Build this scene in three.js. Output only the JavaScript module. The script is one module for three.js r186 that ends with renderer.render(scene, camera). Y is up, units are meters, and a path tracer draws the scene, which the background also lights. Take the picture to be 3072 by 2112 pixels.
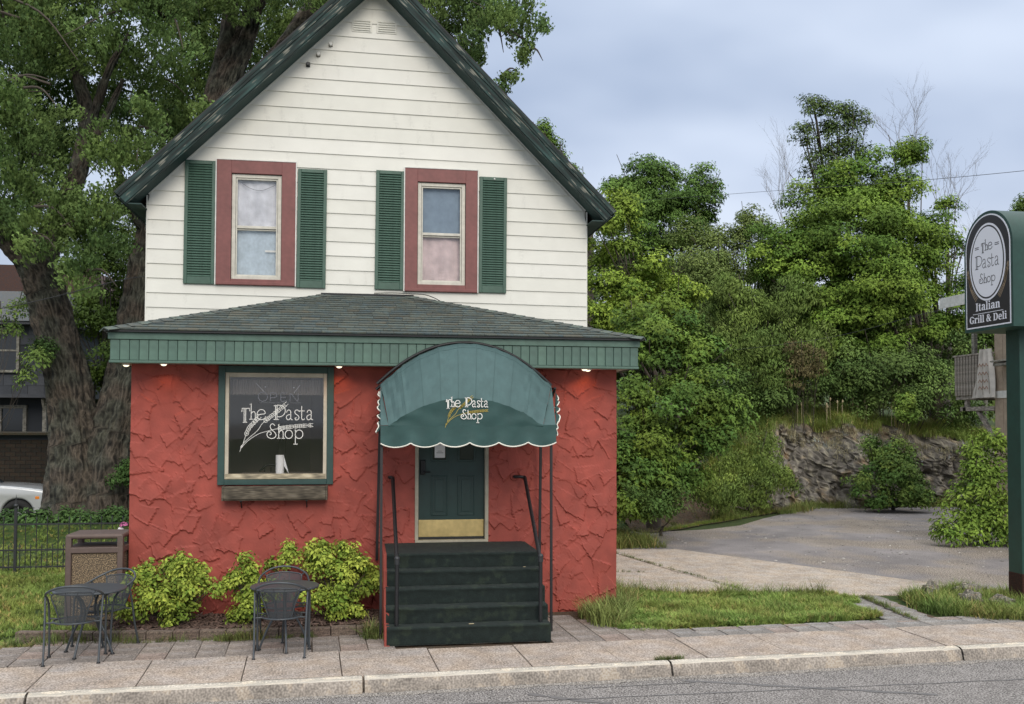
import * as THREE from 'three';
import { mergeGeometries, toCreasedNormals } from 'three/addons/utils/BufferGeometryUtils.js';
import { RoundedBoxGeometry } from 'three/addons/geometries/RoundedBoxGeometry.js';
import { FontLoader } from 'three/addons/loaders/FontLoader.js';
import { TextGeometry } from 'three/addons/geometries/TextGeometry.js';
import { createNoise2D, createNoise3D } from 'simplex-noise';

// ---------------------------------------------------------------- camera, sky, sun, exposure
const scene = new THREE.Scene();
const camera = new THREE.PerspectiveCamera(40.21, 1024 / 704, 0.1, 600);
camera.position.set(0, 2.53, 13.0);
camera.rotation.order = 'YXZ';
camera.rotation.set(0.031, -0.15708, 0.003);
camera.setViewOffset(1024, 704, 0, -43.7, 1024, 704);   // lens shifted up, uprights stay upright

const renderer = new THREE.WebGLRenderer({ antialias: true });
renderer.setSize(1024, 704);
renderer.toneMapping = THREE.LinearToneMapping;
renderer.toneMappingExposure = 1.38;
renderer.shadowMap.enabled = true;

function rngOf(seed) { let s = seed | 0; return () => { s = (s + 0x6d2b79f5) | 0; let t = Math.imul(s ^ (s >>> 15), 1 | s); t = (t + Math.imul(t ^ (t >>> 7), 61 | t)) ^ t; return ((t ^ (t >>> 14)) >>> 0) / 4294967296; }; }
const N2 = createNoise2D(rngOf(11)), N3 = createNoise3D(rngOf(23));
const lerp = (a, b, t) => a + (b - a) * t, clamp = (x, a = 0, b = 1) => Math.min(b, Math.max(a, x));
const sstep = (a, b, x) => { const t = clamp((x - a) / (b - a)); return t * t * (3 - 2 * t); };
const fbm3 = (x, y, z, o = 4) => { let s = 0, a = 0.5; for (let i = 0; i < o; i++) { s += a * N3(x, y, z); x *= 2.03; y *= 2.03; z *= 2.03; a *= 0.5; } return s; };
const fbm2 = (x, y, o = 4) => { let s = 0, a = 0.5; for (let i = 0; i < o; i++) { s += a * N2(x, y); x *= 2.03; y *= 2.03; a *= 0.5; } return s; };

{ // broken overcast: blue-grey cloud sheet with whiter, thinner cloud low down
  const W = 1024, H = 512, d = new Float32Array(W * H * 4);
  for (let j = 0; j < H; j++) for (let i = 0; i < W; i++) {
    const e = ((j + 0.5) / H - 0.5) * Math.PI, a = ((i + 0.5) / W - 0.5) * 2 * Math.PI, y = Math.sin(e), c = Math.cos(e), x = Math.cos(a) * c, z = Math.sin(a) * c;
    const k = 1 / (Math.max(y, 0) + 0.22);
    const n = fbm3(x * k * 0.75, z * k * 1.15, 3.1, 5), m = fbm3(x * k * 0.32 + 7, z * k * 0.5, 9.7, 3);
    const thick = clamp(0.5 + 0.85 * n + 0.6 * m);           // 0 thin bright cloud .. 1 thick grey cloud
    const low = 1 - sstep(0.02, 0.27, Math.max(y, 0)), up = sstep(0.46, 0.95, y), q = (j * W + i) * 4;
    const thin = [0.515, 0.585, 0.71], grey0 = [0.272, 0.343, 0.48], pale = [0.645, 0.668, 0.695], over = [1.5, 1.5, 1.48];   // an overcast dome is brightest overhead
    for (let b = 0; b < 3; b++) { let c = lerp(thin[b], grey0[b], thick); c = lerp(c, pale[b], low * (0.85 - 0.35 * thick)); d[q + b] = y < 0 ? 0.3 : lerp(c, over[b] * (1.08 - 0.3 * thick), up); }
    d[q + 3] = 1;
  }
  const t = new THREE.DataTexture(d, W, H, THREE.RGBAFormat, THREE.FloatType);
  t.mapping = THREE.EquirectangularReflectionMapping; t.magFilter = THREE.LinearFilter; t.wrapS = THREE.RepeatWrapping; t.needsUpdate = true;
  scene.background = t; scene.environment = t;
}
const sun = new THREE.DirectionalLight(0xfff4e4, 1.4);        // the veiled sun behind the camera, high up
sun.position.set(6, 22, 34); sun.target.position.set(2, 0, -2); sun.castShadow = true; sun.shadow.radius = 60;
sun.shadow.mapSize.set(2048, 2048);
Object.assign(sun.shadow.camera, { left: -30, right: 30, top: 30, bottom: -30, near: 1, far: 120 });
scene.add(sun, sun.target);

// ---------------------------------------------------------------- helpers
const taken = new Map();
function numbered(n) { const k = taken.get(n) ?? 0; taken.set(n, k + 1); return k ? n + '_' + String(k).padStart(3, '0') : n; }
function tag(o, label, category, group, kind) { if (label) o.userData.label = label; if (category) o.userData.category = category; if (group) o.userData.group = group; if (kind) o.userData.kind = kind; return o; }
function thing(name, label, category, p = [0, 0, 0], turn = 0, group, kind) { const g = new THREE.Group(); g.name = numbered(name); g.position.set(...p); g.rotation.y = turn; scene.add(g); return tag(g, label, category, group, kind); }
function obj(name, geo, mat, parent) { const m = new THREE.Mesh(Array.isArray(geo) ? join(geo) : geo, mat); m.name = parent ? name : numbered(name); (parent ?? scene).add(m); return m; }
function struct(name, geo, mat) { return tag(obj(name, geo, mat), null, null, null, 'structure'); }
function join(list) {
  const l = list.map((g) => { g = g.index ? g.toNonIndexed() : g.clone(); for (const k of Object.keys(g.attributes)) if (!['position', 'normal', 'uv'].includes(k)) g.deleteAttribute(k); if (!g.attributes.uv) boxUV(g); return g; });
  return l.length > 1 ? mergeGeometries(l) : l[0];
}
function boxUV(g, s = 1, ox = 0, oy = 0) {   // uv in metres from the main direction of each face
  if (!g.attributes.normal) g.computeVertexNormals();
  const p = g.attributes.position, n = g.attributes.normal, uv = new Float32Array(p.count * 2);
  for (let i = 0; i < p.count; i++) {
    const a = Math.abs(n.getX(i)), b = Math.abs(n.getY(i)), c = Math.abs(n.getZ(i)), x = p.getX(i), y = p.getY(i), z = p.getZ(i);
    const [u, v] = a > b && a > c ? [z, y] : b > c ? [x, z] : [x, y];
    uv[2 * i] = (u + ox) * s; uv[2 * i + 1] = (v + oy) * s;
  }
  g.setAttribute('uv', new THREE.BufferAttribute(uv, 2)); return g;
}
const at = (g, x, y, z) => g.translate(x, y, z);
function box(w, h, d, x = 0, y = 0, z = 0) { return boxUV(at(new THREE.BoxGeometry(w, h, d), x, y, z)); }
function bx(x0, x1, y0, y1, z0, z1) { return box(x1 - x0, y1 - y0, z1 - z0, (x0 + x1) / 2, (y0 + y1) / 2, (z0 + z1) / 2); }
function rbx(x0, x1, y0, y1, z0, z1, r = 0.006, seg = 1) { const w = x1 - x0, h = y1 - y0, d = z1 - z0; return boxUV(at(new RoundedBoxGeometry(w, h, d, seg, Math.min(r, w / 2.1, h / 2.1, d / 2.1)), (x0 + x1) / 2, (y0 + y1) / 2, (z0 + z1) / 2)); }
const V = (p) => new THREE.Vector3(...p);
function tube(pts, r, seg = 24, rad = 8, closed = false) { return new THREE.TubeGeometry(new THREE.CatmullRomCurve3(pts.map(V), closed, 'centripetal'), seg, r, rad, closed); }
function rod(a, b, r, rad = 8, r2) { const A = V(a), B = V(b), L = A.distanceTo(B), g = new THREE.CylinderGeometry(r2 ?? r, r, L, rad, 1); g.translate(0, L / 2, 0); g.applyQuaternion(new THREE.Quaternion().setFromUnitVectors(new THREE.Vector3(0, 1, 0), B.clone().sub(A).normalize())); return at(g, ...a); }
function bar(a, b, w, h, up = [0, 1, 0]) { // square bar from a to b
  const A = V(a), B = V(b), z = B.clone().sub(A), L = z.length(); z.normalize(); const x = new THREE.Vector3().crossVectors(V(up), z).normalize(), y = new THREE.Vector3().crossVectors(z, x);
  const g = new THREE.BoxGeometry(w, h, L); g.translate(0, 0, L / 2); g.applyMatrix4(new THREE.Matrix4().makeBasis(x, y, z).setPosition(A)); return boxUV(g);
}
function taper(pts, radii, seg, rad, wob = 0, fur = 0, seed = 0) { // tapered, bark-furrowed stem
  const c = new THREE.CatmullRomCurve3(pts.map(V), false, 'centripetal'), fr = c.computeFrenetFrames(seg, false), pos = [], uv = [], idx = [], L = c.getLength();
  for (let i = 0; i <= seg; i++) {
    const t = i / seg, P = c.getPointAt(t), f = t * (radii.length - 1), k = Math.min(radii.length - 2, Math.floor(f)), r = lerp(radii[k], radii[k + 1], f - k);
    for (let j = 0; j <= rad; j++) {
      const a = (j % rad) / rad * Math.PI * 2, ca = Math.cos(a), sa = Math.sin(a);
      let q = r;
      if (wob) q *= 1 + wob * N3(ca * 1.3 + seed, sa * 1.3, t * L * 0.5);
      if (fur) { const k = 3.2 + 2 / (0.3 + r) * 0.2, n = N3(ca * k * 1.6 + seed, sa * k * 1.6, t * L * 0.55), n2 = N3(ca * k * 3.7 + seed, sa * k * 3.7, t * L * 1.3), n3 = N3(ca * k * 7 + seed, sa * k * 7, t * L * 3); q += fur * (0.9 - 2.6 * Math.abs(n)) + fur * 0.7 * (0.6 - 1.8 * Math.abs(n2)) + fur * 0.35 * n3; }
      pos.push(P.x + (fr.normals[i].x * ca + fr.binormals[i].x * sa) * q, P.y + (fr.normals[i].y * ca + fr.binormals[i].y * sa) * q, P.z + (fr.normals[i].z * ca + fr.binormals[i].z * sa) * q);
      uv.push(j / rad * Math.max(1, Math.round(r * 6)), t * L);
    }
  }
  for (let i = 0; i < seg; i++) for (let j = 0; j < rad; j++) { const a = i * (rad + 1) + j, b = a + rad + 1; idx.push(a, a + 1, b, b, a + 1, b + 1); }
  const g = new THREE.BufferGeometry(); g.setAttribute('position', new THREE.Float32BufferAttribute(pos, 3)); g.setAttribute('uv', new THREE.Float32BufferAttribute(uv, 2)); g.setIndex(idx); g.computeVertexNormals(); return g;
}
function slab(pts, top, thick, bevel = 0.006) { // flat slab from a plan outline of [x, z]
  const s = new THREE.Shape(pts.map(([x, z]) => new THREE.Vector2(x, -z)));
  const g = new THREE.ExtrudeGeometry(s, { depth: thick - bevel, bevelEnabled: bevel > 0, bevelSize: bevel, bevelOffset: -bevel, bevelThickness: bevel, bevelSegments: 1, curveSegments: 3 });
  g.rotateX(-Math.PI / 2); g.translate(0, top - (thick - bevel) - bevel, 0); return boxUV(g);
}
function sheet(pts, y) { const g = new THREE.ShapeGeometry(new THREE.Shape(pts.map(([x, z]) => new THREE.Vector2(x, -z)))); g.rotateX(-Math.PI / 2); g.translate(0, y, 0); return boxUV(g); }
function inside(p, x, z) { let c = false; for (let i = 0, j = p.length - 1; i < p.length; j = i++) if ((p[i][1] > z) !== (p[j][1] > z) && x < (p[j][0] - p[i][0]) * (z - p[i][1]) / (p[j][1] - p[i][1]) + p[i][0]) c = !c; return c; }

// ---------------------------------------------------------------- procedural textures (what surfaces are made of)
function vnoise(per, seed, perY = per) { // tiling gradient noise on a lattice of per x perY cells
  const r = rngOf(seed), g = Array.from({ length: per * perY }, () => { const a = r() * 6.2832; return [Math.cos(a), Math.sin(a)]; });
  return (u, v) => { const x = u * per, y = v * perY, ix = Math.floor(x), iy = Math.floor(y), fx = x - ix, fy = y - iy, s = fx * fx * fx * (fx * (fx * 6 - 15) + 10), t = fy * fy * fy * (fy * (fy * 6 - 15) + 10);
    const G = (a, b, dx, dy) => { const q = g[(((b % perY) + perY) % perY) * per + (((a % per) + per) % per)]; return q[0] * dx + q[1] * dy; };
    return lerp(lerp(G(ix, iy, fx, fy), G(ix + 1, iy, fx - 1, fy), s), lerp(G(ix, iy + 1, fx, fy - 1), G(ix + 1, iy + 1, fx - 1, fy - 1), s), t) * 1.5; };
}
function tex(size, metres, fn, srgb = true) { // fn(u, v, random) -> [r, g, b] in 0..1
  const d = new Uint8Array(size * size * 4), r = rngOf(size * 7 + Math.round(metres * 100));
  for (let j = 0; j < size; j++) for (let i = 0; i < size; i++) { const c = fn((i + 0.5) / size, (j + 0.5) / size, r), q = (j * size + i) * 4; for (let b = 0; b < 3; b++) d[q + b] = clamp(c[b] ?? c[0]) * 255; d[q + 3] = 255; }
  const t = new THREE.DataTexture(d, size, size); t.magFilter = THREE.LinearFilter; t.minFilter = THREE.LinearMipmapLinearFilter; t.generateMipmaps = true;
  t.wrapS = t.wrapT = THREE.RepeatWrapping; t.repeat.set(1 / metres, 1 / metres); if (srgb) t.colorSpace = THREE.SRGBColorSpace; t.needsUpdate = true; return t;
}
const mulC = (c, k) => c.map((x) => x * k), mixC = (a, b, t) => a.map((x, i) => lerp(x, b[i], t));
const nA = vnoise(4, 1), nB = vnoise(8, 2), nC = vnoise(16, 3), nD = vnoise(32, 4), nE = vnoise(64, 5), nF = vnoise(128, 6);
const vA = vnoise(16, 7, 4), vB = vnoise(24, 8, 7), vC = vnoise(56, 9, 22), nG = vnoise(420, 14), hA = vnoise(3, 10, 24), hB = vnoise(6, 12, 64), hC = vnoise(12, 13, 128);   // upright and lengthwise grain
const soft = (u, v) => nA(u, v) * 0.5 + nB(u, v) * 0.3 + nC(u, v) * 0.2;
const mid = (u, v) => nC(u, v) * 0.5 + nD(u, v) * 0.3 + nE(u, v) * 0.2;
const fine = (u, v) => nE(u, v) * 0.5 + nF(u, v) * 0.5;
const std = (o) => new THREE.MeshStandardMaterial({ roughness: 0.85, metalness: 0, ...o });
const lin = (r, g, b) => new THREE.Color().setRGB(r, g, b);
const grey = (k) => [k, k, k];
// all colour maps are multipliers around white so that the material colour stays the thing's own
const T = {
  plaster: tex(512, 2.2, (u, v, r) => grey(0.9 + 0.14 * soft(u, v) + 0.05 * mid(u, v) + 0.025 * (r() - 0.5))),
  siding: tex(512, 1.9, (u, v, r) => { const s = Math.max(0, vA(u, v) - 0.42); return mulC([1, 0.995, 0.975], 0.955 + 0.035 * soft(u, v) - 0.12 * s * (0.5 + nE(u, v)) + 0.012 * (r() - 0.5)); }),
  paint: tex(256, 0.9, (u, v, r) => grey(0.93 + 0.1 * soft(u, v) + 0.04 * mid(u, v) + 0.03 * (r() - 0.5))),
  concrete: tex(1024, 2.3, (u, v, r) => { const sp = r(), k = 0.84 + 0.13 * soft(u, v) + 0.08 * mid(u, v) + 0.42 * nF(u, v) * 0.6 + 0.1 * nE(u, v) + 0.16 * (sp - 0.5); return mulC(mixC([1, 0.96, 0.92], [0.96, 0.95, 0.95], clamp(0.5 + nB(u, v))), k); }),
  kerb: tex(1024, 2.6, (u, v, r) => { const k = 0.86 + 0.14 * soft(u, v) + 0.1 * mid(u, v) + 0.2 * nF(u, v) + 0.1 * (r() - 0.5), w = sstep(0.1, 0.35, mid(u, v) + 0.4 * nB(u, v)); return mulC(mixC([0.96, 0.95, 0.94], [1.03, 1.0, 0.96], w), k); }),
  asphalt: tex(1024, 2.1, (u, v, r) => { const sp = r(), k = 0.76 + 0.12 * soft(u, v) + 0.08 * mid(u, v) + 0.55 * nF(u, v) + 0.15 * nE(u, v) + 0.3 * (sp - 0.5); return mulC([1, 0.985, 0.98], k); }),
  gravel: tex(2048, 9.3, (u, v, r) => { const w = sstep(-0.3, 0.4, soft(u, v) * 1.6), k = 0.78 + 0.14 * soft(v, u) + 0.1 * mid(u, v) + (0.16 + 0.4 * w) * nG(u, v) + (0.14 + 0.24 * w) * (r() - 0.5); return mulC(mixC([0.97, 0.97, 1], [1, 0.96, 0.91], w), k); }),
  shingle: tex(512, 0.8, (u, v, r) => mulC(mixC([0.9, 0.96, 0.97], [1, 0.97, 0.9], clamp(0.5 + nB(u, v) * 1.2)), 0.78 + 0.1 * mid(u, v) + 0.28 * (r() - 0.35))),
  carpet: tex(512, 1.3, (u, v, r) => { const d = sstep(0.05, 0.4, soft(u, v) + 0.3 * mid(u, v)); return mulC(mixC([1, 1, 1], [1.15, 1.08, 0.98], d), 0.66 + 0.12 * mid(u, v) + 0.08 * d + 0.36 * (r() - 0.5)); }),
  canvas: tex(512, 0.8, (u, v, r) => grey(0.93 + 0.09 * soft(u, v) + 0.05 * (r() - 0.5))),
  bark: tex(1024, 2.0, (u, v, r) => { const w = u + 0.02 * nB(u, v), f = 1 - Math.abs(vB(w, v) + 0.3 * nC(u, v)) * 2.2, f2 = 1 - Math.abs(vC(w, v) + 0.3 * nD(u, v)) * 1.8, k = 0.5 + 0.26 * f + 0.14 * f2 + 0.08 * (r() - 0.5) + 0.16 * nB(u, v); return mulC(mixC([1, 0.95, 0.89], [0.92, 0.96, 0.9], clamp(0.4 + nA(u, v) * 1.6)), k); }),
  oldwood: tex(512, 0.9, (u, v, r) => { const k = 0.8 + 0.22 * hB(u, v) + 0.16 * hC(u, v) + 0.2 * nB(u, v) + 0.05 * (r() - 0.5); return mulC([1, 0.98, 0.93], k); }),
  dirt: tex(512, 1.3, (u, v, r) => mulC(mixC([1, 0.86, 0.72], [0.8, 0.78, 0.7], clamp(0.5 + nC(u, v))), 0.7 + 0.2 * mid(u, v) + 0.3 * fine(u, v) + 0.25 * (r() - 0.5))),
  turf: tex(512, 1.4, (u, v, r) => mulC(mixC([0.75, 1, 0.55], [1, 0.95, 0.6], clamp(0.45 + nC(u, v) * 0.9)), 0.7 + 0.25 * mid(u, v) + 0.4 * (r() - 0.5))),
  rock: tex(512, 2.1, (u, v, r) => { const w = sstep(0.05, 0.4, soft(u, v)), l = sstep(0.18, 0.3, nC(u, v)); const k = 0.7 + 0.3 * vA(u, v) + 0.25 * mid(u, v) + 0.12 * (r() - 0.5); return mulC(mixC(mixC([0.86, 0.85, 0.83], [1, 0.9, 0.77], w), [1, 1, 0.92], l * 0.5), k); }),
  pebble: tex(512, 0.95, (u, v, r) => { const a = nE(u, v), b = nF(u, v); return mulC(mixC([1, 0.93, 0.82], [0.6, 0.56, 0.52], clamp(0.5 + a * 1.8)), 0.72 + 0.5 * b + 0.2 * (r() - 0.5)); }),
  peel: tex(1024, 2.4, (u, v, r) => { // dark green paint worn to grey wood along the grain
    const m = hA(u, v) * 0.3 + hB(u, v) * 0.55 + hC(u, v) * 0.5 + 0.12 * nB(u, v), k = sstep(0.3, 0.38, m), w = 0.7 + 0.6 * hC(u, v);
    return mixC(mulC([0.15, 0.235, 0.225], 0.85 + 0.5 * hB(u, v)), mulC([0.5, 0.49, 0.45], w), k * 0.85); }),
  knife: tex(512, 0.9, (u, v, r) => grey(0.5 + 0.3 * mid(u, v) + 0.2 * fine(u, v)), false),
  ripple: tex(512, 1.1, (u, v) => grey(0.5 + 0.4 * nC(u, v) + 0.25 * nD(u, v)), false),
};
{ // expanded-metal mesh of the patio chairs
  const S = 256, d = new Uint8Array(S * S * 4);
  for (let j = 0; j < S; j++) for (let i = 0; i < S; i++) { const a = ((i + j) / S * 8) % 1, b = ((i - j + S * 4) / S * 8) % 1, k = Math.min(Math.abs(a - 0.5), Math.abs(b - 0.5)) < 0.18 ? 255 : 0, q = (j * S + i) * 4; d[q] = d[q + 1] = d[q + 2] = k; d[q + 3] = 255; }
  T.mesh = new THREE.DataTexture(d, S, S); T.mesh.magFilter = THREE.LinearFilter; T.mesh.wrapS = T.mesh.wrapT = THREE.RepeatWrapping; T.mesh.repeat.set(9, 9); T.mesh.needsUpdate = true;
}
const M = {
  red: std({ color: lin(0.39, 0.078, 0.056), map: T.plaster, roughness: 0.72, bumpMap: T.knife, bumpScale: 0.0015 }),
  siding: std({ color: lin(0.79, 0.795, 0.765), map: T.siding, roughness: 0.55 }),
  sidingB: std({ color: lin(0.775, 0.78, 0.745), map: T.siding, roughness: 0.58 }),
  sidingC: std({ color: lin(0.8, 0.805, 0.78), map: T.siding, roughness: 0.52 }),
  white: std({ color: lin(0.78, 0.78, 0.74), map: T.paint, roughness: 0.5 }),
  cream: std({ color: lin(0.60, 0.545, 0.42), map: T.oldwood, roughness: 0.6 }),
  doorTrim: std({ color: lin(0.42, 0.39, 0.3), map: T.paint, roughness: 0.6 }),
  shopFrame: std({ color: lin(0.6, 0.545, 0.43), map: T.paint, roughness: 0.55 }),
  creamPale: std({ color: lin(0.66, 0.64, 0.56), map: T.paint, roughness: 0.5 }),
  casing: std({ color: lin(0.225, 0.078, 0.072), map: T.paint, roughness: 0.55 }),
  shutter: std({ color: lin(0.058, 0.124, 0.091), map: T.paint, roughness: 0.5 }),
  fascia: std({ color: lin(0.088, 0.166, 0.13), map: T.paint, roughness: 0.42 }),
  fasciaB: std({ color: lin(0.08, 0.15, 0.12), map: T.paint, roughness: 0.42 }),
  fasciaC: std({ color: lin(0.098, 0.18, 0.14), map: T.paint, roughness: 0.42 }),
  darkGreen: std({ color: lin(0.028, 0.074, 0.066), map: T.paint, roughness: 0.5 }),
  peel: std({ map: T.peel, roughness: 0.8 }),
  soffit: std({ color: lin(0.022, 0.055, 0.05), map: T.paint, roughness: 0.7 }),
  soffitPale: std({ color: lin(0.5, 0.48, 0.43), map: T.paint, roughness: 0.7 }),
  shingle: std({ color: lin(0.145, 0.16, 0.157), map: T.shingle, roughness: 0.95 }),
  edge: std({ color: lin(0.03, 0.032, 0.034), roughness: 0.8 }),
  door: std({ color: lin(0.011, 0.043, 0.038), map: T.paint, roughness: 0.38 }),
  brass: std({ color: lin(0.78, 0.6, 0.27), metalness: 0.9, roughness: 0.36, map: T.paint }),
  black: std({ color: lin(0.009, 0.0095, 0.011), roughness: 0.5 }),
  iron: std({ color: lin(0.025, 0.027, 0.03), roughness: 0.42 }),
  patio: std({ color: lin(0.058, 0.068, 0.077), roughness: 0.38, metalness: 0.2 }),
  patioMesh: std({ color: lin(0.058, 0.068, 0.077), roughness: 0.5, alphaMap: T.mesh, alphaTest: 0.5, side: THREE.DoubleSide }),
  carpet: std({ color: lin(0.026, 0.045, 0.04), map: T.carpet, roughness: 1, bumpMap: T.carpet, bumpScale: 0.002 }),
  canopy: std({ color: lin(0.066, 0.127, 0.128), map: T.canvas, roughness: 0.8, side: THREE.DoubleSide }),  // lighter than the lunette cloth: light on the skyward top put into the colour
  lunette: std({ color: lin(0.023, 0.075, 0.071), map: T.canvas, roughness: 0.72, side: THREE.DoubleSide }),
  trim: std({ color: lin(0.78, 0.76, 0.68), roughness: 0.7 }),
  letter: std({ color: lin(0.8, 0.8, 0.76), roughness: 0.6, side: THREE.DoubleSide }),
  gold: std({ color: lin(0.42, 0.33, 0.07), roughness: 0.7, side: THREE.DoubleSide }),
  glass: new THREE.MeshPhysicalMaterial({ color: 0xffffff, roughness: 0.02, transmission: 1, thickness: 0, ior: 1.5 }),
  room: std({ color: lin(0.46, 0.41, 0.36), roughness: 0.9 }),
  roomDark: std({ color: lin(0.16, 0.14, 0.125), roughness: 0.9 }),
  paper: std({ color: lin(0.8, 0.8, 0.8), roughness: 0.8, side: THREE.DoubleSide }),
  planter: std({ color: lin(0.15, 0.132, 0.108), map: T.oldwood, roughness: 0.9 }),
  greywood: std({ color: lin(0.43, 0.405, 0.39), map: T.oldwood, roughness: 0.9 }),
  walk: std({ color: lin(0.545, 0.485, 0.43), map: T.concrete, roughness: 0.9, bumpMap: T.knife, bumpScale: 0.001 }),
  walkB: std({ color: lin(0.52, 0.475, 0.435), map: T.concrete, roughness: 0.9, bumpMap: T.knife, bumpScale: 0.001 }),
  apron: std({ color: lin(0.6, 0.545, 0.48), map: T.concrete, roughness: 0.9 }),
  kerb: std({ color: lin(0.43, 0.39, 0.345), map: T.kerb, roughness: 0.95, bumpMap: T.knife, bumpScale: 0.003 }),
  kerbPaint: std({ color: lin(0.74, 0.7, 0.62), map: T.kerb, roughness: 0.9, bumpMap: T.knife, bumpScale: 0.002 }),
  road: std({ color: lin(0.36, 0.347, 0.335), map: T.asphalt, roughness: 0.9, bumpMap: T.knife, bumpScale: 0.003 }),
  gutter: std({ color: lin(0.44, 0.415, 0.38), map: T.asphalt, roughness: 0.95, bumpMap: T.knife, bumpScale: 0.004 }),
  tar: std({ color: lin(0.17, 0.165, 0.165), map: T.paint, roughness: 0.7 }),
  lot: std({ color: lin(0.4, 0.372, 0.35), map: T.gravel, roughness: 0.95, bumpMap: T.knife, bumpScale: 0.004 }),
  pav: [[0.38, 0.35, 0.325], [0.35, 0.325, 0.305], [0.4, 0.365, 0.34], [0.4, 0.335, 0.3]].map((c) => std({ color: lin(...c), map: T.concrete, roughness: 0.92 })),
  pavCool: [[0.36, 0.36, 0.355], [0.38, 0.375, 0.365], [0.33, 0.33, 0.325], [0.4, 0.35, 0.325]].map((c) => std({ color: lin(...c), map: T.concrete, roughness: 0.92 })),
  block: [[0.2, 0.155, 0.13], [0.17, 0.14, 0.12], [0.22, 0.18, 0.15]].map((c) => std({ color: lin(...c), map: T.concrete, roughness: 0.95, bumpMap: T.knife, bumpScale: 0.004 })),
  turf: std({ color: lin(0.1, 0.13, 0.05), map: T.turf, roughness: 1 }),
  mulch: std({ color: lin(0.1, 0.065, 0.05), map: T.dirt, roughness: 1, bumpMap: T.knife, bumpScale: 0.012 }),
  dirt: std({ color: lin(0.2, 0.165, 0.135), map: T.dirt, roughness: 1, bumpMap: T.knife, bumpScale: 0.01 }),
  rock: std({ color: lin(0.5, 0.465, 0.42), map: T.rock, roughness: 0.92, flatShading: true }),
  stone: std({ color: lin(0.42, 0.4, 0.36), map: T.rock, roughness: 0.9 }),
  bark: std({ color: lin(0.155, 0.142, 0.128), map: T.bark, roughness: 0.97, bumpMap: T.bark, bumpScale: 0.02 }),
  twig: std({ color: lin(0.075, 0.062, 0.05), roughness: 0.95 }),
  twigPale: std({ color: lin(0.17, 0.155, 0.145), roughness: 0.95 }),
  leaf: new THREE.MeshPhysicalMaterial({ color: lin(1, 1, 1), roughness: 0.7, specularIntensity: 0.35, side: THREE.DoubleSide }),
  blade: new THREE.MeshPhysicalMaterial({ color: lin(1, 1, 1), roughness: 0.75, specularIntensity: 0.35, side: THREE.DoubleSide }),
  binFrame: std({ color: lin(0.125, 0.088, 0.075), roughness: 0.6, map: T.paint }),
  pebble: std({ color: lin(0.52, 0.45, 0.36), map: T.pebble, roughness: 0.9, bumpMap: T.pebble, bumpScale: 0.004 }),
  signGreen: std({ color: lin(0.014, 0.06, 0.046), map: T.paint, roughness: 0.45 }),
  rust: std({ color: lin(0.085, 0.035, 0.022), map: T.dirt, roughness: 0.95 }),
  signBlack: std({ color: lin(0.02, 0.018, 0.018), roughness: 0.35 }),
  signWhite: std({ color: lin(0.78, 0.8, 0.86), roughness: 0.35 }),
  signGrey: std({ color: lin(0.06, 0.06, 0.065), roughness: 0.5, side: THREE.DoubleSide }),
  wheatTan: std({ color: lin(0.4, 0.3, 0.19), roughness: 0.6, side: THREE.DoubleSide }),
  tan: std({ color: lin(0.42, 0.335, 0.25), map: T.paint, roughness: 0.75 }),
  slate: [[0.07, 0.076, 0.088], [0.08, 0.085, 0.096], [0.062, 0.068, 0.08]].map((c) => std({ color: lin(...c), map: T.paint, roughness: 0.85 })),
  slateDark: std({ color: lin(0.035, 0.04, 0.047), roughness: 0.9 }),
  oldBrick: [[0.085, 0.075, 0.07], [0.1, 0.088, 0.08], [0.07, 0.066, 0.064]].map((c) => std({ color: lin(...c), map: T.dirt, roughness: 0.95 })),
  oldTrim: std({ color: lin(0.36, 0.36, 0.34), map: T.oldwood, roughness: 0.8 }),
  farRoof: std({ color: lin(0.15, 0.155, 0.17), map: T.shingle, roughness: 0.95 }),
  redRoof: std({ color: lin(0.12, 0.065, 0.06), map: T.shingle, roughness: 0.9 }),
  mossRoof: std({ color: lin(0.14, 0.14, 0.115), map: T.dirt, roughness: 1 }),
  carPaint: new THREE.MeshPhysicalMaterial({ color: lin(0.55, 0.57, 0.58), roughness: 0.35, metalness: 0.3, clearcoat: 1, clearcoatRoughness: 0.06 }),
  tyre: std({ color: lin(0.02, 0.02, 0.021), roughness: 0.9 }),
  alloy: std({ color: lin(0.6, 0.6, 0.62), metalness: 0.85, roughness: 0.3 }),
  amber: std({ color: lin(0.75, 0.24, 0.03), roughness: 0.25 }),
  lampGlass: std({ color: lin(0.5, 0.53, 0.56), roughness: 0.12, metalness: 0.3 }),
  darkGlass: std({ color: lin(0.02, 0.024, 0.028), roughness: 0.06 }),
  petal: std({ color: lin(0.6, 0.16, 0.36), roughness: 0.7, side: THREE.DoubleSide }),
  petalWhite: std({ color: lin(0.75, 0.7, 0.72), roughness: 0.7, side: THREE.DoubleSide }),
  straw: std({ color: lin(0.5, 0.42, 0.27), roughness: 0.9, side: THREE.DoubleSide }),
  blanket: std({ color: lin(0.7, 0.66, 0.6), map: T.plaster, roughness: 0.95, side: THREE.DoubleSide }),
  blanketBrown: std({ color: lin(0.3, 0.2, 0.15), roughness: 0.95, side: THREE.DoubleSide }),
  lens: new THREE.MeshStandardMaterial({ color: lin(0.9, 0.88, 0.8), emissive: lin(1, 0.86, 0.62), emissiveIntensity: 1.3, roughness: 0.4 }),
  voile: std({ color: lin(0.72, 0.73, 0.78), map: T.plaster, roughness: 0.95, bumpMap: T.ripple, bumpScale: 0.004 }),
  blindBlue: std({ color: lin(0.5, 0.59, 0.66), map: T.paint, roughness: 0.9 }),
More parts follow.
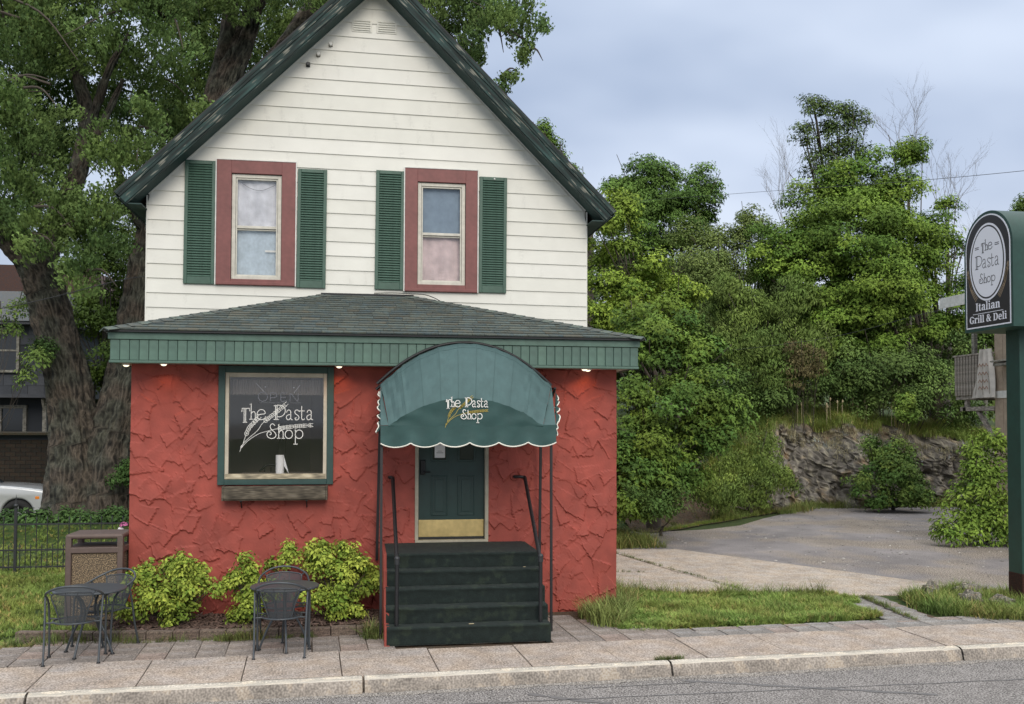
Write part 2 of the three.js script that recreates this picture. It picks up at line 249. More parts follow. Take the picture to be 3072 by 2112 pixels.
  screenBlue: std({ color: lin(0.22, 0.29, 0.36), map: T.canvas, roughness: 0.9 }),
  lacePink: std({ color: lin(0.68, 0.54, 0.53), map: T.plaster, roughness: 0.95, bumpMap: T.ripple, bumpScale: 0.004 }),
  neonTube: std({ color: lin(0.17, 0.17, 0.2), roughness: 0.3 }),
};
const STREET = 0.052;                       // the street runs 3 degrees off the front wall
const toStreet = (x, z) => { const c = Math.cos(STREET), s = Math.sin(STREET), dz = z - 2.06; return [x * c - dz * s, x * s + dz * c]; };   // world -> along, across (0 = back of the sidewalk)
const fromStreet = (a, b) => { const c = Math.cos(STREET), s = Math.sin(STREET); return [a * c + b * s, 2.06 - a * s + b * c]; };
// ---------------------------------------------------------------- ground, street and paving
const lotEdge = (x) => x < 7 ? -9.6 : x < 14 ? lerp(-9.6, -16.1, (x - 7) / 7) : -16.1;   // back edge of the parking lot
function groundY(x, z) {
  const [a, b] = toStreet(x, z);
  if (b > 0.55) return -0.2;
  if (b > -1.62 && a > -5.2 && a < 8.4 && !(a > 3 && a < 7 && b < -0.6) && !(a > 7.9)) return -0.07;   // prepared bed under the paving
  let y = -0.02;
  const d = lotEdge(x) - z, k = sstep(1, 6, x);
  if (d > 0) y += k * ((x < 11.2 ? 1 - 0.45 * sstep(4, 0, 11.2 - x) : 0.55) * 2.4 * sstep(0, 6.5, d) + 1.1 * sstep(4, 10, d) + 0.1 * Math.max(0, d - 8));
  if (x < -3.2) y += 0.35 * sstep(-8.6, -9.6, z) * sstep(-4, -5, x) * sstep(-12.3, -11.5, z);   // raised bed round the maple
  return y + 0.03 * fbm2(x * 0.6, z * 0.6, 2) * (d > 0 ? 4 * k : b < -2.5 ? 1 : 0.2);
}
{
  const n = 230, pos = [], idx = [], uv = [];
  const w = (s) => Math.sign(s) * (Math.abs(s) * 14 + Math.pow(Math.abs(s), 4) * 170);
  for (let j = 0; j <= n; j++) for (let i = 0; i <= n; i++) { const x = 5 + w(i / n * 2 - 1), z = -5 + w(j / n * 2 - 1); pos.push(x, groundY(x, z), z); uv.push(x, z); }
  for (let j = 0; j < n; j++) for (let i = 0; i < n; i++) { const a = j * (n + 1) + i, b = a + n + 1; idx.push(a, b, a + 1, b, b + 1, a + 1); }
  const g = new THREE.BufferGeometry(); g.setAttribute('position', new THREE.Float32BufferAttribute(pos, 3)); g.setAttribute('uv', new THREE.Float32BufferAttribute(uv, 2)); g.setIndex(idx); g.computeVertexNormals();
  struct('ground', g, M.turf);
}
const streetGroup = (name) => thing(name, null, null, [0, 0, 2.06], STREET, null, 'structure');
{ // road, its worn edge and the tar lines
  const road = streetGroup('road');
  obj('asphalt', boxUV(at(new THREE.PlaneGeometry(160, 14.3).rotateX(-Math.PI / 2), 0, -0.142, 8.27)), M.road, road);
  const r = rngOf(5);
  { const A = [], B = []; for (let i = 0; i <= 150; i++) { const x = -15 + i * 0.2; A.push([x, 1.14]); B.push([x, 1.3 + 0.05 * N2(x * 0.7, 1) + 0.02 * N2(x * 3, 2)]); } obj('gutter_strip', sheet([...A, ...B.reverse()], -0.1395), M.gutter, road); }
  const line = (pts, w) => { const L = [], R = []; pts.forEach(([x, z], i) => { const q = pts[Math.min(i + 1, pts.length - 1)], p = pts[Math.max(i - 1, 0)], dx = q[0] - p[0], dz = q[1] - p[1], l = Math.hypot(dx, dz), ww = w * (0.5 + r()); L.push([x - dz / l * ww, z + dx / l * ww]); R.push([x + dz / l * ww, z - dx / l * ww]); }); return sheet([...L, ...R.reverse()], -0.138); };
  const wig = (x0, z0, x1, z1, n) => Array.from({ length: n + 1 }, (_, i) => [lerp(x0, x1, i / n), lerp(z0, z1, i / n) + 0.02 * (r() - 0.5)]);
  obj('tar_seam', line(wig(-0.6, 1.66, 9, 2.1, 40), 0.012), M.tar, road);
  obj('tar_seam', line(wig(3.3, 1.34, 5.6, 2.35, 24), 0.03), M.tar, road);
  obj('tar_seam', line(wig(1.6, 1.52, 2.3, 2.0, 12), 0.035), M.tar, road);
  obj('tar_seam', line(wig(2.2, 1.42, 3.4, 1.44, 12), 0.012), M.tar, road);
  // grit swept against the kerb
  const gg = new THREE.IcosahedronGeometry(0.009, 0), grit = new THREE.InstancedMesh(gg, std({ color: lin(1, 1, 1), roughness: 0.95 }), 5200), m4 = new THREE.Matrix4(), q = new THREE.Quaternion(), c = new THREE.Color();
  for (let i = 0; i < 5200; i++) { const s = 0.35 + r() * r() * 1.1; m4.compose(new THREE.Vector3(-9 + r() * 19, -0.14, 1.16 + r() * r() * r() * 0.9), q.setFromEuler(new THREE.Euler(r() * 6, r() * 6, r() * 6)), new THREE.Vector3(s, s * 0.7, s)); grit.setMatrixAt(i, m4); const k = 0.14 + r() * 0.3; grit.setColorAt(i, c.setRGB(k, k * 0.95, k * 0.88)); }
  grit.name = 'grit'; grit.userData.kind = 'stuff'; road.add(grit);
}
{ // sidewalk slabs
  const g = streetGroup('sidewalk'), P = 0.985;
  for (let k = -9; k < 13; k++) {
    const x0 = 0.78 + k * P, x1 = x0 + P, j = 0.005, lip = 0.004 * Math.sin(k * 2.3);
    const split = k === -4 || k === -3 || k === -2 || k === -1;
    if (split) { obj('slab', rbx(x0 + j, x1 - j, -0.2, 0.002 + lip, 0.30, 1.0, 0.008, 2), M.walk, g); obj('slab', rbx(x0 + j, x1 - j, -0.2, 0.006 + lip, -0.06, 0.292, 0.008, 2), M.walkB, g); }
    else obj('slab', rbx(x0 + j, x1 - j, -0.2, 0.002 + lip, 0.0, 1.0, 0.008, 2), M.walk, g);
  }
}
{ // kerb stones: pale worn top edge, darker face with a rounded nose
  const g = streetGroup('kerb'), cuts = [-13, -9.6, -6.3, -3.12, 0.0, 3.26, 6.78, 10.1, 13.4];
  for (let i = 0; i + 1 < cuts.length; i++) {
    const x0 = cuts[i] + 0.012, x1 = cuts[i + 1] - 0.012, n = Math.round((x1 - x0) / 0.03), r = rngOf(40 + i);
    const prof = [[1.005, -0.2], [1.005, 0.0], [1.05, 0.004], [1.1, 0.0], [1.135, -0.018], [1.155, -0.05], [1.168, -0.1], [1.18, -0.15]];
    const make = (from, to) => { // longitudinal strip between two profile points
      const pos = [], idx = [], uv = [], m = to - from + 1;
      for (let a = 0; a <= n; a++) for (let b = 0; b < m; b++) { const x = lerp(x0, x1, a / n), p = prof[from + b], w = 0.012 * fbm3(x * 7, p[1] * 18, i * 3.1, 3), chip = Math.max(0, N3(x * 5.2, i, p[0] * 9) - 0.62) * 0.05; pos.push(x, p[1] + w * 0.5 - (from + b > 1 ? chip : 0), p[0] + (from + b > 2 ? w : 0)); uv.push(x, from + b > 3 ? p[1] : p[0]); }
      for (let a = 0; a < n; a++) for (let b = 0; b < m - 1; b++) { const c = a * m + b, d = c + m; idx.push(c, c + 1, d, d, c + 1, d + 1); }
      const q = new THREE.BufferGeometry(); q.setAttribute('position', new THREE.Float32BufferAttribute(pos, 3)); q.setAttribute('uv', new THREE.Float32BufferAttribute(uv, 2)); q.setIndex(idx); q.computeVertexNormals(); return q;
    };
    const stone = obj('kerbstone', [make(4, 7), bx(x0, x1, -0.2, -0.03, 1.01, 1.12)], M.kerb, g);
    obj('worn_edge', make(0, 4), M.kerbPaint, stone);
  }
}
const pavers = [];
{ // square pavers: the patio left of the steps, the landing right of them, the edge strip and the path to the driveway
  const g = streetGroup('patio_paving'), s = 0.312, r = rngOf(8), geos = [0, 1, 2].map((k) => rbx(-0.152, 0.152, -0.06, 0, -0.152, 0.152, 0.01, 2)), half = rbx(-0.152, 0.152, -0.06, 0, -0.075, 0.075, 0.01, 2);
  const lay = (a, b, cool, geo = geos[0]) => { const m = obj('paver', geo, (cool ? M.pavCool : M.pav)[Math.floor(r() * 3.25)], g); m.position.set(a + (r() - 0.5) * 0.006, 0.0 + (r() - 0.5) * 0.008, b + (r() - 0.5) * 0.006); m.rotation.set((r() - 0.5) * 0.015, (r() - 0.5) * 0.015, (r() - 0.5) * 0.015); pavers.push([m.position.x, m.position.z]); };
  for (let i = -15; i <= 1; i++) for (let j = 0; j < 4; j++) { const a = -0.03 + i * s, b = -0.21 - j * s + (j % 2 ? 0 : 0); if (a - 0.2 < -4.6 + j * 0.3) continue; lay(a, b - (i >= -11 ? 0.02 : 0), false); }
  for (let i = 0; i < 5; i++) for (let j = 0; j < 6; j++) { const a = 2.42 + i * s, b = -0.17 - j * s; if (j > 5 - i * 0.9 && i > 0 && j > 1) continue; lay(a, b, false); }
  for (let i = 0; i < 16; i++) { const a = 2.42 + (5 + i) * s; lay(a, -0.17, true); if (i < 12 || i > 11) lay(a + (i % 2 ? 0.02 : 0), -0.17 - 0.24, true, half); }
  for (let j = 0; j < 6; j++) for (let i = 0; i < 2; i++) lay(7.05 + i * (s + 0.05) + j * 0.05, -0.52 - j * (s - 0.02), true);
  obj('bedding', [bx(-4.9, 2.3, -0.12, -0.018, -1.0, -0.01), bx(2.3, 3.4, -0.12, -0.018, -1.9, -0.01), bx(3.4, 8.0, -0.12, -0.018, -0.5, -0.01), bx(6.9, 7.7, -0.12, -0.018, -2.2, -0.5)], M.dirt, g);
}
{ // driveway apron of three concrete slabs with weedy joints
  const g = thing('driveway_apron', null, null, [0, 0, 0], 0, null, 'structure');
  for (const p of [[[3.5, -1.4], [3.5, -3.36], [5.46, -3.02], [5.9, -0.95], [4.6, -0.9]], [[3.5, -3.40], [3.5, -6.22], [4.93, -6.22], [5.445, -3.06]], [[4.965, -6.22], [6.45, -6.08], [9.42, -1.02], [8.45, -0.45], [6.7, -0.65], [5.935, -0.95], [5.49, -3.04]]]) obj('slab', slab(p, 0.004, 0.12, 0.01), M.apron, g);
}
const lotOutline = [[5.2, -6.24], [6.45, -6.1], [9.44, -1.03], [9.7, -0.3], [30, 0.6], [42, -15], [19, -15.7], [16.5, -16.3], [14.0, -15.8], [12.4, -13.6], [10.9, -12.0], [9.6, -10.4], [8.4, -9.6], [6.9, -9.2], [5.9, -9.6], [5.6, -7.5]];
{ const g = struct('parking_lot', sheet(lotOutline, 0.0), M.lot);
  // loose stones and scraps on the lot
  const r = rngOf(77), im = new THREE.InstancedMesh(new THREE.IcosahedronGeometry(0.022, 0), std({ color: lin(1, 1, 1), roughness: 0.95 }), 1700), m4 = new THREE.Matrix4(), q = new THREE.Quaternion(), c = new THREE.Color(); let k = 0;
  while (k < 1700) { const x = 5.5 + r() * 15, z = -15.8 + r() * 15.5; if (!inside(lotOutline, x, z) || r() > 0.35 + 0.65 * sstep(-0.1, 0.4, N2(x * 0.3, z * 0.3))) continue; const s = 0.3 + r() * r() * 1.3; m4.compose(new THREE.Vector3(x, 0.004, z), q.setFromEuler(new THREE.Euler(0, r() * 6, 0)), new THREE.Vector3(s * 1.4, s * 0.4, s)); im.setMatrixAt(k, m4); const w = 0.16 + r() * r() * 0.5; im.setColorAt(k++, c.setRGB(w, w * 0.96, w * 0.9)); }
  im.name = 'loose_stone'; im.userData.kind = 'stuff'; g.add(im);
}
{ const bank = []; for (let i = 0; i <= 16; i++) { const x = lerp(6.4, 12.6, i / 16); bank.push([x, lotEdge(x) + 0.55 + 0.12 * N2(i, 3)]); }
  // bare soil bank at the lot's edge
  const n = 60, m = 26, pos = [], idx = [], uv = [];
  for (let j = 0; j <= m; j++) for (let i = 0; i <= n; i++) { const x = lerp(6.6, 12.2, i / n), z = lotEdge(x) + 0.6 - j / m * 4.0, y = groundY(x, z) + 0.028 + 0.05 * (0.3 + N2(x * 2.1, z * 2.1)) * sstep(0, 0.25, j / m); pos.push(x, y, z); uv.push(x, z); }
  for (let j = 0; j < m; j++) for (let i = 0; i < n; i++) { const a = j * (n + 1) + i, b = a + n + 1; idx.push(a, a + 1, b, b, a + 1, b + 1); }
  const g = new THREE.BufferGeometry(); g.setAttribute('position', new THREE.Float32BufferAttribute(pos, 3)); g.setAttribute('uv', new THREE.Float32BufferAttribute(uv, 2)); g.setIndex(idx); g.computeVertexNormals();
  struct('soil_bank', g, M.dirt);
}
const bedOutline = [[-3.0, 0.0], [-3.0, 0.95], [-2.6, 1.03], [-1.6, 1.07], [0.3, 1.06], [0.3, 0.0]];
{ const n = 60, m = 20, pos = [], idx = [], uv = []; // mulch bed along the red wall
  for (let j = 0; j <= m; j++) for (let i = 0; i <= n; i++) { const x = lerp(-3.02, 0.31, i / n), z = lerp(-0.02, 1.08, j / m); pos.push(x, 0.075 + 0.03 * fbm2(x * 4, z * 4, 3) - 0.02 * sstep(0.9, 1.08, z), z); uv.push(x, z); }
  for (let j = 0; j < m; j++) for (let i = 0; i < n; i++) { const a = j * (n + 1) + i, b = a + n + 1; idx.push(a, b, a + 1, b, b + 1, a + 1); }
  const g = new THREE.BufferGeometry(); g.setAttribute('position', new THREE.Float32BufferAttribute(pos, 3)); g.setAttribute('uv', new THREE.Float32BufferAttribute(uv, 2)); g.setIndex(idx); g.computeVertexNormals();
  struct('mulch_bed', g, M.mulch);
  const r = rngOf(31), im = new THREE.InstancedMesh(new THREE.BoxGeometry(0.05, 0.006, 0.014), std({ color: lin(1, 1, 1), roughness: 1 }), 2600), m4 = new THREE.Matrix4(), q = new THREE.Quaternion(), c = new THREE.Color();
  for (let i = 0; i < 2600; i++) { const s = 0.5 + r(); m4.compose(new THREE.Vector3(lerp(-2.95, 0.28, r()), 0.085 + r() * 0.015, lerp(0.05, 1.0, r())), q.setFromEuler(new THREE.Euler((r() - 0.5) * 0.7, r() * 6, (r() - 0.5) * 0.7)), new THREE.Vector3(s, 1, s)); im.setMatrixAt(i, m4); const k = 0.05 + r() * 0.1; im.setColorAt(i, c.setRGB(k * 1.35, k * 0.9, k * 0.72)); }
  im.name = 'bark_mulch'; tag(im, 'dark shredded bark mulch under the shrubs by the red wall', 'mulch', null, 'stuff'); scene.add(im);
}
{ // low edging of dark concrete blocks in front of the bed and the lawn
  const g = thing('garden_edging', 'low row of dark concrete edging blocks before the shrub bed', 'edging'), r = rngOf(3);
  const path = [[-3.95, 0.86], [-3.5, 0.95], [-2.6, 1.07], [-1.6, 1.13], [-0.6, 1.14], [0.27, 1.13]], len = [0]; for (let i = 1; i < path.length; i++) len.push(len[i - 1] + Math.hypot(path[i][0] - path[i - 1][0], path[i][1] - path[i - 1][1]));
  const pt = (s) => { let i = 1; while (i < path.length - 1 && len[i] < s) i++; const t = (s - len[i - 1]) / (len[i] - len[i - 1]); return [lerp(path[i - 1][0], path[i][0], t), lerp(path[i - 1][1], path[i][1], t)]; };
  const geo = rbx(-0.148, 0.148, -0.08, 0.105, -0.06, 0.06, 0.014, 2);
  for (let s = 0.15; s < len[len.length - 1] - 0.1; s += 0.304) { const p = pt(s), q = pt(s + 0.05), b = obj('block', geo, M.block[Math.floor(r() * 3)], g); b.position.set(p[0], (r() - 0.5) * 0.012, p[1]); b.rotation.y = -Math.atan2(q[1] - p[1], q[0] - p[0]) + (r() - 0.5) * 0.04; }
}
// ---------------------------------------------------------------- grass
function tuftGeo(n, h, w, lean, seed) {
  const r = rngOf(seed), pos = [], nor = [];
  for (let i = 0; i < n; i++) {
    const a = r() * 6.283, hh = h * (0.55 + 0.6 * r()), l = lean * (0.3 + r()) * hh, ox = (r() - 0.5) * h * 0.5, oz = (r() - 0.5) * h * 0.5, ca = Math.cos(a), sa = Math.sin(a), ww = w * (0.7 + 0.6 * r());
    const p = (t, side) => { const d = l * t * t; return [ox + ca * d - sa * ww * side * (1 - t * 0.7), hh * (t - 0.18 * t * t * lean), oz + sa * d + ca * ww * side * (1 - t * 0.7)]; };
    const q = [p(0, -1), p(0, 1), p(0.5, -1), p(0.5, 1), [ox + ca * l, hh * (1 - 0.18 * lean), oz + sa * l]];
    for (const t of [[0, 1, 2], [2, 1, 3], [2, 3, 4]]) for (const k of t) pos.push(...q[k]);
  }
  const g = new THREE.BufferGeometry(); g.setAttribute('position', new THREE.Float32BufferAttribute(pos, 3)); g.computeVertexNormals(); return g;
}
const TUFT = [tuftGeo(9, 0.07, 0.003, 0.7, 1), tuftGeo(9, 0.16, 0.0038, 0.9, 2), tuftGeo(8, 0.34, 0.0045, 0.8, 3), tuftGeo(14, 0.09, 0.004, 0.8, 9)];
function grass(name, label, spots, geo, tint, jitter = 0.3, seed = 1, parent) { // spots: [x, y, z, scale]
  const r = rngOf(seed), im = new THREE.InstancedMesh(geo, M.blade, spots.length), m4 = new THREE.Matrix4(), q = new THREE.Quaternion(), c = new THREE.Color();
  spots.forEach(([x, y, z, s], i) => { m4.compose(new THREE.Vector3(x, y, z), q.setFromEuler(new THREE.Euler((r() - 0.5) * 0.3, r() * 6.283, (r() - 0.5) * 0.3)), new THREE.Vector3(s, s * (0.65 + 0.4 * r()) * (1 + 0.45 * N2(x * 1.3, z * 1.3)), s)); im.setMatrixAt(i, m4); const k = (1 + jitter * (r() * 2 - 1)) * (1 + 0.22 * N2(x * 0.9 + 4, z * 0.9)), dry = r() < 0.1 ? 1 : 0, w = clamp(N2(x * 0.7, z * 0.7) * 0.5 + 0.5); im.setColorAt(i, c.setRGB(tint[0] * k * (tint[0] > tint[1] ? 1 : 1 + 1.1 * dry + 0.3 * w), tint[1] * k * (1 + 0.25 * dry), tint[2] * k * (1 + 0.9 * dry))); });
  im.name = parent ? name : numbered(name); tag(im, label, parent ? null : 'grass', null, 'stuff'); (parent ?? scene).add(im); return im;
}
function scatter(poly, n, seed, f = () => 1, s0 = 0.7, s1 = 1.3) { const r = rngOf(seed), xs = poly.map((p) => p[0]), zs = poly.map((p) => p[1]), x0 = Math.min(...xs), x1 = Math.max(...xs), z0 = Math.min(...zs), z1 = Math.max(...zs), out = []; let guard = 0; while (out.length < n && guard++ < n * 40) { const x = lerp(x0, x1, r()), z = lerp(z0, z1, r()); if (inside(poly, x, z) && r() < f(x, z)) out.push([x, groundY(x, z) + 0.01, z, lerp(s0, s1, r())]); } return out; }
const lawnL = [[-12, 2.6], [-4.75, 2.28], [-4.3, 1.85], [-3.95, 1.35], [-3.72, 1.0], [-3.4, 0.78], [-3.0, 0.78], [-3.0, -9.3], [-12, -9.3]];
const strip = [[3.56, -0.05], [3.0, 0.42], [3.05, 1.0], [3.32, 1.42], [5.0, 1.27], [6.6, 1.14], [6.92, 1.0], [7.05, 0.3], [7.2, -0.2], [7.05, -0.72], [6.7, -0.78], [4.5, -1.05], [4.05, -1.55], [3.56, -1.7]];
const stripR = [[7.95, -0.25], [7.75, 0.4], [7.85, 1.0], [8.3, 1.5], [9.2, 1.52], [12.5, 1.3], [12.5, 0.2], [9.75, -0.25], [9.3, -0.75], [8.5, -0.48]];
{ const tl = []; for (const [x, y, z, s] of scatter(lawnL, 15000, 4, (x, z) => z > -5 && x > -8 ? 1 : 0.25)) tl.push([x, y, z, s]);
  grass('lawn_grass', 'mown green grass of the lawn left of the red wall', tl, TUFT[3], [0.165, 0.25, 0.06], 0.35, 5);
  grass('strip_grass', 'green grass strip between driveway slabs and sidewalk pavers', scatter(strip, 9000, 6), TUFT[3], [0.18, 0.28, 0.068], 0.38, 7);
  const tall = [...scatter([[2.95, 0.2], [3.0, 1.15], [3.3, 1.2], [3.6, 0.3], [4.0, -0.8], [3.56, -1.4], [3.53, 0.05]], 520, 12, () => 1, 0.7, 1.3), ...scatter([[3.56, -1.4], [4.4, -0.8], [6.9, -0.5], [6.9, -0.75], [4.4, -1.1], [3.6, -1.75]], 260, 13, () => 1, 0.55, 1.05)];
  grass('tall_grass', 'unmown tall grass at the foot of the red wall corner', tall, TUFT[2], [0.16, 0.22, 0.065], 0.35, 14);
  grass('verge_grass', 'rough grass round the foot of the green sign post', scatter(stripR, 3600, 15, (x) => x < 9.7 ? 1 : 0.3, 0.7, 1.5), TUFT[1], [0.14, 0.22, 0.055], 0.35, 16);
  grass('driveway_grass', 'tuft of long grass behind the concrete slabs', scatter([[3.6, -6.25], [5.1, -6.25], [6.3, -6.3], [5.8, -9.4], [3.6, -9.6]], 1900, 17, () => 1, 0.7, 1.5), TUFT[2], [0.14, 0.2, 0.055], 0.35, 18);
  // weeds in the joints and along the edging
  const r = rngOf(19), w = []; for (let i = 0; i < 240; i++) { const t = r(); w.push(r() < 0.6 ? [lerp(-2.9, -0.5, t) + 0.02 * r(), 0.0, 1.2 + 0.06 * r(), 0.3 + 0.4 * r() * (N2(t * 5, 3) > 0 ? 1.6 : 0.4)] : [lerp(-4, -2.7, t), 0, lerp(0.98, 1.2, r()), 0.5 + r() * 0.6]); }
  for (let i = 0; i < 170; i++) { const t = r(); w.push([lerp(4.94, 5.92, t), 0.0, lerp(-6.2, -1.0, t) + 0.0, 0.3 + 0.3 * r()]); }
  for (let i = 0; i < 60; i++) { const t = r() * 0.7; w.push([lerp(3.55, 5.45, t), 0, lerp(-3.38, -3.04, t), 0.3 + 0.25 * r()]); }
  for (let i = 0; i < 130; i++) { const b = -0.35 - r() * 1.7, p = fromStreet(7.24 + (-b - 0.35) * 0.16 + (r() - 0.5) * 0.05, b); w.push([p[0], 0, p[1], 0.35 + 0.4 * r()]); }
  for (let i = 0; i < 90; i++) { const p = fromStreet(3.1 + r() * 0.35, 1.0 + (r() - 0.5) * 0.02); w.push([p[0], 0, p[1], 0.25 + 0.2 * r()]); }
  for (let i = 0; i < 60; i++) w.push([0.2 + (r() - 0.5) * 0.2, 0, 1.32 + (r() - 0.5) * 0.2, 0.8 + r()]);
  for (let i = 0; i < 50; i++) w.push([-1.38 + (r() - 0.5) * 0.5, 0, 1.24 + r() * 0.05, 0.8 + r() * 0.6]);
  grass('joint_weed', 'small weeds growing in paving joints and along the edging', w, TUFT[1], [0.11, 0.16, 0.05], 0.4, 20);
  // dead and dry grass by the patio's lawn corner
  grass('dry_grass', 'dry straw coloured grass at the patio edge of the lawn', [...scatter([[-4.4, 2.0], [-3.9, 1.6], [-3.6, 0.95], [-4.2, 0.9], [-5.2, 1.9]], 420, 21, () => 1, 0.7, 1.2)], TUFT[3], [0.3, 0.25, 0.11], 0.35, 22);
}
// ---------------------------------------------------------------- the restaurant
const house = thing('restaurant_building', 'red stucco restaurant with white clapboard gable and green shutters', 'building');
const WIN = [-1.82, -0.34, 1.75, 3.30], DOOR = [0.745, 1.735, 0.955, 3.12];
function stucco(x0, x1, y0, y1, holes, seed) { // hand-trowelled plaster: overlapping fan strokes with raised ends
  const s = 0.0088, nx = Math.round((x1 - x0) / s), ny = Math.round((y1 - y0) / s), W = nx + 1, h = new Float32Array(W * (ny + 1)), r = rngOf(seed);
  const count = Math.round((x1 - x0) * (y1 - y0) * 25);
  for (let k = 0; k < count; k++) {
    const cx = lerp(x0, x1, r()), cy = lerp(y0, y1, r()), a = -Math.PI / 2 + (r() - 0.5) * 2.7 + (r() < 0.15 ? Math.PI : 0), L = 0.17 + 0.19 * r(), hw = 0.075 + 0.085 * r(), ca = Math.cos(a), sa = Math.sin(a), fan = 0.25 + 0.4 * r(), side = r() < 0.5 ? 1 : -1, thick = 0.6 + 0.6 * r(), bow = (r() - 0.5) * 0.12;
    const R = Math.hypot(L, hw), i0 = Math.max(0, Math.floor((cx - R - x0) / s)), i1 = Math.min(nx, Math.ceil((cx + R - x0) / s)), j0 = Math.max(0, Math.floor((cy - R - y0) / s)), j1 = Math.min(ny, Math.ceil((cy + R - y0) / s));
    for (let j = j0; j <= j1; j++) for (let i = i0; i <= i1; i++) {
      const px = x0 + i * s - cx, py = y0 + j * s - cy, u = px * ca + py * sa + L * 0.4, t = -px * sa + py * ca + bow * (u / L) * (u / L), wob = 0.014 * N3(px * 22, py * 22, k * 1.7), end = L + wob + bow * 0.25 * (t / hw);
      if (u < 0 || u > end) continue;
      const w = hw * (fan + (1 - fan) * u / L) + wob * 0.6; if (Math.abs(t) > w) continue;
      const e = end - u, q = w - Math.abs(t), on = t * side > 0;
      const v = 0.002 + 0.015 * thick * u / L + 0.013 * thick * Math.exp(-((e / 0.0105) ** 2)) * (0.6 + 0.6 * N3(px * 14, py * 14, k)) + (on ? 0.012 * thick : 0.002) * Math.exp(-((q / 0.010) ** 2));
      h[j * W + i] = h[j * W + i] * 0.22 + v;
    }
  }
  const H = new Float32Array(h.length);
  for (let j = 0; j <= ny; j++) for (let i = 0; i <= nx; i++) { let a = 0, n = 0; for (let q = -1; q <= 1; q++) for (let p = -1; p <= 1; p++) { const x = i + p, y = j + q; if (x < 0 || y < 0 || x > nx || y > ny) continue; const w = p || q ? 0.14 : 2; a += h[y * W + x] * w; n += w; } H[j * W + i] = a / n + 0.0006 * N2(i * 0.23, j * 0.23); }
  const pos = new Float32Array(H.length * 3), uv = new Float32Array(H.length * 2), idx = [];
  for (let j = 0; j <= ny; j++) for (let i = 0; i <= nx; i++) { const q = j * W + i, x = x0 + i * s, y = y0 + j * s; pos.set([x, y, H[q] - 0.002 + 0.012 * N2(x * 0.5, y * 0.5 + 4)], q * 3); uv.set([x, y], q * 2); }
  for (let j = 0; j < ny; j++) for (let i = 0; i < nx; i++) { const x = x0 + (i + 0.5) * s, y = y0 + (j + 0.5) * s; if (holes.some((o) => x > o[0] && x < o[1] && y > o[2] && y < o[3])) continue; const a = j * W + i, b = a + W; idx.push(a, a + 1, b, b, a + 1, b + 1); }
  const g = new THREE.BufferGeometry(); g.setAttribute('position', new THREE.BufferAttribute(pos, 3)); g.setAttribute('uv', new THREE.BufferAttribute(uv, 2)); g.setIndex(idx); g.computeVertexNormals(); return g;
}
tag(obj('stucco_wall', stucco(-2.91, 3.53, -0.06, 3.31, [WIN, DOOR], 21), M.red, house), 'red hand-trowelled stucco front wall');
obj('side_wall', boxUV(stuccoSide(-2.905, 1)), M.red, house); obj('side_wall', boxUV(stuccoSide(3.525, -1)), M.red, house);
function stuccoSide(x, s) { return bx(Math.min(x, x + s * 0.16), Math.max(x, x + s * 0.16), -0.06, 3.31, -1.5, -0.006); }
// reveals behind the openings
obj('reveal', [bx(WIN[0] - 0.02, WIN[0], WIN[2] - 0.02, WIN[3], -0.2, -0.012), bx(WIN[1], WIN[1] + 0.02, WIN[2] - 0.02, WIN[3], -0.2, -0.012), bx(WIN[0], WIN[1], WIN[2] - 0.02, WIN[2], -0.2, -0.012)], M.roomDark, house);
// rear storeys of the house: side walls, back and the floor line
obj('house_wall', [bx(-3.04, -2.9, 0, 5.86, -11, -1.56), bx(3.3, 3.44, 0, 5.86, -11, -1.56), bx(-3.04, 3.44, 0, 5.86, -11.14, -11)], M.siding, house);
const XL = -3.06, XR = 3.46, AX = 0.2, AY = 9.12, EY = 5.87, HZ = -1.5;
const gl = (y) => y <= EY ? XL : lerp(XL, AX, (y - EY) / (AY - EY)), gr = (y) => y <= EY ? XR : lerp(XR, AX, (y - EY) / (AY - EY));
{ // sheathing behind the clapboards, with the two window openings
  const s = new THREE.Shape([[XL + 0.02, 3.3], [XR - 0.02, 3.3], [XR - 0.02, EY], [AX, AY - 0.02], [XL + 0.02, EY]].map((p) => new THREE.Vector2(...p)));
  for (const [a, b, c, d] of [[-1.88, -1.16, 4.66, 6.22], [0.84, 1.57, 4.65, 6.21]]) s.holes.push(new THREE.Path([[a, c], [a, d], [b, d], [b, c]].map((p) => new THREE.Vector2(...p))));
  obj('gable_wall', boxUV(at(new THREE.ExtrudeGeometry(s, { depth: 0.05, bevelEnabled: false }), 0, 0, HZ - 0.06)), M.siding, house);
}
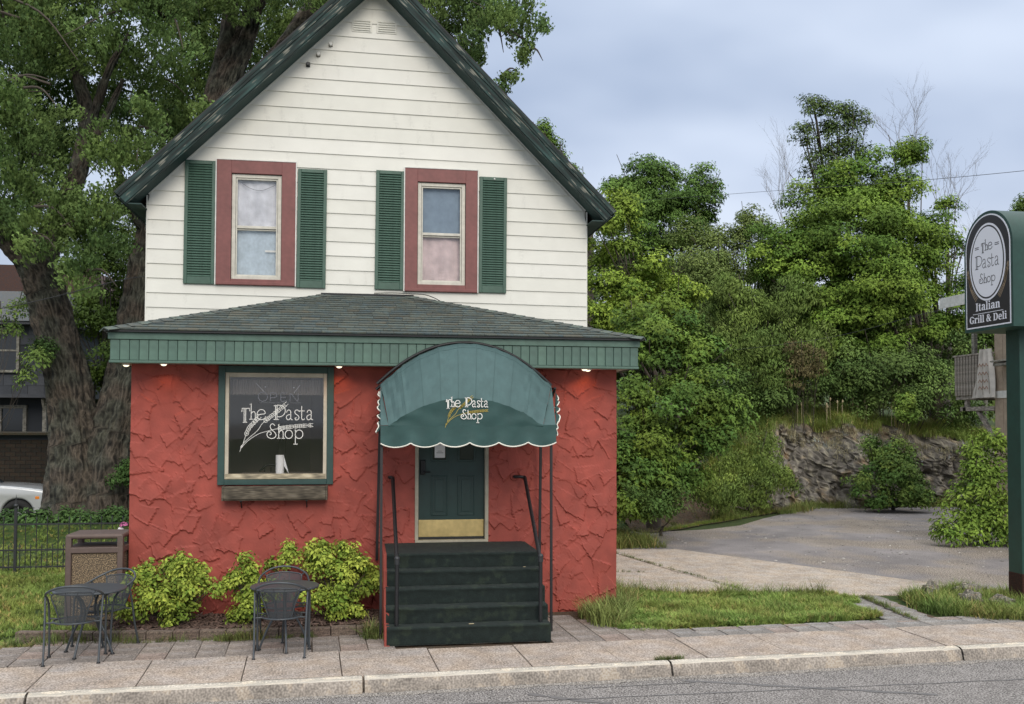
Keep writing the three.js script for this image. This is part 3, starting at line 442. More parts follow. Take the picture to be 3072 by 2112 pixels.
{ // clapboards, each a lapped board; the old house sags a little to the right
  const wins = [[-2.06, -0.99, 4.59, 6.38], [0.68, 1.72, 4.57, 6.38]], sag = -0.0101;
  const board = (a, b, y0, y1) => { // trapezoid board between two slanted ends; front face laps out at its foot
    const Y = (x, y) => y + sag * (x - XL), P = [], q = (x, y, z) => P.push(x, Y(x, y), z);
    const v = [[a[0], y0, 0.019], [b[0], y0, 0.019], [b[1], y1 + 0.012, 0.003], [a[1], y1 + 0.012, 0.003], [a[0], y0, -0.004], [b[0], y0, -0.004]];
    for (const t of [[0, 1, 2], [0, 2, 3], [4, 5, 1], [4, 1, 0], [4, 0, 3], [1, 5, 2]]) for (const k of t) q(v[k][0], v[k][1], HZ + v[k][2]);
    const g = new THREE.BufferGeometry(); g.setAttribute('position', new THREE.Float32BufferAttribute(P, 3)); g.computeVertexNormals(); return boxUV(g, 1, y0 * 3.7, y0 * 5.3);
  };
  let y = 3.59, k = 0; const rs = rngOf(55);
  while (y < AY - 0.1) {
    const y1 = Math.min(y + (y < 5.9 ? 0.2125 : 0.224), AY - 0.02), ym = (y + y1) / 2, cuts = wins.filter((w) => ym - 0.03 > w[2] - 0.05 && ym - 0.03 < w[3]);
    let x = null; const ends = [];
    let l = [gl(y), gl(y1)];
    for (const w of cuts) { ends.push([l, [w[0], w[0]]]); l = [w[1], w[1]]; }
    ends.push([l, [gr(y), gr(y1)]]);
    for (const [a, b] of ends) if (b[0] - a[0] > 0.03) { const A = [a[0], Math.min(a[1], b[1])], B = [b[0], Math.max(b[1], a[0])], mats = [M.siding, M.sidingB, M.sidingC], dy = 0.003 * (rs() - 0.5); obj('siding_board', board(A, B, y + dy, y1), mats[Math.floor(rs() * 3)], house); }
    y = y1; k++;
  }
  obj('corner_post', bx(XL - 0.012, XL + 0.006, 3.5, EY - 0.02, HZ - 0.05, HZ + 0.016), M.siding, house); obj('corner_post', bx(XR - 0.006, XR + 0.012, 3.5, EY - 0.02, HZ - 0.05, HZ + 0.008), M.siding, house);
}
function upperWindow([cx0, cx1, cy0, cy1], [ox0, ox1, oy0, oy1], up, low) {
  const z = HZ + 0.012, w = obj('window_casing', [rbx(cx0, ox0, cy0, cy1, z - 0.02, z + 0.035, 0.004), rbx(ox1, cx1, cy0, cy1, z - 0.02, z + 0.035, 0.004), rbx(ox0, ox1, oy1, cy1, z - 0.02, z + 0.0345, 0.004), rbx(ox0, ox1, cy0, oy0, z - 0.02, z + 0.0345, 0.004)], M.casing, house);
  tag(w, 'brick red window surround');
  obj('edge_trim', [bx(cx0 - 0.016, cx0 - 0.001, cy0, cy1 + 0.014, z - 0.015, z + 0.042), bx(cx1 + 0.001, cx1 + 0.016, cy0, cy1 + 0.014, z - 0.015, z + 0.042), bx(cx0, cx1, cy1 + 0.001, cy1 + 0.014, z - 0.015, z + 0.042)], M.white, w);
  obj('sill', rbx(cx0 + 0.002, cx1 - 0.002, cy0 + 0.004, cy0 + 0.05, z + 0.03, z + 0.052, 0.006), M.casing, w);
  const fx0 = ox0 + 0.006, fx1 = ox1 - 0.006, fy0 = oy0 + 0.004, fy1 = oy1 - 0.006, zi = z - 0.03;
  const ring = (a, b, c, d, t, z0, z1, r = 0.004) => [rbx(a, a + t, c, d, z0, z1, r), rbx(b - t, b, c, d, z0, z1, r), rbx(a + t, b - t, d - t, d, z0, z1 - 0.001, r), rbx(a + t, b - t, c, c + t, z0, z1 - 0.001, r)];
  obj('frame', ring(fx0, fx1, fy0, fy1, 0.052, zi - 0.02, zi + 0.03), M.creamPale, w);
  obj('storm_frame', ring(fx0 + 0.056, fx1 - 0.056, fy0 + 0.05, fy1 - 0.056, 0.02, zi - 0.02, zi + 0.016, 0.003), M.creamPale, w);
  const my = (fy0 + fy1) / 2 - 0.01;
  obj('meeting_rail', [rbx(fx0 + 0.06, fx1 - 0.06, my - 0.012, my + 0.03, zi - 0.03, zi + 0.006), rbx(fx0 + 0.06, fx1 - 0.06, my - 0.036, my - 0.016, zi - 0.04, zi - 0.016)], M.creamPale, w);
  obj('upper_pane', bx(fx0 + 0.07, fx1 - 0.07, my + 0.02, fy1 - 0.07, zi - 0.014, zi - 0.012), M.glass, w);
  obj('lower_pane', bx(fx0 + 0.07, fx1 - 0.07, fy0 + 0.06, my - 0.02, zi - 0.034, zi - 0.032), M.glass, w);
  const cloth = (x0, x1, y0, y1, z, amp, f) => { const n = 60, g = new THREE.PlaneGeometry(x1 - x0, y1 - y0, n, 24); const p = g.attributes.position; for (let i = 0; i < p.count; i++) { const x = p.getX(i), y = p.getY(i); p.setZ(i, amp * (Math.sin(x * f) * 0.6 + N2(x * 5, y * 1.2) * 0.8)); } g.computeVertexNormals(); return at(g, (x0 + x1) / 2, (y0 + y1) / 2, z); };
  obj('upper_curtain', cloth(fx0 + 0.04, fx1 - 0.04, my, fy1 - 0.03, zi - 0.06, up[1], up[2]), up[0], w);
  obj('lower_curtain', cloth(fx0 + 0.04, fx1 - 0.04, fy0 + 0.02, my + 0.01, zi - 0.08, low[1], low[2]), low[0], w);
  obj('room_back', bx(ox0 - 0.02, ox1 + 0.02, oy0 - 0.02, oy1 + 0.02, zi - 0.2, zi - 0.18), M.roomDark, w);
  return [w, fx1, my, zi];
}
{ const [w, fx1, my, zi] = upperWindow([-2.09, -0.96, 4.57, 6.41], [-1.88, -1.16, 4.66, 6.22], [M.voile, 0.018, 14], [M.blindBlue, 0.003, 5]);
  obj('blind_slat', bx(fx1 - 0.235, fx1 - 0.066, 5.085, 5.115, zi - 0.055, zi - 0.052), M.white, w);
  obj('cord', tube([[fx1 - 0.58, 6.1, zi - 0.03], [fx1 - 0.45, 6.02, zi - 0.026], [fx1 - 0.3, 5.995, zi - 0.024], [fx1 - 0.1, 6.08, zi - 0.03]], 0.003, 24, 5), M.signGrey, w);
  upperWindow([0.65, 1.75, 4.54, 6.41], [0.84, 1.57, 4.65, 6.21], [M.screenBlue, 0.003, 5], [M.lacePink, 0.02, 16]); }
{ // louvred shutters
  const slat = rbx(-0.5, 0.5, -0.0185, 0.0185, -0.004, 0.004, 0.0035); slat.rotateX(-0.62);
  const shutter = (x0, x1, y0, y1, tilt) => {
    const z = HZ + 0.014, cx = (x0 + x1) / 2, w = x1 - x0, h = y1 - y0, st = 0.05, top = 0.055, bot = 0.105;
    const s = obj('shutter', [rbx(-w / 2, -w / 2 + st, 0, h, 0, 0.034), rbx(w / 2 - st, w / 2, 0, h, 0, 0.034), rbx(-w / 2 + st, w / 2 - st, h - top, h, 0, 0.033), rbx(-w / 2 + st, w / 2 - st, 0, bot, 0, 0.033), bx(-w / 2 + 0.01, w / 2 - 0.01, 0.01, h - 0.01, 0, 0.006)], M.shutter, house);
    s.position.set(cx, y0, z); s.rotation.z = tilt;
    const n = 44, p = (h - top - bot) / n;
    for (let k = 0; k < n; k++) { const m = obj('slat', slat, M.shutter, s); m.position.set(0, bot + (k + 0.5) * p, 0.018); m.scale.set(w - 2 * st + 0.004, p / 0.0372, 1); }
    return s;
  };
  shutter(-2.545, -2.112, 4.575, 6.385, -0.004); shutter(-0.94, -0.515, 4.555, 6.325, -0.006); shutter(0.205, 0.628, 4.56, 6.355, -0.008);
  const s = shutter(1.772, 2.195, 4.55, 6.325, -0.006); obj('screw_cap', at(new THREE.SphereGeometry(0.016, 12, 8), 0.015, 1.745, 0.033), M.white, s);
}
for (const x of [-0.01, 0.36]) { const v = obj('gable_vent', rbx(x - 0.15, x + 0.15, 8.44, 8.64, HZ, HZ + 0.024, 0.006), M.siding, house); for (let k = 0; k < 5; k++) { const s = obj('slat', rbx(-0.125, 0.125, -0.012, 0.012, -0.004, 0.004, 0.003).rotateX(-0.7), M.siding, v); s.position.set(x, 8.476 + k * 0.034, HZ + 0.029); } }
for (const [x, y, dark] of [[-0.47, 8.22, 0], [-0.65, 8.06, 1], [-0.8, 7.9, 2]]) { const b = obj('wire_bracket', rbx(x - 0.03, x + 0.03, y - 0.035, y + 0.035, HZ, HZ + 0.022, 0.005), dark === 2 ? M.iron : M.greywood, house); obj('insulator', [at(new THREE.CylinderGeometry(0.022, 0.026, 0.05, 12).rotateX(Math.PI / 2), x, y, HZ + 0.045), at(new THREE.TorusGeometry(0.022, 0.007, 6, 14), x, y, HZ + 0.06)], dark === 2 ? M.iron : M.white, b); }
// --- main roof
{
  const ang = Math.atan2(AY - EY, AX - XL), angR = Math.atan2(AY - EY, XR - AX), th = 0.15, front = -1.12, backZ = -11.4;
  const along = (L, h, d, a, x, y, z, ox = 0) => { const g = boxUV(new THREE.BoxGeometry(L, h, d), 1, ox); g.rotateZ(a); return at(g, x, y, z); };
  for (const [s, a, ex] of [[1, ang, XL], [-1, angR, XR]]) {
    const over = 0.21, L = Math.hypot(AX - ex, AY - EY) + over / Math.cos(a), ux = s * Math.cos(a), uy = Math.sin(a), nx = -s * Math.sin(a), ny = Math.cos(a);   // u up the slope, n outwards
    const mx = AX - ux * L / 2, my = AY - uy * L / 2, rot = s * a, P = (k) => [mx + nx * k, my + ny * k];
    obj('roof_deck', along(L, th, front - backZ, rot, ...P(th / 2 + 0.004), (front + backZ) / 2), M.shingle, house);
    obj('rake_soffit', along(L - 0.01, 0.012, front - HZ - 0.01, rot, ...P(-0.004), (front + HZ) / 2), M.soffit, house);
    const bb = obj('barge_board', along(L + 0.02, 0.15, 0.03, rot, ...P(0.065), front + 0.016, s * 3), M.peel, house); tag(bb, 'weathered dark green barge board with peeling paint');
    obj('moulding', [along(L + 0.03, 0.05, 0.03, rot, ...P(0.165), front + 0.024, s * 5), along(L + 0.02, 0.022, 0.018, rot, ...P(-0.02), front + 0.008, 2), along(L + 0.02, 0.02, 0.02, rot, ...P(0.11), front + 0.036, 1)], M.peel, bb);
    obj('roof_edge', along(L + 0.05, 0.018, 0.08, rot, ...P(0.196), front), M.edge, house);
    // thin white trim where the siding meets the rake
    obj('rake_trim', along(L - over / Math.cos(a) - 0.02, 0.014, 0.02, rot, AX - ux * (L - over / Math.cos(a)) / 2 + nx * -0.018, AY - uy * (L - over / Math.cos(a)) / 2 + ny * -0.018, HZ + 0.022), M.siding, house);
    // eave board running back along the side
    const tx = AX - ux * L, ty = AY - uy * L, fz = (front + backZ) / 2, fl = front - backZ;
    obj('eave_board', [along(0.03, 0.19, fl, rot, tx + nx * 0.07 - ux * 0.016, ty + ny * 0.07 - uy * 0.016, fz), along(0.05, 0.05, fl, rot, tx + nx * 0.14 - ux * 0.03, ty + ny * 0.14 - uy * 0.03, fz)], M.peel, house);
    obj('eave_soffit', [bx(Math.min(tx, ex), Math.max(tx, ex), ty - 0.03, ty - 0.012, backZ, front), ], M.soffit, house);
    obj('eave_frieze', bx(Math.min(ex, ex + s * -0.03), Math.max(ex, ex + s * -0.03), ty - 0.3, ty - 0.03, backZ, HZ - 0.02), M.soffit, house);
  }
  obj('back_gable', boxUV(at(new THREE.ExtrudeGeometry(new THREE.Shape([[XL, EY], [XR, EY], [AX, AY]].map((p) => new THREE.Vector2(...p))), { depth: 0.1, bevelEnabled: false }), 0, 0, -11.14)), M.siding, house);
}
// --- hipped porch roof
function shingles(O, E, U, lim, rows, exp, seed) { // O eave corner, E along eave, U up slope (unit), lim(t) -> [x0, x1]
  const r = rngOf(seed), e = V(E), u = V(U), n = new THREE.Vector3().crossVectors(e, u).normalize(); if (n.y < 0) n.negate(); const o = V(O), pos = [], col = [], uv = [];
  const pt = (x, t, h) => o.clone().addScaledVector(e, x).addScaledVector(u, t).addScaledVector(n, h);
  for (let k = 0; k < rows; k++) {
    const t0 = k * exp, [a, b] = lim(t0 + exp * 0.4); let x = a - (k % 2) * 0.13 - r() * 0.1;
    while (x < b) {
      const w = 0.16 + 0.14 * r(), x0 = Math.max(a, x) + 0.002, x1 = Math.min(b, x + w) - 0.002; x += w; if (x1 - x0 < 0.02) continue;
      const lift = 0.014 + 0.006 * r(), dt = (r() - 0.5) * 0.008, sh = 0.78 + 0.4 * r(), c = r() < 0.12 ? [1.02 * sh, 0.94 * sh, 0.84 * sh] : r() < 0.2 ? [0.86 * sh, 0.97 * sh, 1.04 * sh] : [0.94 * sh, sh, 0.98 * sh];
      const q = [pt(x0, t0 + dt, lift), pt(x1, t0 + dt, lift), pt(x1, t0 + exp * 1.15, 0.002), pt(x0, t0 + exp * 1.15, 0.002), pt(x0, t0 + dt, 0), pt(x1, t0 + dt, 0)], U0 = r() * 3;
      for (const t of [[0, 1, 2], [0, 2, 3], [4, 5, 1], [4, 1, 0], [4, 0, 3], [1, 5, 2]]) for (const i of t) { pos.push(q[i].x, q[i].y, q[i].z); col.push(...c); uv.push(U0 + (i === 1 || i === 2 || i === 5 ? x1 - x0 : 0), k * 0.37 + (i === 2 || i === 3 ? exp : 0)); }
    }
  }
  const g = new THREE.BufferGeometry(); g.setAttribute('position', new THREE.Float32BufferAttribute(pos, 3)); g.setAttribute('color', new THREE.Float32BufferAttribute(col, 3)); g.setAttribute('uv', new THREE.Float32BufferAttribute(uv, 2)); g.computeVertexNormals(); return g;
}
const shingleV = M.shingle.clone(); shingleV.vertexColors = true; shingleV.side = THREE.DoubleSide;
const PE = { x0: -3.12, x1: 3.76, y: 3.70, z: 0.57, rx0: -0.53, rx1: 0.74, ry: 4.46, rz: -1.49 };
{
  const run = PE.z - PE.rz, rise = PE.ry - PE.y, L = Math.hypot(run, rise), U = [0, rise / L, -run / L], rows = 17;
  const roof = tag(obj('porch_roof', (() => { const P = [[PE.x0, PE.y, PE.z], [PE.x1, PE.y, PE.z], [PE.rx1, PE.ry, PE.rz], [PE.rx0, PE.ry, PE.rz], [PE.x0, PE.y, PE.rz], [PE.x1, PE.y, PE.rz]], p = []; for (const t of [[0, 1, 2], [0, 2, 3], [4, 0, 3], [1, 5, 2], [0, 4, 5], [0, 5, 1]]) for (const k of t) p.push(P[k][0], P[k][1] - 0.004, P[k][2]); const g = new THREE.BufferGeometry(); g.setAttribute('position', new THREE.Float32BufferAttribute(p, 3)); g.computeVertexNormals(); return boxUV(g); })(), M.edge, house), 'low hipped porch roof of grey green shingles');
  tag(obj('shingles', shingles([PE.x0, PE.y, PE.z], [1, 0, 0], U, (t) => [Math.max(0, (PE.rx0 - PE.x0) * t / L), PE.x1 - PE.x0 - Math.max(0, (PE.x1 - PE.rx1) * t / L)], rows, L / rows, 3), shingleV, roof), null, null, null, 'stuff');
  for (const [ex, rx, s] of [[PE.x0, PE.rx0, 1], [PE.x1, PE.rx1, -1]]) { // side slopes
    const w = Math.abs(rx - ex), l = Math.hypot(w, rise), Us = [s * w / l, rise / l, 0], n = Math.round(l / 0.128);
    tag(obj('shingles', shingles([ex, PE.y, PE.rz], [0, 0, 1], Us, (t) => [0, run * (1 - t / l)], n, l / n, 5 + s), shingleV, roof), null, null, null, 'stuff');
    const A = new THREE.Vector3(ex, PE.y + 0.012, PE.z), B = new THREE.Vector3(rx, PE.ry + 0.012, PE.rz), len = A.distanceTo(B), m = Math.round(len / 0.15), dir = B.clone().sub(A).normalize(), side = new THREE.Vector3().crossVectors(dir, new THREE.Vector3(0, 1, 0)).normalize(), upv = new THREE.Vector3().crossVectors(side, dir);
    const cap = [new THREE.BufferGeometry()]; { const P = [[-0.13, -0.028, 0], [0, 0.014, 0], [0.13, -0.028, 0], [-0.13, -0.04, 0.19], [0, 0.002, 0.19], [0.13, -0.04, 0.19], [-0.13, -0.042, 0], [0, 0.0, 0], [0.13, -0.042, 0]], p = []; for (const t of [[0, 1, 4], [0, 4, 3], [1, 2, 5], [1, 5, 4], [6, 7, 1], [6, 1, 0], [7, 8, 2], [7, 2, 1]]) for (const k of t) p.push(...P[k]); cap[0].setAttribute('position', new THREE.Float32BufferAttribute(p, 3)); cap[0].computeVertexNormals(); boxUV(cap[0]); }
    for (let k = 0; k < m; k++) { const c = obj('hip_shingle', cap[0], k % 3 ? M.shingleCap ?? (M.shingleCap = (() => { const q = M.shingle.clone(); q.side = THREE.DoubleSide; return q; })()) : M.shingleCap2 ?? (M.shingleCap2 = (() => { const q = M.shingle.clone(); q.side = THREE.DoubleSide; q.color = lin(0.18, 0.215, 0.2); return q; })()), roof); const p = A.clone().lerp(B, (k + 0.02) / m); c.matrix.makeBasis(side, upv, dir).setPosition(p); c.matrix.decompose(c.position, c.quaternion, c.scale); }
  }
  obj('wall_flashing', bx(PE.rx0 - 0.05, PE.rx1 + 0.05, PE.ry - 0.02, PE.ry + 0.03, PE.rz - 0.005, PE.rz + 0.018), M.edge, roof);
  obj('cable', tube([[0.2, 4.5, -1.46], [0.5, 4.51, -1.45], [0.75, 4.5, -1.44], [0.95, 4.49, -1.42], [1.1, 4.44, -1.4], [1.25, 4.36, -1.38], [1.5, 4.28, -1.36]], 0.007, 40, 6), M.black, roof);
  // drip edge, fascia of upright panels, soffit
  const f = obj('fascia_board', [rbx(-3.08, 3.72, 3.585, 3.672, 0.47, 0.515, 0.006), rbx(-3.08, -3.04, 3.585, 3.672, -1.5, 0.47, 0.004), rbx(3.68, 3.72, 3.585, 3.672, -1.5, 0.47, 0.004)], M.fascia, house);
  obj('drip_edge', [bx(-3.115, 3.755, 3.674, 3.698, 0.44, 0.562), bx(-3.115, -3.06, 3.674, 3.698, -1.5, 0.44), bx(3.70, 3.755, 3.674, 3.698, -1.5, 0.44)], M.edge, f);
  const r = rngOf(9), p = 0.1145, n = Math.floor((3.70 + 3.06) / p), pw = rbx(-0.0545, 0.0545, -0.126, 0.126, -0.012, 0.012, 0.005, 2);
  for (let k = 0; k < n; k++) { const m = obj('fascia_panel', pw, [M.fascia, M.fasciaB, M.fasciaC][Math.floor(r() * 3)], f); m.position.set(-3.06 + (k + 0.5) * p + 0.005, 3.455, 0.486 + (k % 2) * 0.002); }
  obj('fascia_back', [bx(-3.06, 3.70, 3.31, 3.58, 0.455, 0.472), bx(-3.062, -3.04, 3.30, 3.584, -1.5, 0.452), bx(3.682, 3.702, 3.30, 3.584, -1.5, 0.452)], M.fasciaB, f);
  obj('bottom_trim', [rbx(-3.066, 3.706, 3.293, 3.326, 0.462, 0.51, 0.006)], M.fascia, f);
  obj('soffit', [bx(-3.05, 3.69, 3.312, 3.322, 0.03, 0.455), bx(-3.038, -2.92, 3.312, 3.322, -1.5, 0.02), bx(3.54, 3.68, 3.312, 3.322, -1.5, 0.02)], M.soffitPale, f);
  for (const [x, z] of [[-2.99, -0.06], [-2.47, 0.22], [-0.27, 0.2], [3.02, 0.24], [3.1, 0.1]]) { // recessed lamps, switched on
    const l = obj('soffit_lamp', at(new THREE.CylinderGeometry(0.058, 0.052, 0.018, 20), x, 3.304, z), M.white, f);
    obj('lens', at(new THREE.SphereGeometry(0.038, 16, 8, 0, 6.2832, Math.PI / 2, Math.PI / 2).scale(1, 0.6, 1), x, 3.298, z), M.lens, l);
    const s = new THREE.SpotLight(0xffa860, x > 3.05 ? 0.05 : 0.2, 4, 1.25, 0.8, 2); s.position.set(x, 3.26, z); s.target.position.set(x, 0, z - 0.3); s.castShadow = true; s.shadow.radius = 2; scene.add(s, s.target);
  }
  // low wing behind the right side with its own green fascia
  obj('side_wing', [bx(3.45, 4.42, 0, 3.96, -8, -4.1)], M.red, house);
  obj('wing_fascia', [bx(3.42, 4.72, 3.98, 4.17, -8.2, -3.9), bx(3.42, 4.76, 4.171, 4.19, -8.2, -3.86)], M.fasciaB, house);
}
// --- room behind the shop window
obj('room_wall', [bx(-2.7, 0.5, 0.55, 3.28, -3.5, -3.4), bx(-2.74, -2.7, 0.55, 3.28, -3.5, -0.21), bx(0.5, 0.54, 0.55, 3.28, -3.5, -0.21)], M.room, house);
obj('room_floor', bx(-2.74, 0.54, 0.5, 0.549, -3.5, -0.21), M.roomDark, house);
obj('room_ceiling', bx(-2.74, 0.54, 3.282, 3.305, -3.5, -0.21), M.room, house);
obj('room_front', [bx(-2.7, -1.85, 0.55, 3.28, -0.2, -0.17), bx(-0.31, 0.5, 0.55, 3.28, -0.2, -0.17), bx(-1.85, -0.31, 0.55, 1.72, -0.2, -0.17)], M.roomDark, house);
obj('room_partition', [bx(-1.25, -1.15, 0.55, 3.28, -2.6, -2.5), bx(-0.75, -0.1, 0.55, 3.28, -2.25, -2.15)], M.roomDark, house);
const shopWindow = obj('shop_window', [rbx(-1.82, -1.735, 1.745, 3.30, -0.03, 0.045, 0.005), rbx(-0.425, -0.34, 1.745, 3.30, -0.03, 0.045, 0.005), rbx(-1.735, -0.425, 1.745, 1.815, -0.03, 0.0445, 0.005), rbx(-1.735, -0.425, 3.215, 3.30, -0.03, 0.0445, 0.005)], M.darkGreen, house);
obj('frame', [rbx(-1.733, -1.685, 1.817, 3.213, -0.04, 0.03), rbx(-0.475, -0.427, 1.817, 3.213, -0.04, 0.03), rbx(-1.685, -0.475, 3.155, 3.213, -0.04, 0.0295)], M.shopFrame, shopWindow);
obj('sill', rbx(-1.72, -0.44, 1.818, 1.888, -0.04, 0.04), M.cream, shopWindow);
obj('pane', bx(-1.684, -0.476, 1.89, 3.154, -0.006, -0.002), M.glass, shopWindow);
{ const n = 150, g = new THREE.PlaneGeometry(1.22, 0.2, n, 4), p = g.attributes.position; for (let i = 0; i < p.count; i++) p.setZ(i, 0.014 * Math.sin(p.getX(i) * 150) * (0.6 + 0.4 * N2(p.getX(i) * 9, 0))); g.computeVertexNormals(); obj('valance', at(g, -1.08, 3.03, -0.15), std({ color: lin(0.16, 0.14, 0.125), roughness: 0.95, side: THREE.DoubleSide }), shopWindow); }
// --- lettering drawn as brush strokes: points in a 1388 x 1596 layout of the window
const arc = (cx, cy, rx, ry, a0, a1, n = 24) => Array.from({ length: n + 1 }, (_, i) => { const a = (a0 + (a1 - a0) * i / n) * Math.PI / 180; return [cx + rx * Math.cos(a), cy - ry * Math.sin(a)]; });
const smooth = (pts, n = 8) => new THREE.CatmullRomCurve3(pts.map(([x, y]) => new THREE.Vector3(x, y, 0)), false, 'centripetal').getPoints(pts.length * n).map((p) => [p.x, p.y]);
const aGlyph = (x) => [[...smooth([[x + 4, 524], [x + 14, 506], [x + 32, 502], [x + 46, 514], [x + 49, 545]]), [x + 49, 590], [x + 58, 604], [x + 66, 602]], smooth([[x + 49, 548], [x + 24, 552], [x + 4, 566], [x + 2, 586], [x + 16, 603], [x + 36, 598], [x + 49, 578]])];
const GLY = {
  The: [[[314, 520], [318, 487], [330, 486], [396, 486], [399, 512]], [[338, 486], [340, 630]], [[356, 486], [356, 630]], [[330, 632], [368, 632]],
    [[402, 446], [414, 432], [414, 598]], [[398, 600], [430, 600]], smooth([[414, 556], [424, 528], [442, 520], [456, 534], [459, 560], [459, 598]]), [[445, 600], [474, 600]],
    smooth([[484, 552], [530, 546], [564, 538], [554, 510], [524, 498], [492, 512], [477, 548], [488, 588], [522, 604], [556, 594], [569, 574]])],
  Pasta: [[[676, 456], [676, 600]], [[692, 456], [692, 600]], [[660, 602], [708, 602]], smooth([[660, 458], [700, 451], [745, 458], [776, 486], [778, 528], [752, 562], [714, 574], [692, 566]]), ...aGlyph(792),
    smooth([[932, 516], [916, 502], [894, 504], [884, 522], [896, 544], [920, 560], [930, 582], [918, 602], [894, 604], [888, 588], [900, 582]]), [...[[959, 462], [959, 585]], ...smooth([[959, 585], [966, 602], [980, 603], [990, 594]])], [[936, 510], [988, 510]], ...aGlyph(1014)],
  Shop: [smooth([[668, 664], [650, 648], [628, 654], [620, 680], [636, 708], [668, 736], [684, 766], [666, 794], [626, 800], [596, 784], [586, 754], [600, 732], [624, 734], [632, 752], [618, 762]]), [[706, 660], [713, 646], [713, 798]], [[700, 799], [728, 799]], smooth([[713, 752], [726, 724], [744, 716], [758, 730], [761, 760], [761, 798]]), [[748, 799], [776, 799]], arc(822, 757, 40, 44, 0, 360), [[884, 712], [893, 706], [893, 858]], [[876, 860], [914, 860]], arc(933, 756, 41, 45, 165, -170)],
};
const kernel = (x, y, a, l, w) => { const c = Math.cos(a), s = Math.sin(a); return [...arc(0, 0, 1, 1, 0, 360, 14)].map(([p, q]) => [x + (p * l) * c - (q * w) * s, y + (p * l) * s + (q * w) * c]); };
function wheatStrokes() {
  const out = [], stem = [smooth([[298, 936], [326, 864], [400, 790], [490, 712], [530, 650], [600, 590], [690, 520], [775, 450]]), smooth([[322, 884], [400, 812], [500, 752], [590, 724], [690, 700], [860, 676], [1072, 660]]), smooth([[330, 862], [352, 790], [390, 700], [440, 640], [475, 604]])];
  out.push(...stem, kernel(318, 884, -1.0, 16, 9));
  const ear = (pts, from, n, len, wid) => { for (let k = 0; k < n; k++) { const i = Math.floor(lerp(from, pts.length - 3, k / (n - 1))), p = pts[i], q = pts[Math.min(i + 2, pts.length - 1)], a = Math.atan2(q[1] - p[1], q[0] - p[0]); for (const s of [1, -1]) { const b = a + s * 0.5; out.push(kernel(p[0] + Math.cos(b) * len * 0.8, p[1] + Math.sin(b) * len * 0.8, b, len * 0.75, wid)); out.push([[p[0] + Math.cos(b) * len * 1.5, p[1] + Math.sin(b) * len * 1.5], [p[0] + Math.cos(b * 0.5 + a * 0.5) * len * 2.5, p[1] + Math.sin(b * 0.5 + a * 0.5) * len * 2.5]]); } } };
  ear(stem[0], 40, 7, 24, 8); ear(stem[1], 38, 8, 24, 7); ear(stem[2], 12, 6, 25, 8);
  return out;
}
function ribbon(strokes, half, fx, fy) { // flat strokes of constant width in the xy plane
  const pos = [];
  for (const s of strokes) {
    if (s.length < 2) continue;
    const P = s.map(([x, y]) => [fx(x, y), fy(x, y)]), L = [], R = [];
    P.forEach((p, i) => { const a = P[Math.max(0, i - 1)], b = P[Math.min(P.length - 1, i + 1)], dx = b[0] - a[0], dy = b[1] - a[1], l = Math.hypot(dx, dy) || 1, e = i === 0 ? -1 : i === P.length - 1 ? 1 : 0, cx = p[0] + e * dx / l * half, cy = p[1] + e * dy / l * half; L.push([cx - dy / l * half, cy + dx / l * half]); R.push([cx + dy / l * half, cy - dx / l * half]); });
    for (let i = 0; i + 1 < P.length; i++) for (const q of [R[i], R[i + 1], L[i + 1], R[i], L[i + 1], L[i]]) pos.push(q[0], q[1], 0);
  }
  const g = new THREE.BufferGeometry(); g.setAttribute('position', new THREE.Float32BufferAttribute(pos, 3)); const n = new Float32Array(pos.length); for (let i = 2; i < n.length; i += 3) n[i] = 1; g.setAttribute('normal', new THREE.BufferAttribute(n, 3)); return boxUV(g);
}
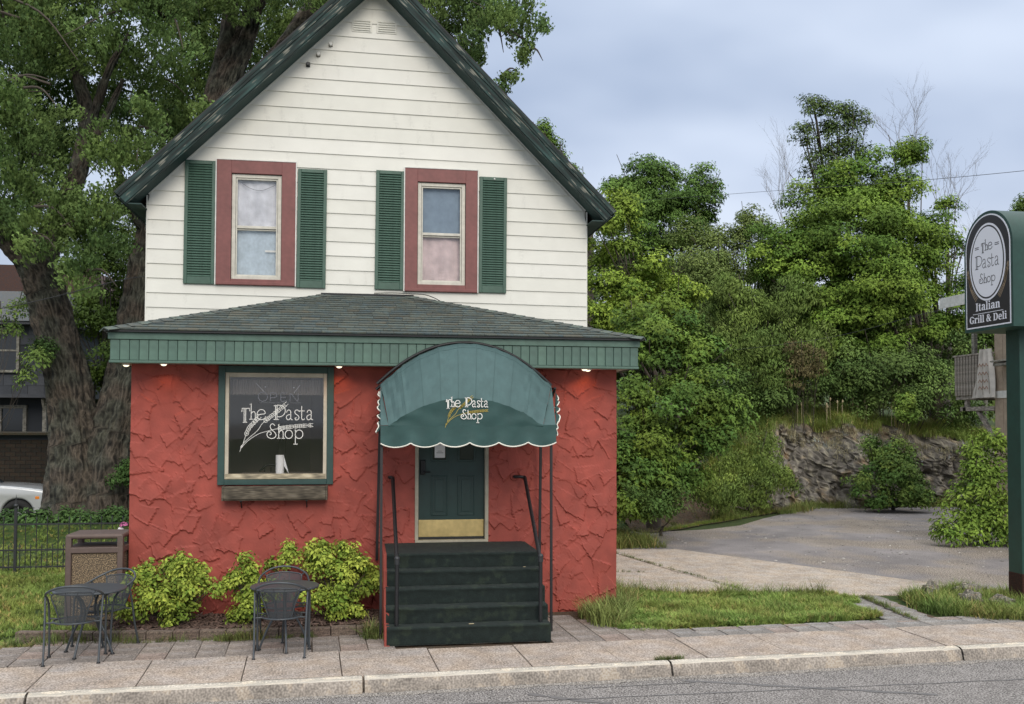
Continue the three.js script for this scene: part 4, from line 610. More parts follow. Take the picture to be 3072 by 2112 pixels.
{ // the glass runs from (180,150) to (1195,1168) in that layout
  const fx = (x) => lerp(-1.684, -0.476, (x - 180) / 1015), fy = (x, y) => lerp(3.154, 1.89, (y - 160) / 1008);
  obj('lettering', at(ribbon([...GLY.The, ...GLY.Pasta, ...GLY.Shop], 0.0047, fx, fy), 0, 0, 0.003), M.letter, shopWindow);
  obj('wheat_emblem', at(ribbon(wheatStrokes(), 0.003, fx, fy), 0, 0, 0.002), M.letter, shopWindow);
  // unlit neon sign hanging behind the pane
  const o = thing('open_sign', 'unlit OPEN neon sign hanging inside the shop window', 'sign', [fx(700), fy(0, 370), -0.07]);
  const K = 1.208 / 1015, t = (pts) => tube(pts.map(([x, y]) => [(x - 700) * K, (370 - y) * K * 1.05, 0]), 0.0055, 40, 6);
  obj('neon_letter', [t(arc(532, 362, 50, 48, 90, 440)), t([[612, 408], [612, 322], [612, 320]]), t(smooth([[612, 322], [660, 320], [682, 340], [676, 362], [640, 370], [614, 370]], 3)), t([[790, 322], [730, 322], [728, 324], [728, 406], [730, 408], [790, 408]]), t([[730, 366], [780, 366]]), t([[828, 410], [830, 326], [834, 326], [908, 408], [912, 408], [914, 324]])], M.neonTube, o);
  obj('backing', rbx(-0.25, 0.3, -0.075, -0.06, -0.03, -0.022), M.black, o);
  obj('chain', [rod([-0.17, 0.06, 0], [-0.29, 0.19, 0], 0.002, 5), rod([0.2, 0.06, 0], [0.28, 0.17, 0], 0.002, 5), at(new THREE.SphereGeometry(0.007, 8, 6), -0.17, 0.14, 0.0), at(new THREE.SphereGeometry(0.007, 8, 6), 0.2, 0.135, 0.0)], M.signWhite, o);
  // table, chair and paper towels inside
  const tb = thing('dining_table', 'dark dining table inside behind the shop window', 'table', [-1.05, 0.55, -0.62]);
  obj('tabletop', rbx(-0.55, 0.55, 1.285, 1.315, -0.35, 0.35), M.roomDark, tb); for (const [a, b] of [[-0.48, -0.28], [0.48, -0.28], [-0.48, 0.28], [0.48, 0.28]]) obj('leg', bx(a - 0.025, a + 0.025, 0, 1.285, b - 0.025, b + 0.025), M.black, tb);
  const pr = thing('paper_towel_roll', 'white paper towel roll standing inside the shop window', 'paper roll', [fx(700), 1.866, -0.42]);
  obj('roll', at(new THREE.CylinderGeometry(0.056, 0.056, 0.255, 28), 0, 0.1275, 0), M.paper, pr);
  { const g = new THREE.BufferGeometry(); g.setAttribute('position', new THREE.Float32BufferAttribute([0.05, 0.25, 0.03, 0.056, 0.11, 0.03, 0.125, 0.004, 0.06, 0.05, 0.25, 0.03, 0.125, 0.004, 0.06, 0.07, 0.2, 0.05], 3)); g.computeVertexNormals(); obj('loose_sheet', boxUV(g), M.paper, pr); }
  const dc = thing('dining_chair', 'dark round backed chair inside behind the shop window', 'chair', [fx(545), 0.55, -1.2]);
  obj('back_hoop', [tube([[-0.17, 0.46, 0], [-0.18, 1.2, 0], [-0.12, 1.36, 0], [0, 1.41, 0], [0.12, 1.36, 0], [0.18, 1.2, 0], [0.17, 0.46, 0]], 0.016, 40, 8), ...[-0.09, 0, 0.09].map((x) => rod([x * 0.6, 0.46, 0], [x, 1.37, 0], 0.008))], M.black, dc);
  obj('seat', rbx(-0.21, 0.21, 0.43, 0.47, -0.4, 0.02, 0.02), M.black, dc); for (const [a, b] of [[-0.17, -0.36], [0.17, -0.36], [-0.17, 0], [0.17, 0]]) obj('leg', rod([a, 0, b], [a, 0.43, b], 0.015), M.black, dc);
}
// --- planter box under the shop window
{ const p = thing('window_box', 'weathered grey wooden planter box under the shop window', 'planter', [-1.075, 1.55, 0.035]);
  obj('front_board', rbx(-0.645, 0.645, 0.02, 0.185, 0.15, 0.172, 0.004), M.planter, p); obj('end_board', rbx(-0.668, -0.647, 0, 0.187, 0.0, 0.17), M.planter, p); obj('end_board', rbx(0.647, 0.668, 0, 0.187, 0.0, 0.17), M.planter, p); obj('base', rbx(-0.645, 0.645, 0, 0.02, 0.0, 0.149), M.planter, p); obj('back_board', rbx(-0.645, 0.645, 0.021, 0.18, 0.0, 0.018), M.planter, p);
  for (const x of [-0.43, 0.4]) obj('bracket', [bar([x, -0.13, 0.014], [x, -0.002, 0.014], 0.036, 0.024), rod([x, -0.10, 0.02], [x, -0.02, 0.11], 0.009, 6), bx(x - 0.013, x + 0.013, -0.012, -0.001, 0.01, 0.14)], M.black, p); }
// --- entrance door
{ const z = -0.075, d = obj('entrance_door', rbx(0.792, 1.688, 0.99, 3.02, z - 0.045, z, 0.004), M.door, house);
  tag(d, 'dark green panelled entrance door with brass kick plate');
  obj('door_frame', [rbx(0.742, 0.79, 0.985, 3.08, -0.14, 0.018), rbx(1.69, 1.738, 0.985, 3.08, -0.14, 0.018), rbx(0.79, 1.69, 3.024, 3.08, -0.14, 0.0175)], M.doorTrim, d);
  obj('threshold', rbx(0.745, 1.735, 0.955, 0.987, -0.14, 0.03), M.doorTrim, d);
  const panel = (x0, x1, y0, y1) => obj('door_panel', [rbx(x0 - 0.022, x0, y0 - 0.022, y1 + 0.022, z - 0.002, z + 0.012, 0.005, 2), rbx(x1, x1 + 0.022, y0 - 0.022, y1 + 0.022, z - 0.002, z + 0.012, 0.005, 2), rbx(x0, x1, y1, y1 + 0.022, z - 0.002, z + 0.0115, 0.005, 2), rbx(x0, x1, y0 - 0.022, y0, z - 0.002, z + 0.0115, 0.005, 2), rbx(x0 + 0.03, x1 - 0.03, y0 + 0.03, y1 - 0.03, z - 0.004, z + 0.008, 0.006, 2)], M.door, d);
  panel(0.985, 1.17, 1.33, 1.83); panel(1.345, 1.54, 1.33, 1.83);
  for (const [a, b] of [[0.985, 1.165], [1.35, 1.54]]) { const l = obj('door_light', [rbx(a - 0.024, a, 2.036, 2.78, z - 0.002, z + 0.016, 0.005, 2), rbx(b, b + 0.024, 2.036, 2.78, z - 0.002, z + 0.016, 0.005, 2), rbx(a, b, 2.036, 2.062, z - 0.002, z + 0.0155, 0.005, 2), rbx(a, b, 2.754, 2.78, z - 0.002, z + 0.0155, 0.005, 2)], M.door, d); obj('pane', bx(a, b, 2.062, 2.754, z - 0.003, z + 0.004), M.darkGlass, l); }
  obj('kick_plate', [rbx(0.797, 1.683, 1.022, 1.25, z, z + 0.004, 0.002), ...[0, 1, 2, 3, 4, 5, 6].map((k) => at(new THREE.SphereGeometry(0.005, 8, 6).scale(1, 1, 0.5), 0.83 + k * 0.137, 1.036, z + 0.005))], M.brass, d);
  obj('door_sweep', rbx(0.797, 1.683, 0.992, 1.018, z, z + 0.012, 0.003), M.black, d);
  const kp = obj('keypad_lock', rbx(0.815, 0.885, 1.86, 2.06, z, z + 0.03, 0.012, 2), M.black, d); obj('lever', [rod([0.85, 1.9, z + 0.02], [0.85, 1.9, z + 0.06], 0.012), rod([0.85, 1.9, z + 0.06], [0.95, 1.9, z + 0.06], 0.01)], M.black, kp);
  const n = thing('door_notice', 'small white paper notice taped in the door light', 'notice', [1.08, 2.09, z + 0.0065]);
  obj('sheet', bx(-0.07, 0.07, 0.0, 0.26, 0, 0.0012), M.paper, n); obj('print', [bx(-0.022, 0.022, 0.172, 0.178, 0.0013, 0.0016), bx(-0.03, 0.03, 0.086, 0.093, 0.0013, 0.0016), bx(-0.046, 0.046, 0.062, 0.071, 0.0013, 0.0016)], std({ color: lin(0.25, 0.25, 0.25) }), n);
}
// ---------------------------------------------------------------- entrance steps, handrails and awning
{
  const st = thing('entrance_steps', 'dark green carpeted entrance steps with red sides', 'steps', [1.27, 0, 0]);
  const Z = [1.86, 1.67, 1.48, 1.29, 1.10], Y = [0.215, 0.402, 0.59, 0.775, 0.955], hw = [0.945, 0.95, 0.945, 0.93, 0.93];
  for (let k = 0; k < 5; k++) { // carpeted flight: one tread and riser each, with a rolled nose
    const n = 26, y0 = k ? Y[k - 1] - 0.012 : 0.004, y1 = Y[k], z1 = Z[k], zb = k < 4 ? Z[k + 1] - 0.01 : 0.022, pr = [[z1 - 0.022, y0], [z1 - 0.014, y0 + 0.03], [z1 - 0.016, (y0 + y1) / 2], [z1 - 0.01, y1 - 0.05], [z1 + 0.002, y1 - 0.03], [z1 + 0.004, y1 - 0.014], [z1 - 0.006, y1 - 0.002], [z1 - 0.03, y1], [(z1 + zb) / 2, y1 - 0.002], [zb, y1 + 0.001]];
    const pos = [], uv = [], idx = [], m = pr.length;
    for (let i = 0; i <= n; i++) { const x = lerp(-hw[k], hw[k], i / n); let l = 0; for (let j = 0; j < m; j++) { if (j) l += Math.hypot(pr[j][0] - pr[j - 1][0], pr[j][1] - pr[j - 1][1]); const w = 0.005 * N3(x * 2.2, j * 0.7, k * 5) + 0.003 * N3(x * 7, j, k * 3); pos.push(x, pr[j][1] + (j > 4 ? w : 0), pr[j][0] + (j < 6 ? w * 1.4 : 0)); uv.push(x, l + k); } }
    for (let i = 0; i < n; i++) for (let j = 0; j < m - 1; j++) { const a = i * m + j, b = a + m; idx.push(a, b, a + 1, a + 1, b, b + 1); }
    const g = new THREE.BufferGeometry(); g.setAttribute('position', new THREE.Float32BufferAttribute(pos, 3)); g.setAttribute('uv', new THREE.Float32BufferAttribute(uv, 2)); g.setIndex(idx); g.computeVertexNormals();
    const c = M.carpet; c.side = THREE.DoubleSide; obj('step', g, c, st);
  }
  const side = (x) => { const p = [[0.02, 0]]; for (let k = 0; k < 5; k++) { p.push([Z[k] - 0.02, k ? Y[k - 1] : 0], [Z[k] - 0.02, Y[k] - 0.012]); } p.length = 1; const q = [[0.02, 0], [Z[0] - 0.024, 0], [Z[0] - 0.024, Y[0] - 0.01]]; for (let k = 1; k < 5; k++) q.push([Z[k] - 0.024, Y[k - 1] - 0.01], [Z[k] - 0.024, Y[k] - 0.01]); q.push([0.02, Y[4] - 0.01]); const g = new THREE.ExtrudeGeometry(new THREE.Shape(q.map(([z, y]) => new THREE.Vector2(z, y))), { depth: 0.05, bevelEnabled: true, bevelSize: 0.006, bevelThickness: 0.006, bevelSegments: 1 }); g.rotateY(-Math.PI / 2); return boxUV(at(g, x, 0, 0)); };
  obj('side_wall', side(-0.915), M.red, st); obj('side_wall', side(0.965), M.carpet, st);
  obj('core', [bx(-0.9, 0.9, 0, 0.93, 0.03, 1.05), bx(-0.9, 0.9, 0, 0.19, 1.05, 1.83)], M.kerb, st);
  const lit = tag(obj('leaf_litter', [at(new THREE.BoxGeometry(0.06, 0.004, 0.02), 0, 0.222, 1.79).rotateY(0.02), at(new THREE.BoxGeometry(0.03, 0.004, 0.014), 0.76, 0.782, 1.2)], M.straw, st));
}
{ // black pipe handrails from wall flange to a post on the bottom step
  const rail = (label, x0, x1, flangeX, zPost) => {
    const g = thing('handrail', label, 'handrail', [x1, 0.215, zPost], 0, 'pipe handrails beside the steps');
    const dx = x0 - x1, y = (w) => w - 0.215, z = (w) => w - zPost;
    obj('rail', [tube([[dx, y(1.83), z(0.13)], [dx * 0.98, y(1.82), z(0.17)], [dx * 0.93, y(1.78), z(0.24)], [dx * 0.5, y(1.4), z(0.92)], [0.0, y(0.985), z(1.68)]], 0.024, 60, 12)], M.black, g);
    obj('wall_return', [tube([[flangeX - x1, y(1.835), z(0.03)], [flangeX - x1, y(1.835), z(0.1)], [lerp(flangeX - x1, dx, 0.4), y(1.838), z(0.125)], [dx, y(1.83), z(0.13)]], 0.022, 30, 12)], M.black, g);
    obj('flange', at(new THREE.CylinderGeometry(0.052, 0.06, 0.022, 24).rotateX(Math.PI / 2), flangeX - x1, y(1.835), z(0.02)), M.red, g);
    obj('post', rod([0, 0, 0], [0, y(1.0), 0], 0.024, 12), M.black, g);
    obj('elbow', [at(new THREE.SphereGeometry(0.034, 14, 10), 0, y(0.985), 0), rod([0, y(0.92), 0], [0, y(0.975), 0], 0.031, 14)], M.iron, g);
    return g;
  };
  rail('black pipe handrail on the left side of the steps by the shrub', 0.44, 0.44, 0.4, 1.755); rail('black pipe handrail on the right side of the steps with long wall return', 2.215, 2.13, 2.09, 1.755);
}
{ // arched fabric entrance awning
  const a = thing('entrance_awning', 'green arched fabric awning over the entrance with white scalloped trim', 'awning', [1.35, 0, 0]);
  const zf = 1.3, zb = 0.54, cxR = 0.03, cxF = -0.055, hR = 1.12;
  // arches as polylines of nine cloth panels; rear arch on the wall side, lower arch at the front
  const N = 9, rear = [], front = [], sp = (t) => Math.sin(t * Math.PI / 2);
  for (let i = 0; i <= N; i++) { const s = i / N * 2 - 1, b = 1 - Math.pow(Math.abs(s), 2.05); rear.push([cxR + hR * s, 3.05 + 0.55 * b, zb]); front.push([cxF + 0.95 * s, 2.53 + 0.335 * b, zf]); }
  const lines = []; // longitudinal sections bulge a little
  const n = 18, pos = [], uv = [], idx = [];
  const S = (i, j) => { const u = i / (N * 6), t = j / n, f = u * N, k = Math.min(N - 1, Math.floor(f)), w = f - k, R = [0, 1, 2].map((c) => lerp(rear[k][c], rear[k + 1][c], w)), F = [0, 1, 2].map((c) => lerp(front[k][c], front[k + 1][c], w)), bul = 0.06 * Math.sin(t * Math.PI) * (0.6 + 0.4 * Math.sin(u * Math.PI)), sag = -0.006 * Math.sin(w * Math.PI) * Math.sin(t * Math.PI), wr = 0.011 * N2(u * 16 + 3, t * 2.2) * (Math.abs(u - 0.5) > 0.36 ? 1.6 : 0.4); return [lerp(R[0], F[0], t), lerp(R[1], F[1], t) + bul + sag + wr, lerp(R[2], F[2], t) + bul * 0.5]; };
  for (let i = 0; i <= N * 6; i++) for (let j = 0; j <= n; j++) { pos.push(...S(i, j)); uv.push(i * 0.05, j * 0.06); }
  for (let i = 0; i < N * 6; i++) for (let j = 0; j < n; j++) { const q = i * (n + 1) + j, b = q + n + 1; idx.push(q, q + 1, b, b, q + 1, b + 1); }
  let g = new THREE.BufferGeometry(); g.setAttribute('position', new THREE.Float32BufferAttribute(pos, 3)); g.setAttribute('uv', new THREE.Float32BufferAttribute(uv, 2)); g.setIndex(idx); g = toCreasedNormals(g, 0.035);
  const can = tag(obj('canopy', g, M.canopy, a), 'blue green canopy cloth with sky light painted into its lighter colour');
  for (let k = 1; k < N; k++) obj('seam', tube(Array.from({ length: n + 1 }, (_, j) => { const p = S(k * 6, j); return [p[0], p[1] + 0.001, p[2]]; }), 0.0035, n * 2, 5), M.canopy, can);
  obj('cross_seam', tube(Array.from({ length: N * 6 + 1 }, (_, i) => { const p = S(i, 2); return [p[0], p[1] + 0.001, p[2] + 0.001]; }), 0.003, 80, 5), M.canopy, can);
  // black backing frame at the wall
  obj('rear_frame', [tube(rear.map((p) => [p[0] * 1.02 - 0.02, p[1] + 0.012, p[2] - 0.02]), 0.02, 60, 8), tube(rear.map((p) => [p[0] * 1.02 - 0.03, p[1] - 0.06, p[2] - 0.1]), 0.02, 60, 8)], M.black, a);
  // front lunette
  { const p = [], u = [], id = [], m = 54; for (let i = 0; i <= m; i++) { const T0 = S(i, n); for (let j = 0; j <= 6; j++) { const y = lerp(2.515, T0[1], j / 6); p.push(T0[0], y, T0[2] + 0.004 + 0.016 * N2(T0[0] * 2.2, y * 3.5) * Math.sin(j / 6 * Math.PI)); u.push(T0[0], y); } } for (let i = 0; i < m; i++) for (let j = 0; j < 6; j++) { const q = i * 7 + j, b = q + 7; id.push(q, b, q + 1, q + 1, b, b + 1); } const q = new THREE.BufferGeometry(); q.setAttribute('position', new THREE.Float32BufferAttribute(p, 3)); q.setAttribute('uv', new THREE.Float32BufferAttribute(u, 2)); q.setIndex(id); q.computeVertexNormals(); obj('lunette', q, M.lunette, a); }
  // hanging valances with scalloped white hem: front, left and right
  const valance = (P, Q, drop, waves, out, name) => {
    const m = waves * 12, rows = 6, p = [], u = [], id = [], hem = [];
    for (let i = 0; i <= m; i++) { const t = i / m, X = [0, 1, 2].map((c) => lerp(P[c], Q[c], t)), d = drop * (0.86 + 0.2 * Math.abs(Math.sin(t * waves * Math.PI)) ** 0.8), fold = 0.012 * Math.sin(t * waves * Math.PI * 2 + 1) + 0.035 * N2(t * 5, drop * 9); for (let j = 0; j <= rows; j++) { const s = j / rows, o = s * s * (0.03 + fold) + 0.004 + 0.008 * N2(t * 9, s * 4) * s; p.push(X[0] + out[0] * o, X[1] - d * s, X[2] + out[2] * o); u.push(t * 2, s * drop); } const o = 0.034 + fold + 0.008 * N2(t * 9, 4); hem.push([X[0] + out[0] * o, X[1] - d, X[2] + out[2] * o]); }
    for (let i = 0; i < m; i++) for (let j = 0; j < rows; j++) { const q = i * (rows + 1) + j, b = q + rows + 1; id.push(q, q + 1, b, b, q + 1, b + 1); }
    const q = new THREE.BufferGeometry(); q.setAttribute('position', new THREE.Float32BufferAttribute(p, 3)); q.setAttribute('uv', new THREE.Float32BufferAttribute(u, 2)); q.setIndex(id); q.computeVertexNormals();
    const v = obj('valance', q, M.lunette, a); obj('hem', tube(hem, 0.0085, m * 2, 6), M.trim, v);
  };
  valance([-1.1, 2.525, zf + 0.0], [1.055, 2.54, zf + 0.0], 0.25, 6, [0, 0, 1]);
  valance([-1.05, 3.02, zb], [-1.1, 2.5, zf], 0.07, 5, [-1, 0, 0]); valance([1.2, 3.02, zb], [1.05, 2.5, zf], 0.11, 6, [1, 0, 0]);
  // cloth corners that close the gap between arch foot and valance
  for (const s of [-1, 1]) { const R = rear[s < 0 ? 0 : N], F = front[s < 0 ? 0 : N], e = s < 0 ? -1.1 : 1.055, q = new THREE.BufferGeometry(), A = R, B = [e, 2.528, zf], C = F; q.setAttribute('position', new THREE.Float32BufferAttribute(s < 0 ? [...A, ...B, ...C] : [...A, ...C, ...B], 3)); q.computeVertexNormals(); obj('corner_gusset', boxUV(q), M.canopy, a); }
  // steel frame and posts
  const post = (p, q, r) => obj('post', bar(p, q, r, r, [0, 0, 1]), M.black, a);
  post([-1.085, 0.0, 1.42], [-1.085, 2.52, zf - 0.02], 0.03); post([1.005, 0.0, zf - 0.02], [1.0, 2.52, zf - 0.02], 0.03); post([-1.11, 0.74, 0.06], [-1.085, 2.5, 0.2], 0.036); post([1.07, 0.0, 0.1], [1.075, 2.55, 0.2], 0.034);
  obj('front_frame', [bar([-1.085, 2.51, zf - 0.02], [1.02, 2.51, zf - 0.02], 0.025, 0.025), bar([-1.085, 2.51, zf - 0.02], [-1.1, 2.5, 0.2], 0.025, 0.025), bar([1.0, 2.51, zf - 0.02], [1.075, 2.55, 0.2], 0.025, 0.025), bar([-1.1, 2.5, 0.2], [-1.05, 3.02, zb], 0.025, 0.025), bar([1.075, 2.55, 0.2], [1.2, 3.02, zb], 0.025, 0.025), bar([-1.05, 3.02, zb], [-1.05, 3.02, 0.02], 0.03, 0.03), bar([1.2, 3.02, zb], [1.2, 3.02, 0.02], 0.03, 0.03)], M.black, a);
  obj('lacing', [tube([[-1.075, 2.98, zb + 0.03], [-1.095, 2.93, zb + 0.06], [-1.07, 2.86, zb + 0.09], [-1.1, 2.82, zb + 0.1]], 0.009, 20, 6)], M.trim, a);
  // printed name: the layout's words, white, with golden wheat
  const K = 0.52 / 780, fx = (x) => -0.31 + (x - 312) * K, fy = (x, y) => 2.885 - (y - 430) * K * 1.12, z = zf + 0.014;
  obj('lettering', at(ribbon([...GLY.The, ...GLY.Pasta, ...GLY.Shop], 0.0045, fx, fy), 0, 0, z + 0.003), M.letter, a);
  obj('wheat_emblem', at(ribbon(wheatStrokes(), 0.0028, fx, fy), 0, 0, z), M.gold, a);
}
// ---------------------------------------------------------------- patio furniture, bin, sign, fence
function meshFan(w0, w1, h, y0, z0, lean, curve) { // curved fan of expanded metal
  const n = 16, m = 8, pos = [], uv = [], idx = [];
  for (let j = 0; j <= m; j++) for (let i = 0; i <= n; i++) { const t = j / m, s = i / n * 2 - 1, w = lerp(w0, w1, t), top = 0.035 * (1 - s * s) * t; pos.push(s * w, y0 + h * t + top, z0 + lean * t - curve * (s * s) * (0.6 + 0.4 * t)); uv.push(s * w, h * t); }
  for (let j = 0; j < m; j++) for (let i = 0; i < n; i++) { const a = j * (n + 1) + i, b = a + n + 1; idx.push(a, a + 1, b, b, a + 1, b + 1); }
  const g = new THREE.BufferGeometry(); g.setAttribute('position', new THREE.Float32BufferAttribute(pos, 3)); g.setAttribute('uv', new THREE.Float32BufferAttribute(uv, 2)); g.setIndex(idx); g.computeVertexNormals(); return g;
}
function makeChair() { // back towards +z, sitter faces -z
  const c = thing('patio_chair', 'x', 'chair', [0, 0, 0], 0, 'black metal mesh patio chairs');
  const seatY = 0.42;
  // round mesh seat with ring
  const seat = new THREE.CircleGeometry(0.215, 40).rotateX(-Math.PI / 2); { const p = seat.attributes.position; for (let i = 0; i < p.count; i++) { const r = Math.hypot(p.getX(i), p.getZ(i)); p.setY(i, -0.014 * (1 - (r / 0.215) ** 2)); } } boxUV(seat); at(seat, 0, seatY, 0);
  obj('seat', seat, M.patioMesh, c);
  obj('seat_ring', [at(new THREE.TorusGeometry(0.217, 0.010, 8, 48).rotateX(Math.PI / 2), 0, seatY, 0), rod([-0.275, seatY, 0.1], [-0.2, seatY, 0.09], 0.008), rod([0.275, seatY, 0.1], [0.2, seatY, 0.09], 0.008), rod([-0.27, seatY + 0.005, -0.14], [-0.16, seatY, -0.14], 0.008), rod([0.27, seatY + 0.005, -0.14], [0.16, seatY, -0.14], 0.008)], M.patio, c);
  const back = obj('backrest', meshFan(0.115, 0.2, 0.31, seatY + 0.005, 0.2, 0.075, 0.06), M.patioMesh, c);
  const rim = (s) => [[s * 0.115, seatY, 0.2 - 0.036], [s * 0.158, seatY + 0.155, 0.2], [s * 0.2, seatY + 0.31, 0.215]];
  obj('back_frame', [tube([...rim(-1), [-0.1, seatY + 0.338, 0.262], [0, seatY + 0.346, 0.276], [0.1, seatY + 0.338, 0.262], ...rim(1).reverse()], 0.008, 60, 8), rod([-0.045, seatY, 0.205], [-0.06, seatY + 0.34, 0.27], 0.005, 6), rod([0.045, seatY, 0.205], [0.06, seatY + 0.34, 0.27], 0.005, 6), rod([-0.19, seatY + 0.3, 0.215], [-0.235, seatY + 0.345, 0.215], 0.007), rod([0.19, seatY + 0.3, 0.215], [0.235, seatY + 0.345, 0.215], 0.007)], M.patio, back);
  // one bent tube: front foot, arm, hoop round the back, other arm, other front foot
  obj('arm_hoop', tube([[-0.285, 0.012, -0.2], [-0.283, 0.3, -0.19], [-0.288, 0.56, -0.16], [-0.29, 0.65, -0.08], [-0.285, 0.70, 0.06], [-0.25, 0.755, 0.19], [-0.14, 0.81, 0.275], [0, 0.828, 0.3], [0.14, 0.81, 0.275], [0.25, 0.755, 0.19], [0.285, 0.70, 0.06], [0.29, 0.65, -0.08], [0.288, 0.56, -0.16], [0.283, 0.3, -0.19], [0.285, 0.012, -0.2]], 0.0115, 120, 10), M.patio, c);
  for (const s of [-1, 1]) { const l = obj('rear_leg', tube([[s * 0.268, 0.012, 0.235], [s * 0.272, 0.25, 0.17], [s * 0.276, 0.45, 0.13], [s * 0.284, 0.69, 0.07]], 0.0115, 30, 10), M.patio, c); obj('foot_cap', at(new THREE.CylinderGeometry(0.018, 0.022, 0.014, 12), s * 0.268, 0.007, 0.235), M.black, l); }
  for (const s of [-1, 1]) obj('foot_cap', at(new THREE.CylinderGeometry(0.018, 0.022, 0.014, 12), s * 0.285, 0.007, -0.2), M.black, c);
  return c;
}
function makeTable() {
  const t = thing('patio_table', 'x', 'table', [0, 0, 0], 0, 'round black metal patio tables');
  obj('tabletop', [at(new THREE.LatheGeometry([[0, 0.712], [0.36, 0.712], [0.378, 0.708], [0.383, 0.698], [0.378, 0.688], [0.36, 0.69], [0, 0.692]].map((p) => new THREE.Vector2(...p)), 64), 0, 0, 0)], M.patio, t);
  for (let k = 0; k < 4; k++) { const a = k * Math.PI / 2 + 0.5, p = (r, y) => [Math.cos(a) * r, y, Math.sin(a) * r], l = obj('leg', tube([p(0.275, 0.012), p(0.2, 0.2), p(0.1, 0.42), p(0.12, 0.56), p(0.25, 0.69)], 0.0125, 40, 8), M.patio, t); obj('foot_cap', at(new THREE.CylinderGeometry(0.018, 0.024, 0.014, 12), ...p(0.278, 0.007)), M.black, l); }
  obj('brace_ring', at(new THREE.TorusGeometry(0.098, 0.009, 8, 32).rotateX(Math.PI / 2), 0, 0.42, 0), M.patio, t);
  return t;
}
{
  const c0 = makeChair(), t0 = makeTable();
  const put = (o, src, x, z, turn, label) => { const c = o ?? src.clone(); if (!o) { c.name = numbered(src.name); scene.add(c); } c.position.set(x, 0.006, z); c.rotation.y = turn; c.userData = { ...src.userData, label }; return c; };
  put(c0, c0, -3.0, 2.0, 0.12, 'black mesh patio chair seen from behind, nearest the lawn corner');
  put(null, c0, -2.86, 1.32, Math.PI - 0.55, 'black mesh patio chair behind the table by the trash bin');
  put(null, c0, -0.83, 2.06, -0.03, 'black mesh patio chair seen from behind, before the middle shrub');
  put(null, c0, -0.86, 1.42, Math.PI + 0.05, 'black mesh patio chair tucked between the shrubs and the right table');
  put(t0, t0, -2.93, 1.7, 0.2, 'round black patio table beside the trash bin and lawn');
  put(null, t0, -0.82, 1.78, 0.65, 'round black patio table in front of the shrubs near the steps');
}
{ // waste bin with pebble panels
  const b = thing('trash_bin', 'brown waste bin with pebble aggregate panels left of the red wall', 'bin', [-3.25, -0.01, 0.02]);
  const w = 0.305, d = 0.26, H = 1.17;
  for (const [x, z] of [[-w, -d], [w, -d], [-w, d], [w, d]]) obj('corner_post', rbx(x - 0.036, x + 0.036, 0, 0.98, z - 0.036, z + 0.036, 0.014, 2), M.binFrame, b);
  obj('base', rbx(-w, w, 0.0, 0.09, -d, d, 0.01), M.binFrame, b);
  for (const [x0, x1, z0, z1] of [[-w + 0.037, w - 0.037, d - 0.02, d + 0.012], [-w + 0.037, w - 0.037, -d - 0.012, -d + 0.02], [-w - 0.012, -w + 0.02, -d + 0.037, d - 0.037], [w - 0.02, w + 0.012, -d + 0.037, d - 0.037]]) obj('pebble_panel', rbx(x0, x1, 0.1, 0.93, z0, z1, 0.005), M.pebble, b);
  const h = obj('hood', [rbx(-w - 0.037, w + 0.037, 0.935, 1.01, -d - 0.037, d + 0.037, 0.012, 2), rbx(-w - 0.037, w + 0.037, 1.11, H, -d - 0.037, d + 0.037, 0.04, 4), ...[[-w, -d], [w, -d], [-w, d], [w, d]].map(([x, z]) => rbx(x - 0.0365, x + 0.0365, 0.99, 1.14, z - 0.0365, z + 0.0365, 0.012, 2))], M.binFrame, b);
  obj('liner', [bx(-w + 0.05, w - 0.05, 0.94, 1.0, -d + 0.05, d - 0.05)], M.black, b);
}
const font = await new FontLoader().loadAsync('fonts/droid/droid_serif_bold.typeface.json');
